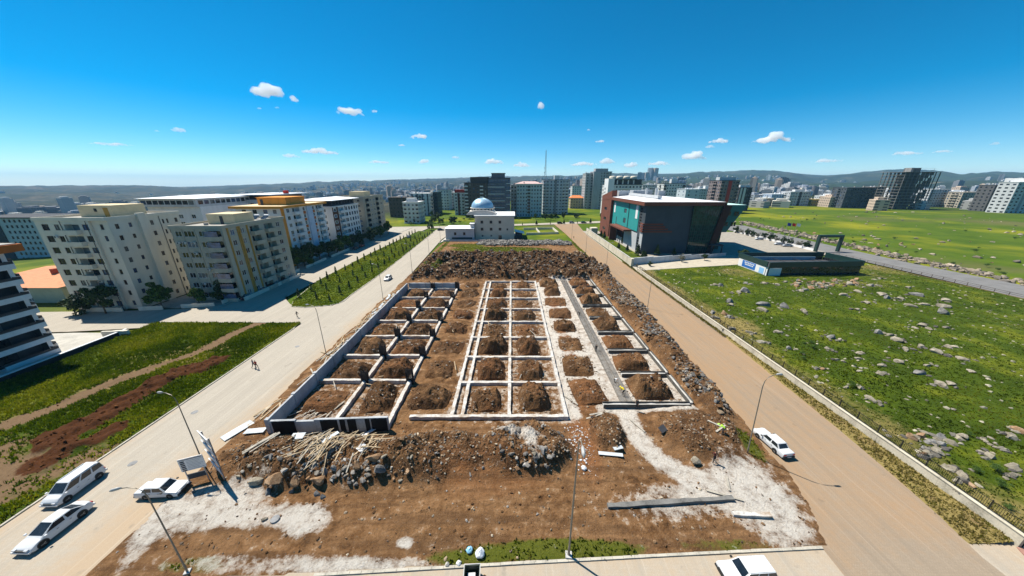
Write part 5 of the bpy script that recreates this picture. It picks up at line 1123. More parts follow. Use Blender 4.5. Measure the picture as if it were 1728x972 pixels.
mb = MB(); mb.add([(11.6, -9.6, 4.4), (17.2, -9.6, 3.1), (17.2, -0.5, 3.1), (11.6, -0.5, 4.4), (11.6, -9.6, 4.55), (17.2, -9.6, 3.25), (17.2, -0.5, 3.25), (11.6, -0.5, 4.55)], [(3,2,1,0),(4,5,6,7),(0,1,5,4),(1,2,6,5),(2,3,7,6),(3,0,4,7)]); mb.build('shed_roof', whiteroof, B.o)

# ------------------------------------------------------------------ school
B = Bld('school', 'modern school with turquoise side wall, dark slate front, brown roof edge and white roof', 'school', 60, 142, 0)
slate = plain('slate_blue_panel', (0.045, 0.057, 0.068), 0.8, 0.35, var=0.12, scale=0.6)
teal = plain('turquoise_panel', (0.022, 0.26, 0.25), 0.55, 0.35, var=0.06)
tealdk = plain('dark_turquoise_panel', (0.012, 0.14, 0.135), 0.5, 0.4, var=0.1)
redbrown = plain('red_brown_cladding', (0.15, 0.05, 0.03), 0.8, 0.3, var=0.12)
lgrey = plain('light_grey_panel', (0.42, 0.43, 0.44), var=0.08)
facade_walls(B, [(0, 0), (21, 0), (21, 0.4), (32, 0.4), (32, 46), (0, 46)], 0, 21.8, slate,
             {5: [('w', 41.2, 2.2, 1.0, 0.5 + 1.35*i, [0]) for i in range(5)] + [('w', 41.2, 2.2, 1.0, 11.5 + 1.35*i, [0]) for i in range(7)] + [('w', 26, 2.2, 1.6, 16.5, [0]), ('w', 26, 2.4, 1.8, 11.5, [0])]}, frame=dark_frame, glass=glass_dark)
B.box('grey_panel', -0.14, -0.004, 0.2, 3.4, 0, 13.5, lgrey)
B.box('grey_panel', -0.14, -0.004, 6.4, 30, 0, 8.4, lgrey)
B.box('turquoise_panel', -0.2, -0.004, 7.0, 23.6, 9.2, 21.4, teal); B.box('turquoise_panel', -0.2, -0.004, 27.2, 39.0, 9.2, 21.4, teal); B.box('turquoise_panel', -0.2, -0.004, 23.6, 27.2, 9.2, 11.0, teal); B.box('turquoise_panel', -0.2, -0.004, 23.6, 27.2, 13.6, 16.2, teal); B.box('turquoise_panel', -0.2, -0.004, 23.6, 27.2, 18.4, 21.4, teal)
B.box('turquoise_panel', -0.2, -0.004, 39.0, 46, 1.0, 21.4, teal)
B.box('white_sign_panel', -0.34, -0.204, 8.4, 11.0, 15.0, 21.2, white_paint); B.box('white_sign_panel', -0.34, -0.204, 41.5, 43.6, 15.0, 20.5, white_paint)
for y, z0, z1 in ((38.2, 3, 13), (42.6, 2, 9)): B.box('dark_slot', -0.30, -0.206, y, y + 0.7, z0, z1, charcoal)
MB().tube([(-0.4, 20, 8.8), (-0.4, 20, 21.5)], 0.14, 8).build('drainpipe', charcoal, B.o)
B.box('canopy', -4.2, -0.3, 14, 37, 8.3, 9.1, redbrown); B.box('canopy_side', -4.0, -0.3, 36.0, 37, 0, 8.3, redbrown); B.box('entrance_glass', -0.36, -0.25, 24, 35.5, 0.1, 6.5, glass_dark)
for y in (26, 29, 32): B.box('entrance_door', -0.48, -0.365, y, y + 1.8, 0.1, 3.2, lgrey)
for i, (l, z) in enumerate(((12.5, 13.2), (14, 12.1), (16, 11.0), (19, 9.9))): B.box('brown_band', -0.6, l * 0.68, -0.30, -0.004, z, z + 0.7, redbrown); B.box('brown_band', -0.62, -0.145, -0.30, 3.2, z, z + 0.7, redbrown)
# roof with overhanging brown edge, slightly pitched
mb = MB(); 
pts = [(-1.8, -1.6), (34.6, -1.6), (34.6, 46.5), (-1.8, 46.5)]
mb.prism(pts, 21.8, 23.4); mb.build('roof_edge', redbrown, B.o)
mb = MB(); mb.add([(-1.5, -1.3, 23.41), (34.3, -1.3, 23.41), (34.3, 46.2, 23.41), (-1.5, 46.2, 23.41), (16, 20, 24.8), (16, 46.2, 24.8)], [(0, 1, 4), (1, 2, 5, 4), (0, 4, 5, 3)]); rf = mb.build('roof', whiteroof, B.o)
B.box('roof_spine', 8, 9.8, 8, 46, 24.4, 25.6, lgrey, rf); 
for i, (x, y, w, d, h) in enumerate([(3, 48, 6, 5, 4.2), (12, 50, 7, 6, 4.4), (20, 54, 5, 5, 4.5), (27, 50, 4, 4, 4.2)]):
    B.box('air_handler', x, x + w, y, y + d, 22.5, 22.5 + h, plain('galvanised_housing', (0.42, 0.44, 0.46), 0.5, 0.4))
for x in (16.5, 22): MB().tube([(x, 42, 24.6), (x, 42, 28.3)], 0.7, 12).build('chimney_stack', lgrey, B.o)
# brown north wing
facade_walls(B, rect(-1.6, 30, 46.4, 66), 0, 22.4, redbrown, {3: [('w', 9.5, 5, 1.7, 3.2, [0]), ('w', 9.5, 5, 1.7, 9.2, [0]), ('w', 9.5, 5, 1.7, 15.2, [0])]}, 'wing_wall', frame=dark_frame, glass=glass_dark)
mb = MB(); mb.add([(-1.7, 46.0, 22.4), (1.2, 46.0, 22.4), (1.2, 66, 20.5), (-1.7, 66, 20.5), (-1.7, 46.0, 27.0), (1.2, 46.0, 27.0), (1.2, 66, 23.4), (-1.7, 66, 23.4)], [(3,2,1,0),(4,5,6,7),(0,1,5,4),(1,2,6,5),(2,3,7,6),(3,0,4,7)]); mb.build('wing_parapet', redbrown, B.o)
B.box('wing_roof', 1.3, 30, 46.5, 66, 22.4, 22.9, roofgrey)
# leaning curtain wall and brown frame on the right of the front
gw = MB(); X0, X1, ZT = 21.2, 32.5, 21.6; lean = 2.2
gw.add([(X0, -0.1, 0), (X1, -0.1, 0), (X1 + 1.2, -lean*.5, ZT), (X0 - .6, -lean*.5, ZT), (X0, .38, 0), (X1, .38, 0), (X1 + 1.2, .38, ZT), (X0 - .6, .38, ZT)], [(0,1,2,3),(1,5,6,2),(0,3,7,4),(3,2,6,7)])
cw = gw.build('curtain_wall', glass_green, B.o)
def cwp(u, z): t = z / ZT; return (X0 + (-.6 + 0)*t + u * (X1 - X0 + 1.8*t), -0.1 - (lean*.5 - .1)*t - 0.06, z)
for i in range(13): MB().bar(cwp(i/12, 0.05), cwp(i/12, ZT), 0.10, 0.10).build('mullion', dark_frame, cw)
for i in range(15): MB().bar(cwp(0, 0.4 + i*1.45), cwp(1, 0.4 + i*1.45), 0.08, 0.08).build('transom', dark_frame, cw)
fr = MB(); fr.add([(30.2, -1.0, 0), (32.6, -1.0, 0), (32.6, 6, 0), (30.2, 6, 0), (33.4, -2.0, 22), (36.8, -2.0, 22), (36.8, 6, 22), (33.4, 6, 22)], [(3,2,1,0),(4,5,6,7),(0,1,5,4),(1,2,6,5),(2,3,7,6),(3,0,4,7)]); fr.build('leaning_brown_frame', plain('dark_brown_frame_cladding', (0.055, 0.02, 0.014), 0.8, 0.3), B.o)
# turquoise cantilever wing
cw_ = MB(); cw_.add([(35.5, 9, 8.6), (44.0, 9, 8.6), (46, 34, 8.6), (35.5, 34, 8.6), (36.5, 7.5, 21.4), (50.0, 7.5, 21.0), (52, 36, 21.0), (36.5, 36, 21.4)], [(3,2,1,0),(4,5,6,7),(0,1,5,4),(1,2,6,5),(2,3,7,6),(3,0,4,7)]); tw = cw_.build('turquoise_wing', tealdk, B.o)
B.box('wing_roof_cap', 36.6, 50.0, 7.8, 35.5, 21.41, 21.55, plain('pale_green_roof', (0.45, 0.68, 0.62)))
for z in (11.6, 16.6):
    for i in range(8):
        if i in (2, 5): continue
        o = link('window', pane_mesh(0.9, 1.9, glass_dark), tw, (38 + 1.25*i, 8.6 - (z - 8.6)*0.117 - 0.05, z))
MB().tube([(37.5, 8.55, 9.6), (37.5, 8.35, 9.6)], 0.7, 16).build('round_emblem', white_paint, tw)
B.box('green_glass_base', 36.5, 42.5, 10, 33, 0.1, 8.55, glass_green)
B.box('entrance_porch', 30.5, 36, -3, 2, 4.2, 4.8, charcoal); 
for x in (31, 35.6): B.box('porch_post', x, x + .35, -2.8, -2.45, 0, 4.2, charcoal)

# school walls
ws = plain('cream_plaster_wall', (0.50, 0.46, 0.36), var=0.2, scale=1.2, streak=True)
w_ = empty('boundary_wall', (0, 0, 0), label='cream boundary wall of the school along the right road', cat='wall')
for (a, b) in (((47.6, 121.5), (48.2, 150)), ((48.2, 150), (48.7, 180)), ((48.7, 180), (49.2, 205))): 
    wavy_beam('wall_panel', (a[0], a[1] + .02), (b[0], b[1] - .02), 0.3, 0, 2.9, ws, w_, 6); MB().bar((a[0], a[1] + .02, 2.96), (b[0], b[1] - .02, 2.96), 0.45, 0.1).build('coping', concrete, w_)
box_part('gate_pillar', 47.2, 48.2, 119.0, 121.0, 0, 3.1, ws, w_); box_part('gate_house', 50, 54, 196, 201, 0, 4.2, ws, w_)
w_ = empty('boundary_wall', (0, 0, 0), label='grey white boundary wall in front of the school', cat='wall')
gw_m = plain('grey_white_plaster', (0.50, 0.51, 0.53), var=0.18, streak=True)
for i in range(5):
    a = (48.4 + 9.6*i, 121.2 + 3.1*i); b = (58.0 + 9.6*i - .02, 124.3 + 3.1*i); h0 = 2.9 - 0.3*i
    wavy_beam('wall_panel', a, b, 0.3, 0, h0, gw_m, w_, 4)

# green cabin compound with banner
B = Bld('sales_pavilion', 'dark green open topped pavilion with blue and white banner panels in the meadow', 'pavilion', 91, 106, 0)
pgreen = plain('dark_green_metal', (0.010, 0.035, 0.030), 0.4, 0.5, var=0.15)
outl = [(0, 0), (35.2, 2.2), (34.4, 16), (0.2, 15)]
for i in range(4):
    a = Vector((*outl[i], 0)); b = Vector((*outl[(i+1) % 4], 0)); d = (b - a).normalized(); nn = Vector((d.y, -d.x, 0))
    MB().bar(a + d*.15 + Vector((0, 0, 1.6)), b - d*.15 + Vector((0, 0, 1.6)), 0.25, 3.2).build('lower_wall', glass_dark if i != 3 else white_paint, B.o)
    MB().bar(a - d*.3 + nn*.35 + Vector((0, 0, 4.15)), b + d*(-.35) + nn*.35 + Vector((0, 0, 4.15)), 0.3, 1.9).build('fascia', pgreen, B.o)
B.box('banner', -0.30, -0.16, 0.8, 14.6, 0.2, 3.0, white_paint)
blue_p = plain('banner_blue', (0.02, 0.13, 0.42), 0.5, 0.3)
B.box('banner_blue_field', -0.34, -0.305, 5.5, 12.4, 0.5, 2.9, blue_p)
for i, (z, y0, y1) in enumerate(((2.1, 6.2, 11.4), (1.4, 6.6, 11.0))): 
    for k in range(6): B.box('banner_stroke', -0.37, -0.345, y0 + (y1-y0)*k/6, y0 + (y1-y0)*(k+.72)/6, z, z + .42, white_paint)
B.box('banner_blue_field', -0.34, -0.305, 1.4, 3.6, 0.4, 2.4, plain('banner_light_blue', (0.2, 0.42, 0.68)))
B.box('white_panel', 0.3, 4.6, -0.18, -0.02, 0.1, 2.9, white_paint)
B.box('inner_banner', 3, 30, 14.6, 14.8, 2.2, 3.6, plain('banner_grey_blue', (0.25, 0.36, 0.44)))
MB().prism([(0.4, 0.3), (34.8, 2.5), (34.0, 15.5), (0.6, 14.7)], 2.1, 2.25).build('inner_roof', charcoal, B.o)
for x in (6, 13, 21, 28): B.box('roof_rib', x, x + .15, 1.5, 15, 2.9, 3.05, dark_frame)
g = empty('gate_frame', (145.5, 146, 0), label='dark portal frame over the school entrance by the outer road', cat='gate')
box_part('post', 0, 1.0, 0, 1.2, 0, 6.9, pgreen, g); box_part('post', 10.6, 11.6, 0, 1.2, 0, 6.9, pgreen, g); box_part('lintel', 0, 11.6, 0, 1.2, 6.902, 8.0, pgreen, g)
w_ = empty('low_wall', (0, 0, 0), label='white low wall between the school car park and the outer road', cat='wall')
for i in range(7): wavy_beam('wall_panel', (146.4 + .25*i, 148 + 8.5*i), (146.6 + .25*i, 156.4 + 8.5*i), 0.3, 0, 1.1, white_paint, w_, 8)
for i, (c, nm) in enumerate((((0.02, 0.05, 0.35), 'blue'), ((0.5, 0.02, 0.02), 'red'), ((0.75, 0.75, 0.75), 'white'))):
    fp = empty('flagpole', (139 + 1.5*i, 158 - i, 0), label='steel flagpole flying a %s flag by the school gate' % nm, cat='flagpole', group='flagpoles at the school')
    MB().tube([(0, 0, 0), (0, 0, 12.5)], [0.09, 0.05], 8).build('pole', steel, fp)
    fm = MB(); vs_ = []; 
    for k in range(7): 
        for z in (0, 1): vs_.append((0.08 + 0.32*k, 0.22*math.sin(k*1.1), 12.3 - 1.4*(1-z) - 0.08*k))
    fm.add(vs_, [(2*k, 2*k+2, 2*k+3, 2*k+1) for k in range(6)]); fm.add([(x, y + .02, z) for x, y, z in vs_], [(2*k+1, 2*k+3, 2*k+2, 2*k) for k in range(6)]); fm.build('flag', plain('flag_%s' % nm, c), fp)
# ------------------------------------------------------------------ blocks of the middle distance
mint = plain('mint_white_render', (0.40, 0.47, 0.47), var=0.1); slateblue = plain('slate_blue_cladding', (0.085, 0.10, 0.13), 0.5, 0.4, var=0.15); umber = plain('umber_cladding', (0.085, 0.07, 0.06), var=0.15)
whitewash = plain('whitewashed_render', (0.58, 0.58, 0.57), var=0.12, streak=True); darkteal = plain('dark_teal_render', (0.035, 0.06, 0.065), var=0.2)
redpaint = plain('red_stripe_paint', (0.36, 0.035, 0.02), var=0.15)
def mid(x0, x1, ztop, Y, depth, wall, label, bal=None, balm=None, fh=3.0, wd=1.5, gap=3.1, glass=None, roofm=None, over=0.3, group='apartment blocks beyond the site', wallback=None, cap=True, skip=0):
    xc = (x0 + x1) / 2; zb = min(tz(x0, Y), tz(x1, Y), tz(xc, Y + depth)) - 0.2
    B = Bld('apartment_block', label, 'apartment block', xc, Y, zb, 0, group)
    W = (x1 - x0); H_ = ztop - zb; nf = max(2, int((H_ - 0.4) / fh)); side = 1 if xc < 0 else 3
    fl = range(skip, nf)
    def cols(L, bal_u):
        it = []; n = max(2, int(L / gap))
        for i in range(n):
            u = L * (i + .5) / n
            if bal_u and any(abs(u / L - b) < 0.55 / n for b in bal_u): it.append(('b', u, min(2.7, L / n * .88), 2.2, .2, fl, ('solid', balm or wall), 0.9))
            else: it.append(('w', u, min(wd, L / n * .7), 1.45, .95, fl))
        return it
    facade_walls(B, rect(-W/2, W/2, 0, depth), 0, H_, wall, {0: cols(W, bal), side: cols(depth, [0.5] if bal else None)}, fh=(H_ - .3) / nf, detail=1, glass=glass, wallback=wallback)
    if cap: B.box('roof', -W/2 - over, W/2 + over, -over, depth + over, H_, H_ + 0.5, roofm or wall)
    B.H = H_; B.W = W; B.D = depth
    for i in range(3):
        x = rnd.uniform(-W/2 + 1.5, W/2 - 2.5); y = rnd.uniform(1, depth - 2); s = rnd.uniform(.8, 1.6)
        if cap: B.box('roof_unit', x, x + s, y, y + s*.8, H_ + .5, H_ + .5 + rnd.uniform(.7, 1.8), rnd.choice([whiteroof, palegrey, roofgrey]))
    return B
def stair(B, x0, x1, m, h=2.8, d0=3, d1=8): B.box('stair_house', x0, x1, d0, d1, B.H + .5, B.H + .5 + h, m)

mid(-115.46, -96.13, 17.38, 300, 18, umber, 'dark grey unfinished block behind the end of the left row', glass=glass_dark)
B = mid(-87.29, -74.55, 15.94, 255, 16, whitewash, 'small white block with balconies beside the boulevard behind the left row', [0.2, 0.8]); stair(B, -4, 3, whitewash)
B = mid(-99.36, -80.87, 20.53, 315, 16, whitewash, 'white block with dark vertical stripes behind the boulevard', [0.5], charcoal)
for u in (-8, -3, 2, 7): B.box('stripe_pilaster', u, u + 1.0, -0.25, -0.004, 0, B.H, charcoal)
mid(-84.62, -76.16, 21.14, 330, 18, darkteal, 'narrow dark teal block between two white ones', glass=glass_dark)
B = mid(-87.49, -74.3, 22.15, 380, 18, whitewash, 'white block with a flat overhanging roof behind the mosque street', [0.8], roofm=charcoal); stair(B, -3, 4, whitewash)
B = mid(-78.39, -68.87, 18.84, 400, 16, palegrey, 'pale narrow block next to the red topped block')
B = mid(-57.47, -46.92, 20.91, 320, 15, whitewash, 'white block with red attic and dark brown stripe left of the tall dark pair', [0.85], palegrey); B.box('red_attic', -4.5, 5.5, -0.3, 6, B.H + .5, B.H + 3.2, redpaint); B.box('stripe_pilaster', -2, 0.2, -0.2, -0.004, 0, B.H, brown_c)
B = mid(-43.5, -22.56, 30.48, 296, 20, umber, 'tall dark brown block with balconies behind the mosque dome', [0.1, 0.72], whitewash, glass=None, wd=1.2, roofm=charcoal); B.box('upper_block', -5, 11.5, 2, 16, B.H + .5, B.H + 5.2, umber)
# slate tower with white balcony bands
B = mid(-22.6, -1.61, 34.54, 298, 22, slateblue, 'tall slate blue glass block with white balcony bands behind the mosque', glass=glass_blue, wd=2.2, gap=2.6, roofm=charcoal)
for k in range(1, 11): B.box('balcony_band', -B.W/2 + .4, B.W/2 - 5.2, -1.1, -0.004, k*3.05 - .1, k*3.05 + .45, whitewash if k % 2 else slateblue)
for k in range(2, 11, 2): B.box('balcony_band', B.W/2 - 3.8, B.W/2 + 1.0, -0.7, -0.004, k*3.05 - .1, k*3.05 + .45, whitewash)
B.box('penthouse', -6.5, 5.5, 1, 14, B.H + .5, B.H + 4.2, slateblue); B.box('penthouse_roof', -7, 6, .5, 14.5, B.H + 4.2, B.H + 4.6, charcoal)
B = mid(4.45, 28.35, 29.37, 306, 22, mint, 'mint white block with columns of dark windows right of the mosque', None, wd=1.3, gap=2.5, roofm=whiteroof, over=0.8)
for k in range(1, 10): B.box('balcony_recess', -1.8, 1.0, -0.12, -0.004, k*2.95 + .3, k*2.95 + 2.0, glass_dark)
mb = MB(); mb.add([(-13, -1, B.H + .5), (13, -1, B.H + .5), (13, 22, B.H + .5), (-13, 22, B.H + .5), (-6, 9, B.H + 2.6), (6, 9, B.H + 2.6)], [(3,2,1,0),(0,1,5,4),(1,2,5),(2,3,4,5),(3,0,4)]); mb.build('hip_roof', plain('pale_red_roof', (0.55, 0.38, 0.36)), B.o)
B = mid(-1.13, 4.54, 28.25, 312, 16, palegrey, 'narrow dark slotted wing beside the mint white block', glass=glass_dark, gap=2.2)
B = mid(31.64, 57.9, 33.13, 330, 20, palegrey, 'pale grey block with balcony columns on both sides right of the mint white block', [0.12, 0.88], whitewash, roofm=charcoal); stair(B, -2, 3, whitewash, 4.0, 1, 6); B.box('recess_shade_strip', -1.6, 0.6, -0.1, -0.004, 0, B.H, plain('grey_shadow_strip', (0.2, 0.2, 0.2)))  # flat grey strip coloured as the shade of a recess
B = mid(96.51, 114.49, 24.84, 520, 16, whitewash, 'small white and blue block far behind the tile roofed house', None, roofm=charcoal)
B = mid(72.92, 89.13, 12.5, 400, 12, plain('tan_render', (0.42, 0.33, 0.22)), 'low tan house with orange tiled roof left of the grey towers', None, cap=False, group='houses beyond the site')
mb = MB(); w = B.W/2 + .6; mb.add([(-w, -.6, B.H), (w, -.6, B.H), (w, 12.6, B.H), (-w, 12.6, B.H), (-w*.5, 6, B.H + 3), (w*.5, 6, B.H + 3)], [(3,2,1,0),(0,1,5,4),(1,2,5),(2,3,4,5),(3,0,4)]); mb.build('roof', plain('orange_roof_tile', (0.60, 0.20, 0.07)), B.o)
B = mid(97.26, 118.25, 42.58, 390, 22, plain('bare_grey_concrete', (0.36, 0.36, 0.37), var=0.15, streak=True), 'tallest grey tower with a plain concrete flank and roof house', [0.75], None, glass=glass_dark, skip=0); stair(B, -9, 6, plain('bare_grey_concrete', (0.36, 0.36, 0.37)), 3.2, 1, 10)
B.box('flank_wall', -B.W/2 - 0.5, -2, -0.6, -0.004, 0, B.H, plain('bare_grey_concrete', (0.36, 0.36, 0.37))); MB().tube([(-1, 4, B.H + 3.6), (-1, 4, B.H + 8)], .12, 5).build('aerial', steel, B.o)
B = mid(88.74, 98.68, 40.72, 395, 18, plain('bare_grey_concrete', (0.36, 0.36, 0.37)), 'slimmer grey tower joined to the left of the tallest tower', None, glass=glass_dark, gap=4)
# block with round tanks on an open black top storey
B = mid(88.88, 119.95, 28.91, 300, 20, whitewash, 'white block with open black top storey and round water tanks behind the school', [0.5], None, roofm=charcoal, skip=4)
B.box('open_storey', -B.W/2 + 5.5, B.W/2 - .5, 1, 19, B.H + .5, B.H + 4.2, charcoal); B.box('open_storey_roof', -B.W/2 + 5, B.W/2 + 1.5, 0, 20, B.H + 4.2, B.H + 4.7, dark_frame); B.box('white_pier', -B.W/2 - .5, -B.W/2 + 5, -0.4, 12, 3, B.H + 5.5, white_paint)
for i in range(4): B.box('storey_pillar', -8 + 5*i, -7 + 5*i, 0.4, 0.99, B.H + .5, B.H + 4.2, whitewash)
for i in range(4): v_, f_ = lathe([(0.02, 0), (3.0, 0), (3.0, 2.4), (2.4, 3.0), (0.02, 3.2)], 20); MB().add([(x - 10 + 6.6*i, y + 8, z + B.H + 4.7) for x, y, z in v_], f_).build('water_tank', plain('cream_water_tank', (0.62, 0.56, 0.46)), B.o, smooth=True)
B = mid(168.7, 193.89, 27.67, 420, 16, palegrey, 'grey block with rows of small windows right of the tank block', [0.5], whitewash)
B = mid(177.29, 202.12, 29.39, 380, 18, whitewash, 'white and charcoal block with black recessed corners behind the school roof', [0.1, 0.9], charcoal, wallback=charcoal, roofm=charcoal); stair(B, -3, 4, whitewash, 4.5)
B = mid(177.17, 191.64, 24.02, 330, 18, plain('blue_grey_sheet', (0.45, 0.50, 0.55), var=0.08), 'plain blue grey hall with few windows right of the school roof', gap=7)
B = mid(242.22, 270.58, 22.58, 420, 18, palegrey, 'pale block with a small roof house left of the dark red tower', None); stair(B, -5, 6, whitewash, 3.5)
B = mid(211.44, 229.96, 32.56, 330, 20, plain('mauve_grey_render', (0.20, 0.165, 0.165), var=0.15), 'dark mauve tower with a red vertical stripe beside the school', [0.1, 0.9], None, wallback=charcoal, roofm=charcoal); B.box('stripe_pilaster', -1.8, 1.6, -0.3, -0.004, 12, B.H, redpaint); stair(B, -8, 9, palegrey, 3, 6, 12)
B = mid(252.65, 266.43, 25.18, 360, 18, charcoal, 'charcoal block with white vertical bands right of the dark mauve tower', [0.85], charcoal); B.box('stripe_pilaster', -6, -4, -0.25, -0.004, 0, B.H, whitewash); B.box('stripe_pilaster', -2.5, 0, -0.25, -0.004, 0, B.H, whitewash); stair(B, -5, 6, whitewash, 2.6)
mid(362.2, 383.35, 12.84, 480, 16, whitewash, 'low white block first in the row beyond the far meadow', [0.5])
mid(331.19, 350.21, 10.28, 430, 14, plain('tan_stucco', (0.36, 0.30, 0.23)), 'low tan house with cream roof in the row beyond the far meadow', None, roofm=cream)
mid(362.48, 386.43, 14.83, 450, 16, paleblue, 'pale blue block with white balconies in the row beyond the far meadow', [0.2, 0.8], whitewash, roofm=whiteroof)
B = mid(379.36, 406.74, 18.29, 440, 16, palegrey, 'grey and white block with dark middle strip in the row beyond the far meadow', [0.15, 0.85], whitewash); B.box('stripe_pilaster', -1.6, 1.6, -0.2, -0.004, 0, B.H, charcoal); stair(B, -6, 7, whitewash, 2.4)
mid(410.73, 428.59, 8.21, 440, 12, plain('ochre_render', (0.38, 0.27, 0.08)), 'low ochre house between two grey blocks beyond the far meadow', None)
mid(456.17, 482.95, 11.58, 470, 16, whitewash, 'low white block right of the ochre house', [0.5])
B = mid(412.7, 447.7, 24.42, 400, 18, plain('dark_blue_grey', (0.075, 0.085, 0.10), var=0.15), 'long dark blue grey block left of the concrete skeleton', [0.2, 0.55, 0.9], None, wallback=charcoal)
mid(469.81, 483.58, 24.77, 420, 16, plain('mauve_brown', (0.22, 0.18, 0.16)), 'mauve brown block half hidden by the concrete skeleton', [0.5])
mid(543.02, 567.57, 21.85, 420, 16, palegrey, 'pale grey block right of the concrete skeleton', [0.75], None, wallback=charcoal)
mid(585.09, 600.86, 16.35, 430, 14, whitewash, 'low white block with stepped balconies right of the concrete skeleton', [0.6])
mid(558.27, 578.79, 18.84, 400, 14, plain('sand_render', (0.40, 0.35, 0.28)), 'sand coloured block with white pillars near the right edge', [0.3])
mid(511.97, 532.04, 27.85, 345, 12, plain('dark_grey_render', (0.10, 0.10, 0.105), var=0.15), 'dark grey block behind the white one at the right edge', None, glass=glass_dark)
B = mid(490.46, 536.3, 30.92, 316, 13, palegrey, 'white and grey block with window columns at the right picture edge', None, wd=2.2, gap=4.2, glass=glass_dark); B.box('stair_house', -14, 20, 2, 16, B.H + .5, B.H + 4, whitewash)
for u in (-13, -4, 5): B.box('stripe_pilaster', u, u + 2.4, -0.2, -0.004, 3, B.H, plain('grey_pilaster', (0.25, 0.26, 0.29)))

# concrete skeleton of an unfinished tower
XA, XB, ZT = 444.49, 484.54, 42.1
zb = tz(XA, 372) - 0.5
B = Bld('unfinished_tower', 'bare concrete skeleton tower with open floors standing behind the meadow', 'unfinished building', (XA + XB)/2, 372, zb)
W = XB - XA; Hs = ZT - zb; nfl = 13; fh = Hs / nfl
skel = plain('raw_shaded_concrete', (0.12, 0.115, 0.11), var=0.25); skel2 = plain('raw_slab_edge', (0.24, 0.23, 0.22), var=0.2)  # columns, core and infill darkened in colour for the shade inside open floors
for k in range(1, nfl + 1): B.box('floor_slab', -W/2 - (1.2 if k == nfl else 0), W/2 + (1.2 if k == nfl else 0), 0, 24, k*fh - .28, k*fh, skel2)
for i in range(9):
    for j in range(4):
        x = -W/2 + .3 + (W - 1.0) * i / 8; y = .3 + 22.6 * j / 3
        for k in (0,): B.box('column', x, x + .5, y, y + .7, 0, Hs - .3, skel)
B.box('lift_core', -4, 5, 8, 17, 0, Hs + 4.5, skel); B.box('lift_core_cap', -6, -2.5, 8, 14, Hs, Hs + 4.6, skel2)
for k in range(nfl):
    for i in range(8):
        if (i * 7 + k * 5) % 4 != 0: x = -W/2 + .8 + (W - 1.0) * i / 8; B.box('infill_wall', x, x + (W - 1.0)/8 - .52, 6.0, 6.25, k*fh + .002, k*fh + fh - .285, skel)
for x in (-W/2 + 10, W/2 - 6): MB().tube([(x, 3, Hs), (x, 3, Hs + 4)], .12, 5).build('scaffold_post', steel, B.o)
MB().bar((-W/2 + 10, 3, Hs + 4), (W/2 - 6, 3, Hs + 4), .15, .15).build('scaffold_rail', steel, B.o)

# radio mast
ma = empty('radio_mast', (42.45, 420, tz(48, 420)), label='tall thin lattice radio mast behind the pale grey block', cat='mast')
HM = 68.96
for i in range(3):
    a = 2*PI*i/3; MB().bar((2.2*math.cos(a), 2.2*math.sin(a), 0), (.35*math.cos(a), .35*math.sin(a), HM), .28, .28).build('mast_leg', steel, ma)
lat = MB()
for k in range(26):
    z0 = HM*k/26; z1 = HM*(k+1)/26; r0 = 2.2 - 1.85*k/26; r1 = 2.2 - 1.85*(k+1)/26
    for i in range(3):
        a = 2*PI*i/3; b = 2*PI*(i+1)/3; lat.bar((r0*math.cos(a), r0*math.sin(a), z0), (r1*math.cos(b), r1*math.sin(b), z1), .14, .14)
lat.build('lattice', steel, ma)
for z in (.55, .62, .7): MB().tube([(-.9, -.9, HM*z), (-.9, -1.3, HM*z)], 0.8, 12).build('dish', white_paint, ma)

pw = empty('plot_wall', (0, 0, 0), label='pale low walls round the garden plots right of the mosque', cat='wall')
for (a, b) in (((9, 197), (30, 201)), ((30, 201), (29, 222)), ((18, 199), (17, 221)), ((8, 219), (29, 222.5))): wavy_beam('wall_panel', a, b, .3, -.3, 1.1, cream, pw, 4, .02)
# ------------------------------------------------------------------ the town beyond: small blocks in their hundreds
def mat_town():
    m, nt, b = new_mat('distant_facade', 0.9, 0.15)
    c = attr(nt, 'tint', True); p = world_pos(nt)
    sx = _n(nt, 'ShaderNodeSeparateXYZ'); nt.links.new(p, sx.inputs[0])
    zz = math_n(nt, 'FRACT', math_n(nt, 'DIVIDE', sx.outputs[2], 3.0)); xx = math_n(nt, 'FRACT', math_n(nt, 'DIVIDE', math_n(nt, 'ADD', sx.outputs[0], sx.outputs[1]), 3.4))
    w = math_n(nt, 'MULTIPLY', math_n(nt, 'GREATER_THAN', zz, 0.45), math_n(nt, 'GREATER_THAN', xx, 0.5))
    nrm = _n(nt, 'ShaderNodeNewGeometry'); sn = _n(nt, 'ShaderNodeSeparateXYZ'); nt.links.new(nrm.outputs['Normal'], sn.inputs[0])
    w = math_n(nt, 'MULTIPLY', w, math_n(nt, 'LESS_THAN', sn.outputs[2], 0.5))
    nt.links.new(mixc(nt, math_n(nt, 'MULTIPLY', w, 0.8), c, (0.05, 0.055, 0.06)), b.inputs['Base Color']); return m
town_m = mat_town()
TC = [(0.5, 0.5, 0.49), (0.42, 0.41, 0.40), (0.55, 0.52, 0.46), (0.3, 0.28, 0.27), (0.2, 0.2, 0.21), (0.48, 0.38, 0.3), (0.58, 0.58, 0.58), (0.34, 0.36, 0.4)]
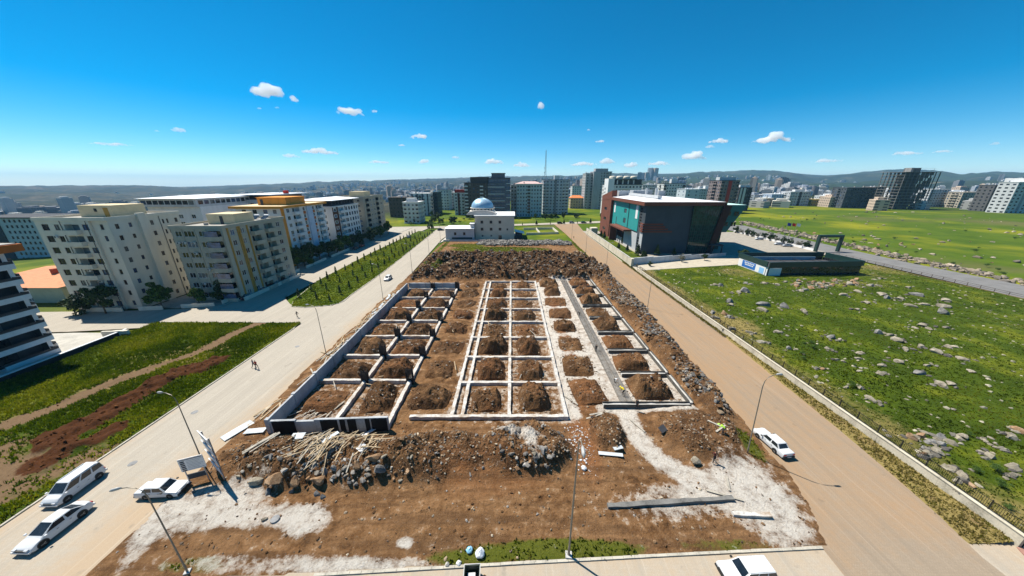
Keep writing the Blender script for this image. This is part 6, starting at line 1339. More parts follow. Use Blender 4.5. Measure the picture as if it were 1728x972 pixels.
def town_mesh(items, name):
    V = []; Fc = []; T = []
    for (x, y, z, w, d, h, a, c) in items:
        b = len(V); ca, sa = math.cos(a), math.sin(a)
        P = lambda lx, ly, lz: (x + lx*ca - ly*sa, y + lx*sa + ly*ca, z + lz)
        V += [P(-w/2, -d/2, -3), P(w/2, -d/2, -3), P(w/2, d/2, -3), P(-w/2, d/2, -3), P(-w/2, -d/2, h), P(w/2, -d/2, h), P(w/2, d/2, h), P(-w/2, d/2, h)]
        Fc += [(b+4,b+5,b+6,b+7),(b,b+1,b+5,b+4),(b+1,b+2,b+6,b+5),(b+2,b+3,b+7,b+6),(b+3,b,b+4,b+7)]; T += [c]*8
        b = len(V); w2, d2 = w*.3, d*.3
        V += [P(-w2, -d2, h), P(w2, -d2, h), P(w2, d2, h), P(-w2, d2, h), P(-w2, -d2, h+2.6), P(w2, -d2, h+2.6), P(w2, d2, h+2.6), P(-w2, d2, h+2.6)]
        Fc += [(b+4,b+5,b+6,b+7),(b,b+1,b+5,b+4),(b+1,b+2,b+6,b+5),(b+2,b+3,b+7,b+6),(b+3,b,b+4,b+7)]; T += [tuple(min(.7, q*1.2) for q in c)]*8
    return np_mesh(name, np.array(V), np.array(Fc), town_m, False, {'tint': np.array(T)})
singles = []; mass = []
tr = random.Random(5)
def put(azd, r, w, h, lst):
    x = r*math.sin(R(azd)); y = r*math.cos(R(azd)); lst.append((x, y, tz(x, y), w, w*tr.uniform(.7, 1.3), h, tr.uniform(0, 1.5), tr.choice(TC)))
for i in range(150):   # the first streets behind, one by one
    a = tr.uniform(-58, 56); r = tr.uniform(520, 1150)
    if -46 < a < -22: r = tr.uniform(420, 1000)
    put(a, r, tr.uniform(12, 20) if a > -18 else tr.uniform(8, 13), tr.uniform(7, 18) if a > -18 else tr.uniform(4, 9), singles)
for i in range(3600):
    a = tr.uniform(-62, 60); r = 1000 * tr.uniform(1.0, 3.9) ** 1.0
    x = r*math.sin(R(a)); y = r*math.cos(R(a)); dn = float(fbm(np.array([x]), np.array([y]), 900, 3, 200)[0])
    if dn + (0.16 if 2 < a < 28 else (0.02 if a > -20 else -0.02)) < 0.03: continue
    put(a, r, tr.uniform(10, 24), tr.uniform(6, 22) if tr.random() < .85 else tr.uniform(22, 40), mass)
for i in range(10): put(21.2 + .42*i*(.9 if i < 6 else .6), 2900 + 120*(i % 3), 30, 55 if i < 5 else 90, mass)
tag(link('distant_town', town_mesh(mass, 'distant_town')), 'distant town of pale blocks spread over the valley and hillsides', 'town', kind='stuff')
for i, it in enumerate(singles):
    x, y, z, w, d, h, a, c = it
    o = link('town_block', town_mesh([(0, 0, 0, w, d, h, 0, c)], 'town_block'), None, (x, y, z), a)
    a_ = math.degrees(math.atan2(x, y)); q = 'pale' if sum(c) > 1.1 else 'dark'
    w_ = 'in the valley behind the left apartment row' if a_ < -18 else 'behind the mosque and the dark tower pair' if a_ < 4 else 'behind the tall grey towers and the school' if a_ < 28 else 'in the town behind the far meadow'
    tag(o, 'small %s town block %s' % (q, w_), 'building', '%s town blocks %s' % (q, w_))

# ------------------------------------------------------------------ clouds: heaps of thin vapour far off, and the air between
cm = bpy.data.materials.new('cloud_vapour'); cm.use_nodes = True; nt = cm.node_tree; nt.nodes.clear()
vo = nt.nodes.new('ShaderNodeVolumePrincipled'); vo.inputs['Color'].default_value = (1, 1, 1, 1); vo.inputs['Density'].default_value = 0.006; vo.inputs['Anisotropy'].default_value = 0.0
om = nt.nodes.new('ShaderNodeOutputMaterial'); nt.links.new(vo.outputs[0], om.inputs['Volume'])
CL = [(-7652, 11122, 2543, 905, 470, 'plump white cloud, the highest on the left'), (-7077, 11496, 2493, 314, 200, 'small cloud puff just right of the highest cloud'), (-5640, 12265, 2275, 1176, 383, 'long lumpy cloud right of the highest left pair'), (-4940, 12564, 2367, 163, 147, 'tiny puff beside the long lumpy cloud'), (-3529, 13030, 1593, 842, 208, 'flat small cloud left of the mosque'), (-6694, 11724, 950, 1562, 214, 'long thin cloud over the left hills'), (-7419, 11279, 805, 648, 183, 'pale cloud under the long thin left cloud'), (-9398, 9692, 1360, 414, 135, 'small cloud high over the cream block'), (-9702, 9387, 1318, 131, 56, 'tiny faint cloud left of the small high one'), (-10293, 8736, 913, 1135, 88, 'thin pale streak cloud at the far left'), (1113, 13454, 2673, 295, 235, 'lone tiny cloud high in the middle of the sky'), (3372, 13072, 1454, 447, 131, 'small flat cloud right of the mast'), (7019, 11532, 1268, 770, 208, 'flat cloud over the school'), (8189, 10732, 1216, 1276, 301, 'large flat bottomed cloud right of the school'), (6433, 11869, 787, 937, 338, 'fluffy low cloud over the school roof'), (6818, 11652, 1132, 337, 117, 'tiny cloud left under the flat cloud'), (10268, 8765, 690, 729, 124, 'thin cloud over the skeleton tower'), (10632, 8320, 710, 448, 67, 'faint wisp right of the thin right cloud'), (-4177, 12838, 1306, 305, 103, 'tiny puff left of the flat small cloud'), (-2239, 13313, 901, 397, 136, 'tiny cloud low over the mosque'), (-744, 13480, 712, 1007, 276, 'low pale cloud over the dark pair of towers'), (385, 13494, 601, 867, 194, 'low faint cloud beside the mast'), (3716, 12978, 708, 677, 265, 'low cloud over the tallest grey tower'), (-3458, 13050, 712, 546, 214, 'low pale cloud left of the mosque'), (4558, 12707, 568, 613, 235, 'low cloud over the tank block'), (2846, 13196, 632, 1393, 189, 'low faint cloud bank right of the mast'), (9263, 9820, 576, 1022, 120, 'long faint cloud low on the right'), (-4996, 12541, 686, 1069, 128, 'long faint cloud low over the left towers'), (11043, 7765, 827, 179, 62, 'tiny cloud at the far right'), (5419, 12365, 615, 1048, 177, 'low faint cloud left of the fluffy one'), (2930, 13178, 1879, 179, 78, 'speck of cloud over the mast'), (-7886, 10957, 2167, 163, 64, 'speck of cloud under the highest cloud'), (-7504, 11223, 2235, 152, 65, 'second speck of cloud under the highest cloud')]
cr = random.Random(3)
def cloud_obj(i, x, y, z, w, h, lab):
    bm = bmesh.new(); n = max(5, int(w / max(h, 1) * 5)); 
    for k in range(n):
        t = (k + .5) / n * 2 - 1 + cr.uniform(-.12, .12)
        env = max(0.12, (1 - abs(t) ** 1.8)); r = h * .5 * env * cr.uniform(.45, 1.0)
        mt = Matrix.Translation((t*w*.46, cr.uniform(-.2, .2)*w, r*.55*cr.uniform(.6, 1.4) + h*.2*env*cr.uniform(-.3, 1))) @ Matrix.Diagonal((cr.uniform(1.0, 2.0), 1.3, .8, 1))
        bmesh.ops.create_icosphere(bm, subdivisions=2, radius=r, matrix=mt)
    for v in bm.verts:
        q = v.co / (h*.35); v.co += Vector((vnoise(q.x, q.z, 5) - .5, vnoise(q.y, q.z, 6) - .5, vnoise(q.x, q.y, 7) - .5)) * h * .22
        if v.co.z < -h*.12: v.co.z = -h*.12 + (v.co.z + h*.12)*.25
    me = bpy.data.meshes.new('cloud'); bm.to_mesh(me); bm.free()
    tmp = bpy.data.objects.new('tmp_cloud', me); col.objects.link(tmp); rm = tmp.modifiers.new('r', 'REMESH'); rm.mode = 'VOXEL'; rm.voxel_size = max(h / 9, w / 60)
    cloud_tmp.append((tmp, i, x, y, z, w, h, lab))
def cloud_finish(tmp, i, x, y, z, w, h, lab, dg_):
    me = bpy.data.meshes.new_from_object(tmp.evaluated_get(dg_))
    co = np.zeros(len(me.vertices)*3, np.float32); me.vertices.foreach_get('co', co); co = co.reshape(-1, 3); q = co / (h * .22)
    for ax, sd_ in ((0, 1), (1, 2), (2, 3)): co[:, ax] += (fbm(q[:, (ax + 1) % 3] + q[:, ax]*.6 + i*7, q[:, (ax + 2) % 3] + q[:, ax]*.5, 1.0, 3, 300 + sd_ + i)) * h * .30
    me.vertices.foreach_set('co', co.ravel()); me.update(); me.name = 'cloud'; me.materials.clear(); me.materials.append(cm)
    o = link('cloud', me, None, (x, y, z), -math.atan2(x, y)); tag(o, lab, 'cloud', 'small fair weather clouds')
cloud_tmp = []
for i, c in enumerate(CL): cloud_obj(i, *c)
dg_ = bpy.context.evaluated_depsgraph_get()
for c in cloud_tmp: cloud_finish(*c, dg_)
for c in cloud_tmp: bpy.data.objects.remove(c[0])

hz = bpy.data.materials.new('hazy_air'); hz.use_nodes = True; nt = hz.node_tree; nt.nodes.clear()
vo = nt.nodes.new('ShaderNodeVolumePrincipled'); vo.inputs['Color'].default_value = (0.34, 0.66, 1.0, 1); vo.inputs['Density'].default_value = 7.0e-5; vo.inputs['Anisotropy'].default_value = 0.0
om = nt.nodes.new('ShaderNodeOutputMaterial'); nt.links.new(vo.outputs[0], om.inputs['Volume'])
zlo = float(TZ.min()) - 1.5; zhi = max(float(TZ.max()), 120) + 6
o = MB().box(-11200, 11200, -11200, 11200, zlo, zhi).build('haze', hz); tag(o, 'thin bluish haze in the air over the whole valley', 'haze', kind='stuff')
# ------------------------------------------------------------------ walls and fences on the right
w_ = empty('roadside_wall', (0, 0, 0), label='stained cream retaining wall along the right road', cat='wall')
rwall_m = plain('stained_wall_plaster', (0.47, 0.42, 0.33), var=0.3, scale=1.6, bmp=0.2, streak=True); cope_m = plain('wall_coping', (0.50, 0.45, 0.35), var=0.2)
yy = 19.2; k = 0
while yy < 111:
    y1 = min(yy + 6.0, 111.5)
    wavy_beam('wall_panel', (46.85, yy + .01), (46.85, y1 - .01), 0.30, -0.1, 1.34, rwall_m, w_, 2.0, 0.012)
    MB().box(46.62, 47.08, yy + .01, y1 - .01, 1.37, 1.46).build('coping', cope_m, w_); yy = y1
for i in range(3): wavy_beam('wall_panel', (47.05 + 5*i, 19.0 - .35*i), (52.03 + 5*i, 18.65 - .35*i), 0.30, -0.1, 1.34, rwall_m, w_, 2.0, 0.012)
fe = empty('metal_fence', (0, 0, 0), label='black metal picket fence on top of the roadside wall', cat='fence')
post_me = MB().box(-.04, .04, -.04, .04, 0, 1.15).mesh('post', black_metal)
pick = MB()
for i in range(16): pick.box(-.011, .011, .11 + .149*i, .132 + .149*i, .08, 1.02)
pick_me = pick.mesh('pickets', black_metal)
rail_me = MB().box(-.02, .02, .05, 2.40, -.02, .02).mesh('rail', black_metal)
n = 38
for i in range(n):
    y = 19.3 + 2.45 * i
    link('post', post_me, fe, (46.95, y, 1.46))
    if i < n - 1:
        o = link('picket_panel', pick_me, fe, (46.95, y, 1.46)); link('rail', rail_me, fe, (46.95, y, 1.54)); link('rail', rail_me, fe, (46.95, y, 2.50))
for i in range(5):
    link('post', post_me, fe, (47.2 + 2.45*i, 18.95 - .17*i, 1.46)); 
    if i < 4: link('picket_panel', pick_me, fe, (47.2 + 2.45*i, 18.95 - .17*i, 1.46), -PI/2 - .07); link('rail', rail_me, fe, (47.2 + 2.45*i, 18.95 - .17*i, 1.54), -PI/2 - .07); link('rail', rail_me, fe, (47.2 + 2.45*i, 18.95 - .17*i, 2.5), -PI/2 - .07)
rf_ = empty('rail_fence', (0, 0, 0), label='low dark rail fence along the outer road beside the meadow', cat='fence')
for i in range(26):
    y = 62 + 3.0*i; x = 146.9 + .012*(y - 62)
    MB().box(x - .05, x + .05, y - .05, y + .05, 0, 1.15).build('post', brown_frame, rf_)
    for z in (0.6, 1.08): MB().bar((x, y + .05, z), (x + .036, y + 2.95, z), .07, .08).build('rail', brown_frame, rf_)
w_ = empty('yard_wall', (0, 0, 0), label='black faced yard wall with white coping beside the leftmost block', cat='wall')
for i in range(5):
    y0 = 34 + 5.6*i; wavy_beam('wall_panel', (-85.7 + .02*i, y0 + .01), (-85.68 + .02*i, y0 + 5.59), 0.3, -.1, 1.0, plain('black_wall', (0.02, 0.02, 0.022)), w_, 5.6, .004); MB().box(-85.9, -85.45, y0 + .01, y0 + 5.59, 1.01, 1.1).build('coping', white_paint, w_)
w_ = empty('garden_wall', (0, 0, 0), label='low cream garden walls along the forecourts of the left apartment row', cat='wall')
for (a, b) in (((-112, 73.9), (-101, 74.0)), ((-97.5, 74.6), (-92, 75.3)), ((-88, 76.2), (-80.5, 77.6)), ((-79.6, 79), (-79.6, 92)), ((-79.7, 96), (-79.8, 112)), ((-79.8, 116), (-80.0, 130)), ((-80.0, 134), (-80.0, 150))):
    wavy_beam('wall_panel', a, b, .25, 0, 1.1, cream, w_, 6, .01)
o = wavy_beam('gate_pier_wall', (-80.8 - 3, 60.8), (-80.8 - 8, 60.2), .5, 0, 1.3, cream, None); tag(o, 'short cream entrance wall at the yard of the leftmost block', 'wall')

# ------------------------------------------------------------------ cars
car_white = plain('white_car_paint', (0.56, 0.57, 0.58), 0.25, 0.5, var=0.03); car_dark = plain('dark_car_paint', (0.03, 0.035, 0.045), 0.25, 0.5); car_silver = plain('silver_car_paint', (0.42, 0.44, 0.46), 0.3, 0.5, 0.3)
car_red = plain('dark_red_car_paint', (0.20, 0.02, 0.02), 0.3, 0.5)
carglass = glassy('car_window_glass', (0.014, 0.018, 0.022), 0.05)
lamp_c = plain('headlamp_lens', (0.5, 0.52, 0.55), 0.15, 0.6); tail_c = plain('tail_lamp_lens', (0.30, 0.012, 0.01), 0.2, 0.5); trim_c = plain('black_car_trim', (0.02, 0.02, 0.02), 0.6, 0.3)
def extr(profile, w, tuck_z, tuck, bev=0.06, seg=3, smooth=True):
    """a car body: the side profile lofted across the width, crowned on top, drawn in at the corners and rounded at the sides"""
    rp = []; n0 = len(profile)
    for i in range(n0):                                   # round the profile itself
        a = Vector(profile[i - 1]); b = Vector(profile[i]); c = Vector(profile[(i + 1) % n0]); r_ = min(bev * 1.5, (b - a).length * .45, (c - b).length * .45)
        p0 = b + (a - b).normalized()*r_; p1 = b + (c - b).normalized()*r_
        for t in (0, .33, .67, 1): rp.append((p0*(1-t)**2 + b*2*t*(1-t) + p1*t*t)[:])
    S = [-1, -.985, -.94, -.82, -.5, 0, .5, .82, .94, .985, 1]; V = []; Fc = []; n = len(rp); L2 = max(p[0] for p in rp)
    for s in S:
        k = abs(s); ins = {1: bev*1.25, .985: bev*.55, .94: bev*.12}.get(k, 0)
        for x, z in rp:
            sx = 1 - .045*k**3*(1 if bev > .04 else .4) - ins/L2*.6; zz = .56 + (z - .56)*(1 - ins/.42) + (.04 if bev > .04 else .018)*(1 - s*s)*(1 if z > .6 else 0)
            V.append((x*sx, s*w*(1 - tuck*max(0, z - tuck_z)/.5), zz))
    for i in range(len(S) - 1):
        for j in range(n): j2 = (j + 1) % n; Fc.append((i*n + j, i*n + j2, (i+1)*n + j2, (i+1)*n + j))
    Fc.append(tuple(range(n))[::-1]); Fc.append(tuple((len(S)-1)*n + j for j in range(n)))
    me = bpy.data.meshes.new('body'); me.from_pydata(V, [], Fc)
    bm = bmesh.new(); bm.from_mesh(me); bmesh.ops.recalc_face_normals(bm, faces=bm.faces); bm.to_mesh(me); bm.free()
    me.polygons.foreach_set('use_smooth', [True]*len(me.polygons)); me.set_sharp_from_angle(angle=R(50)); return me
def extr_flat(profile, w, tuck_z, tuck, bev=0.06, seg=3, smooth=True):
    bm = bmesh.new(); n = len(profile)
    tw = lambda z: w * (1 - tuck * max(0, (z - tuck_z)) / 0.5)
    a = [bm.verts.new((x, -tw(z), z)) for x, z in profile]; b = [bm.verts.new((x, tw(z), z)) for x, z in profile]
    bm.faces.new(a); bm.faces.new(b[::-1])
    for i in range(n): j = (i + 1) % n; bm.faces.new((a[j], a[i], b[i], b[j]))
    bmesh.ops.recalc_face_normals(bm, faces=bm.faces)
    bmesh.ops.bevel(bm, geom=[e for e in bm.edges], offset=bev, segments=seg, affect='EDGES', clamp_overlap=True)
    me = bpy.data.meshes.new('body'); bm.to_mesh(me); bm.free()
    if smooth: me.polygons.foreach_set('use_smooth', [True]*len(me.polygons)); me.set_sharp_from_angle(angle=R(35))
    return me
def quad_inset(c, m0=.12, m1=.12, t0=.14, t1=.1, off=.014):
    """inset rectangle on the face c (4 corners: bottom a,b, top b,a), pushed outwards"""
    c = [Vector(p) for p in c]; nrm = (c[1]-c[0]).cross(c[3]-c[0]).normalized()
    P = lambda u, v: (c[0]*(1-u)*(1-v) + c[1]*u*(1-v) + c[2]*u*v + c[3]*(1-u)*v) + nrm*off
    q = [P(m0, t0), P(1-m1, t0), P(1-m1, 1-t1), P(m0, 1-t1)]; back = [p - nrm*(off + .03) for p in q]
    return q + back, [(0,1,2,3),(7,6,5,4),(0,4,5,1),(1,5,6,2),(2,6,7,3),(3,7,4,0)]
def wheel_meshes(r, w=.2):
    def mk():
        t = MB(); n = 20; prof = [(r*.62, -w/2), (r*.94, -w/2), (r, -w*.3), (r, w*.3), (r*.94, w/2), (r*.62, w/2)]
        vs_ = [(rr_*math.cos(2*PI*k/n), yv, rr_*math.sin(2*PI*k/n)) for rr_, yv in prof for k in range(n)]
        t.add(vs_, [(i*n+k, i*n+(k+1) % n, (i+1)*n+(k+1) % n, (i+1)*n+k) for i in range(len(prof)-1) for k in range(n)])
        rm = MB(); rm.tube([(0, -w*.32, 0), (0, w*.32, 0)], r*.63, 20)
        for k in range(5): a = 2*PI*k/5; rm.bar((0, w*.34, 0), (r*.58*math.cos(a), w*.34, r*.58*math.sin(a)), .07, .04); rm.bar((0, -w*.34, 0), (r*.58*math.cos(a), -w*.34, r*.58*math.sin(a)), .07, .04)
        return t.mesh('tyre', rubber), rm.mesh('rim', steel)
    return cached(('wheel', r), mk)
KIND = {  # body profile (x forward, z), half width, cabin: base rear/front, roof rear/front, belt, roof height, half widths; wheels
 'sedan': dict(L=4.6, w=.89, p=[(2.10,.20),(2.27,.36),(2.26,.54),(2.10,.68),(1.75,.79),(1.0,.91),(-1.35,.96),(-2.05,.98),(-2.24,.88),(-2.28,.62),(-2.24,.38),(-2.12,.22)], cb=(-1.95,1.35), cr=(-.90,.18), zb=.93, zr=1.46, wb=.80, wr=.60, wx=(1.42,-1.28), r=.33, bev=.07),
 'boxy': dict(L=4.4, w=.81, p=[(2.10,.26),(2.20,.36),(2.17,.66),(2.10,.78),(.85,.89),(-1.25,.92),(-2.12,.92),(-2.20,.82),(-2.19,.38),(-2.10,.28)], cb=(-1.50,1.02), cr=(-1.02,.42), zb=.89, zr=1.40, wb=.75, wr=.62, wx=(1.35,-1.07), r=.29, bev=.035),
 'wagon': dict(L=4.4, w=.82, p=[(2.10,.26),(2.20,.36),(2.17,.66),(2.10,.79),(.85,.90),(-1.25,.93),(-2.10,.93),(-2.18,.82),(-2.17,.38),(-2.10,.28)], cb=(-2.10,1.02), cr=(-1.82,.42), zb=.90, zr=1.44, wb=.76, wr=.64, wx=(1.35,-1.10), r=.29, bev=.035),
 'van': dict(L=4.3, w=.90, p=[(2.02,.24),(2.15,.44),(2.10,.72),(1.85,.92),(1.20,1.06),(-1.90,1.10),(-2.12,1.08),(-2.15,.6),(-2.13,.42),(-2.05,.26)], cb=(-2.10,1.50), cr=(-1.98,.55), zb=1.04, zr=1.78, wb=.83, wr=.70, wx=(1.35,-1.35), r=.32, bev=.06),
 'hatch': dict(L=3.9, w=.82, p=[(1.85,.24),(1.95,.42),(1.92,.62),(1.65,.78),(.95,.92),(-1.70,.96),(-1.90,.90),(-1.95,.5),(-1.92,.42),(-1.85,.26)], cb=(-1.85,1.25), cr=(-1.45,.35), zb=.92, zr=1.45, wb=.76, wr=.62, wx=(1.22,-1.22), r=.30, bev=.06),
}
def car(kind, x, y, heading, paint, label, group=None, z=0.025):
    K = KIND[kind]; o = empty('parked_car', (x, y, z), heading, label, 'car', group)
    bm_ = cached(('body', kind, paint.name), lambda: (lambda me: (me.materials.append(paint), me)[1])(extr(K['p'], K['w'], .62, .16, K['bev'])))
    link('body', bm_, o)
    xb0, xb1 = K['cb']; xr0, xr1 = K['cr']; zb, zr, wb, wr = K['zb'], K['zr'], K['wb'], K['wr']
    def cab():
        bm = bmesh.new(); V = [bm.verts.new(p) for p in [(xb0,-wb,zb-.06),(xb1,-wb,zb-.06),(xb1,wb,zb-.06),(xb0,wb,zb-.06),(xr0,-wr,zr),(xr1,-wr,zr),(xr1,wr,zr),(xr0,wr,zr)]]
        for q in [(0,3,2,1),(4,5,6,7),(0,1,5,4),(1,2,6,5),(2,3,7,6),(3,0,4,7)]: bm.faces.new([V[i] for i in q])
        bmesh.ops.bevel(bm, geom=[e for e in bm.edges if all(v.co.z > zb for v in e.verts) or abs(e.verts[0].co.z - e.verts[1].co.z) > .1], offset=.045, segments=2, affect='EDGES')
        me = bpy.data.meshes.new('cabin'); bm.to_mesh(me); bm.free(); me.materials.append(paint)
        me.polygons.foreach_set('use_smooth', [True]*len(me.polygons)); me.set_sharp_from_angle(angle=R(40)); return me
    link('cabin', cached(('cab', kind, paint.name), cab), o)
    c = [(xb0,-wb,zb-.06),(xb1,-wb,zb-.06),(xb1,wb,zb-.06),(xb0,wb,zb-.06),(xr0,-wr,zr),(xr1,-wr,zr),(xr1,wr,zr),(xr0,wr,zr)]
    def gl(nm, corners, **kw): link(nm, cached((nm, kind, str(kw)), lambda: MB().add(*quad_inset(corners, **kw)).mesh(nm, carglass)), o)
    gl('windshield', [c[1], c[2], c[6], c[5]], m0=.07, m1=.07, t0=.16, t1=.08); 
    gl('rear_window', [c[3], c[0], c[4], c[7]], m0=.1, m1=.1, t0=.2 if kind != 'van' else .3, t1=.12)
    def lerp(a, b, t): return tuple(a[i] + (b[i]-a[i])*t for i in range(3))
    cuts = (0.0, .47, 1.0) if kind not in ('wagon', 'van') else (0.0, .30, .62, 1.0)
    for s in (0, 1):
        A0, A1, T1, T0 = (c[0], c[1], c[5], c[4]) if s == 0 else (c[3], c[2], c[6], c[7])
        for i in range(len(cuts) - 1):
            q = [lerp(A0, A1, cuts[i]), lerp(A0, A1, cuts[i+1]), lerp(T0, T1, cuts[i+1]), lerp(T0, T1, cuts[i])]
            if s: q = [q[1], q[0], q[3], q[2]]
            link('side_window', cached(('sw', kind, s, i), lambda: MB().add(*quad_inset(q, .07, .07, .2, .1)).mesh('side_window', carglass)), o)
    tm, rm = wheel_meshes(K['r'])
    for wx in K['wx']:
        for s in (-1, 1):
            a = MB().tube([(wx, s*(K['w'] - .16), K['r'] + .03), (wx, s*(K['w'] + .006), K['r'] + .03)], K['r'] + .06, 18)
            link('wheel_arch', cached(('arch', kind, wx, s), lambda: a.mesh('wheel_arch', trim_c)), o)
            t = link('tyre', tm, o, (wx, s*(K['w'] - .085), K['r'])); link('rim', rm, t)
    f = K['p'][1][0]; r = min(p[0] for p in K['p'])
    for s in (-1, 1):
        sg = cached(('hl', kind, s), lambda: MB().box(f - .16, f + .012, s*K['w']*.62 - .16, s*K['w']*.62 + .16, .56, .70).mesh('headlight', lamp_c)); link('headlight', sg, o)
        sg = cached(('tl', kind, s), lambda: MB().box(r - .012, r + .1, s*K['w']*.70 - .15, s*K['w']*.70 + .15, .62, .80).mesh('tail_light', tail_c)); link('tail_light', sg, o)
        sg = cached(('mir', kind, s), lambda: MB().box(xb1 - .30, xb1 - .14, s*(K['w'] + .02), s*(K['w'] + .17), zb + .02, zb + .14).mesh('mirror', trim_c if kind in ('boxy', 'wagon') else paint)); link('mirror', sg, o)
        for hx in (.28, -.62): link('door_handle', cached(('dh', kind, s, hx), lambda: MB().box(hx, hx + .16, s*(K['w'] - .0), s*(K['w'] + .025), .76, .79).mesh('door_handle', trim_c)), o)
    bmp = trim_c if kind in ('boxy', 'wagon') else paint
    link('bumper', cached(('fb', kind, paint.name), lambda: MB().box(f - .12, f + .05, -K['w']*.96, K['w']*.96, .32, .48).mesh('bumper', bmp)), o); link('bumper', cached(('rb', kind, paint.name), lambda: MB().box(r - .05, r + .12, -K['w']*.96, K['w']*.96, .34, .52).mesh('bumper', bmp)), o)
    link('grille', cached(('gr', kind), lambda: MB().box(f - .1, f + .02, -.42, .42, .52, .64).mesh('grille', trim_c)), o)
    link('number_plate', cached(('np', kind), lambda: MB().box(r - .075, r - .052, -.26, .26, .38, .49).mesh('number_plate', white_paint)), o)
    if kind == 'wagon':
        for i in range(6): link('roof_rib', cached(('rib', i), lambda: MB().box(-1.55, -.1, -.45 + .18*i - .015, -.45 + .18*i + .015, zr - .01, zr + .012).mesh('roof_rib', paint)), o)
    if kind == 'van':
        for s in (-1, 1): link('roof_rail', cached(('rrail', s), lambda: MB().bar((-1.7, s*.64, zr + .05), (.4, s*.64, zr + .05), .05, .05).mesh('roof_rail', paint)), o)
    return o
DN = -PI/2; UP = PI/2
car('van', -47.75, 24.9, DN + .03, car_white, 'white people carrier with roof rails parked by the left field kerb')
car('sedan', -44.1, 20.75, DN - .02, car_white, 'white modern saloon standing nearest the lower left corner')
car('boxy', -37.75, 24.55, 0.06, car_white, 'old square white saloon parked across the dirt edge behind the lamp post')
car('boxy', 33.25, 30.9, UP + .12, car_white, 'old square white saloon parked on the right road beside the lamp post')
car('wagon', 20.0, 17.05, PI + .05, car_white, 'white estate car with ribbed roof cut off by the lower picture edge')
car('hatch', -42.6, 101.5, DN, car_white, 'small white hatchback coming down the boulevard')
GP = 'cars parked under the left apartment row'
for i, (x, y, k, p, l) in enumerate([(-76.6, 83.5, 'sedan', car_dark, 'dark car parked nearest the side street under the left apartment row'), (-76.8, 89.5, 'hatch', car_silver, 'silver hatchback parked between two dark cars under the left apartment row'), (-76.9, 95.5, 'sedan', car_dark, 'black car parked behind the silver hatchback'), (-77.2, 101.0, 'hatch', car_dark, 'dark hatchback parked last in the shade of the beige striped block'), (-77.8, 152, 'sedan', car_dark, 'dark car parked in front of the brown and white block'), (-77.4, 158, 'hatch', car_red, 'dark red car parked in front of the brown and white block')]): car(k, x, y, UP, p, l, GP, .03)
for (x, y, h, k, p, l) in [(142.5, 178, 2.9, 'hatch', car_white, 'white car parked alone in the school car park'), (141.5, 163, 2.9, 'hatch', car_white, 'white car parked beside the dark one near the school gate'), (142.5, 158.5, 2.9, 'sedan', car_silver, 'silver saloon parked nearest the school gate'), (-49, 214, .3, 'sedan', car_dark, 'black car turning at the end of the boulevard'), (-34, 216, .2, 'hatch', car_dark, 'dark car parked behind the mosque annex'), (38, 249, .2, 'van', car_dark, 'dark van on the transverse road behind the mosque'), (48, 252, .2, 'van', car_silver, 'silver van on the transverse road behind the mosque'), (58, 254, .2, 'sedan', car_dark, 'dark saloon last in the row on the transverse road'), (-62, 186, UP, 'hatch', car_silver, 'silver car far up the west carriageway')]:
    car(k, x, y, h, p, l, None, .05)

# ------------------------------------------------------------------ street lamps
lamp_m = plain('lamp_post_steel', (0.20, 0.175, 0.14), 0.5, 0.4, 0.3, var=0.2); head_m = plain('lamp_head', (0.36, 0.36, 0.35), 0.4, 0.4)
lp = MB().tube([(0, 0, 0), (0, 0, .9), (0, 0, .95), (0, 0, 9.6), (.12, 0, 10.3), (.5, 0, 10.8), (1.1, 0, 11.05), (1.6, 0, 11.1)], [.11, .11, .085, .06, .055, .05, .045, .045], 10).mesh('pole', lamp_m, True)
lh = MB().tube([(1.45, 0, 11.12), (1.7, 0, 11.14), (2.15, 0, 11.12), (2.35, 0, 11.08)], [.05, .13, .14, .05], 10).mesh('lamp_head', head_m, True)
lb = MB().box(-.28, .28, -.28, .28, -.2, .14).mesh('plinth', concrete)
def lamp(x, y, rz, label, z=0.0, tilt=0.0, s=1.0):
    o = empty('street_lamp', (x, y, z), 0, label, 'street lamp', 'street lamps'); o.rotation_euler = (0, tilt, rz); o.scale = (s * .8, s * .8, s)
    link('pole', lp, o); link('lamp_head', lh, o); link('plinth', lb, o)
lamp(-28.0, 17.25, R(200), 'street lamp rising from the dirt at the lower left before the old saloon', sz(-28, 17.3), 0, .93)
lamp(-36.6, 27.9, PI, 'street lamp behind the white notice board on the left', .1, 0, .93)
for i, (x, y) in enumerate(((-36.0, 52.5), (-36.6, 82.0), (-37.2, 111), (-38.2, 140), (-39.5, 170), (-41.5, 200))): lamp(x, y, PI, '%s street lamp along the boulevard beyond the notice board' % ORD[i], .1, 0, .95)
lamp(5.1, 18.5, R(-95), 'street lamp standing in the grass strip at the front kerb', .1, 0, 1.28)
lamp(29.1, 29.5, 0, 'street lamp beside the old white saloon on the right road', .1, R(-4), 1.03)
for i, (x, y) in enumerate(((36.0, 76), (35.6, 113), (35.4, 146), (34.8, 180))): lamp(x, y, 0, '%s street lamp up the right road beyond the parked saloon' % ORD[i], .1, 0, .95)
for i, (x, y) in enumerate(((-79.1, 88), (-79.3, 120), (-79.6, 152))): lamp(x, y, 0, '%s street lamp at the garden walls of the left apartment row' % ORD[i], .1, 0, .8)

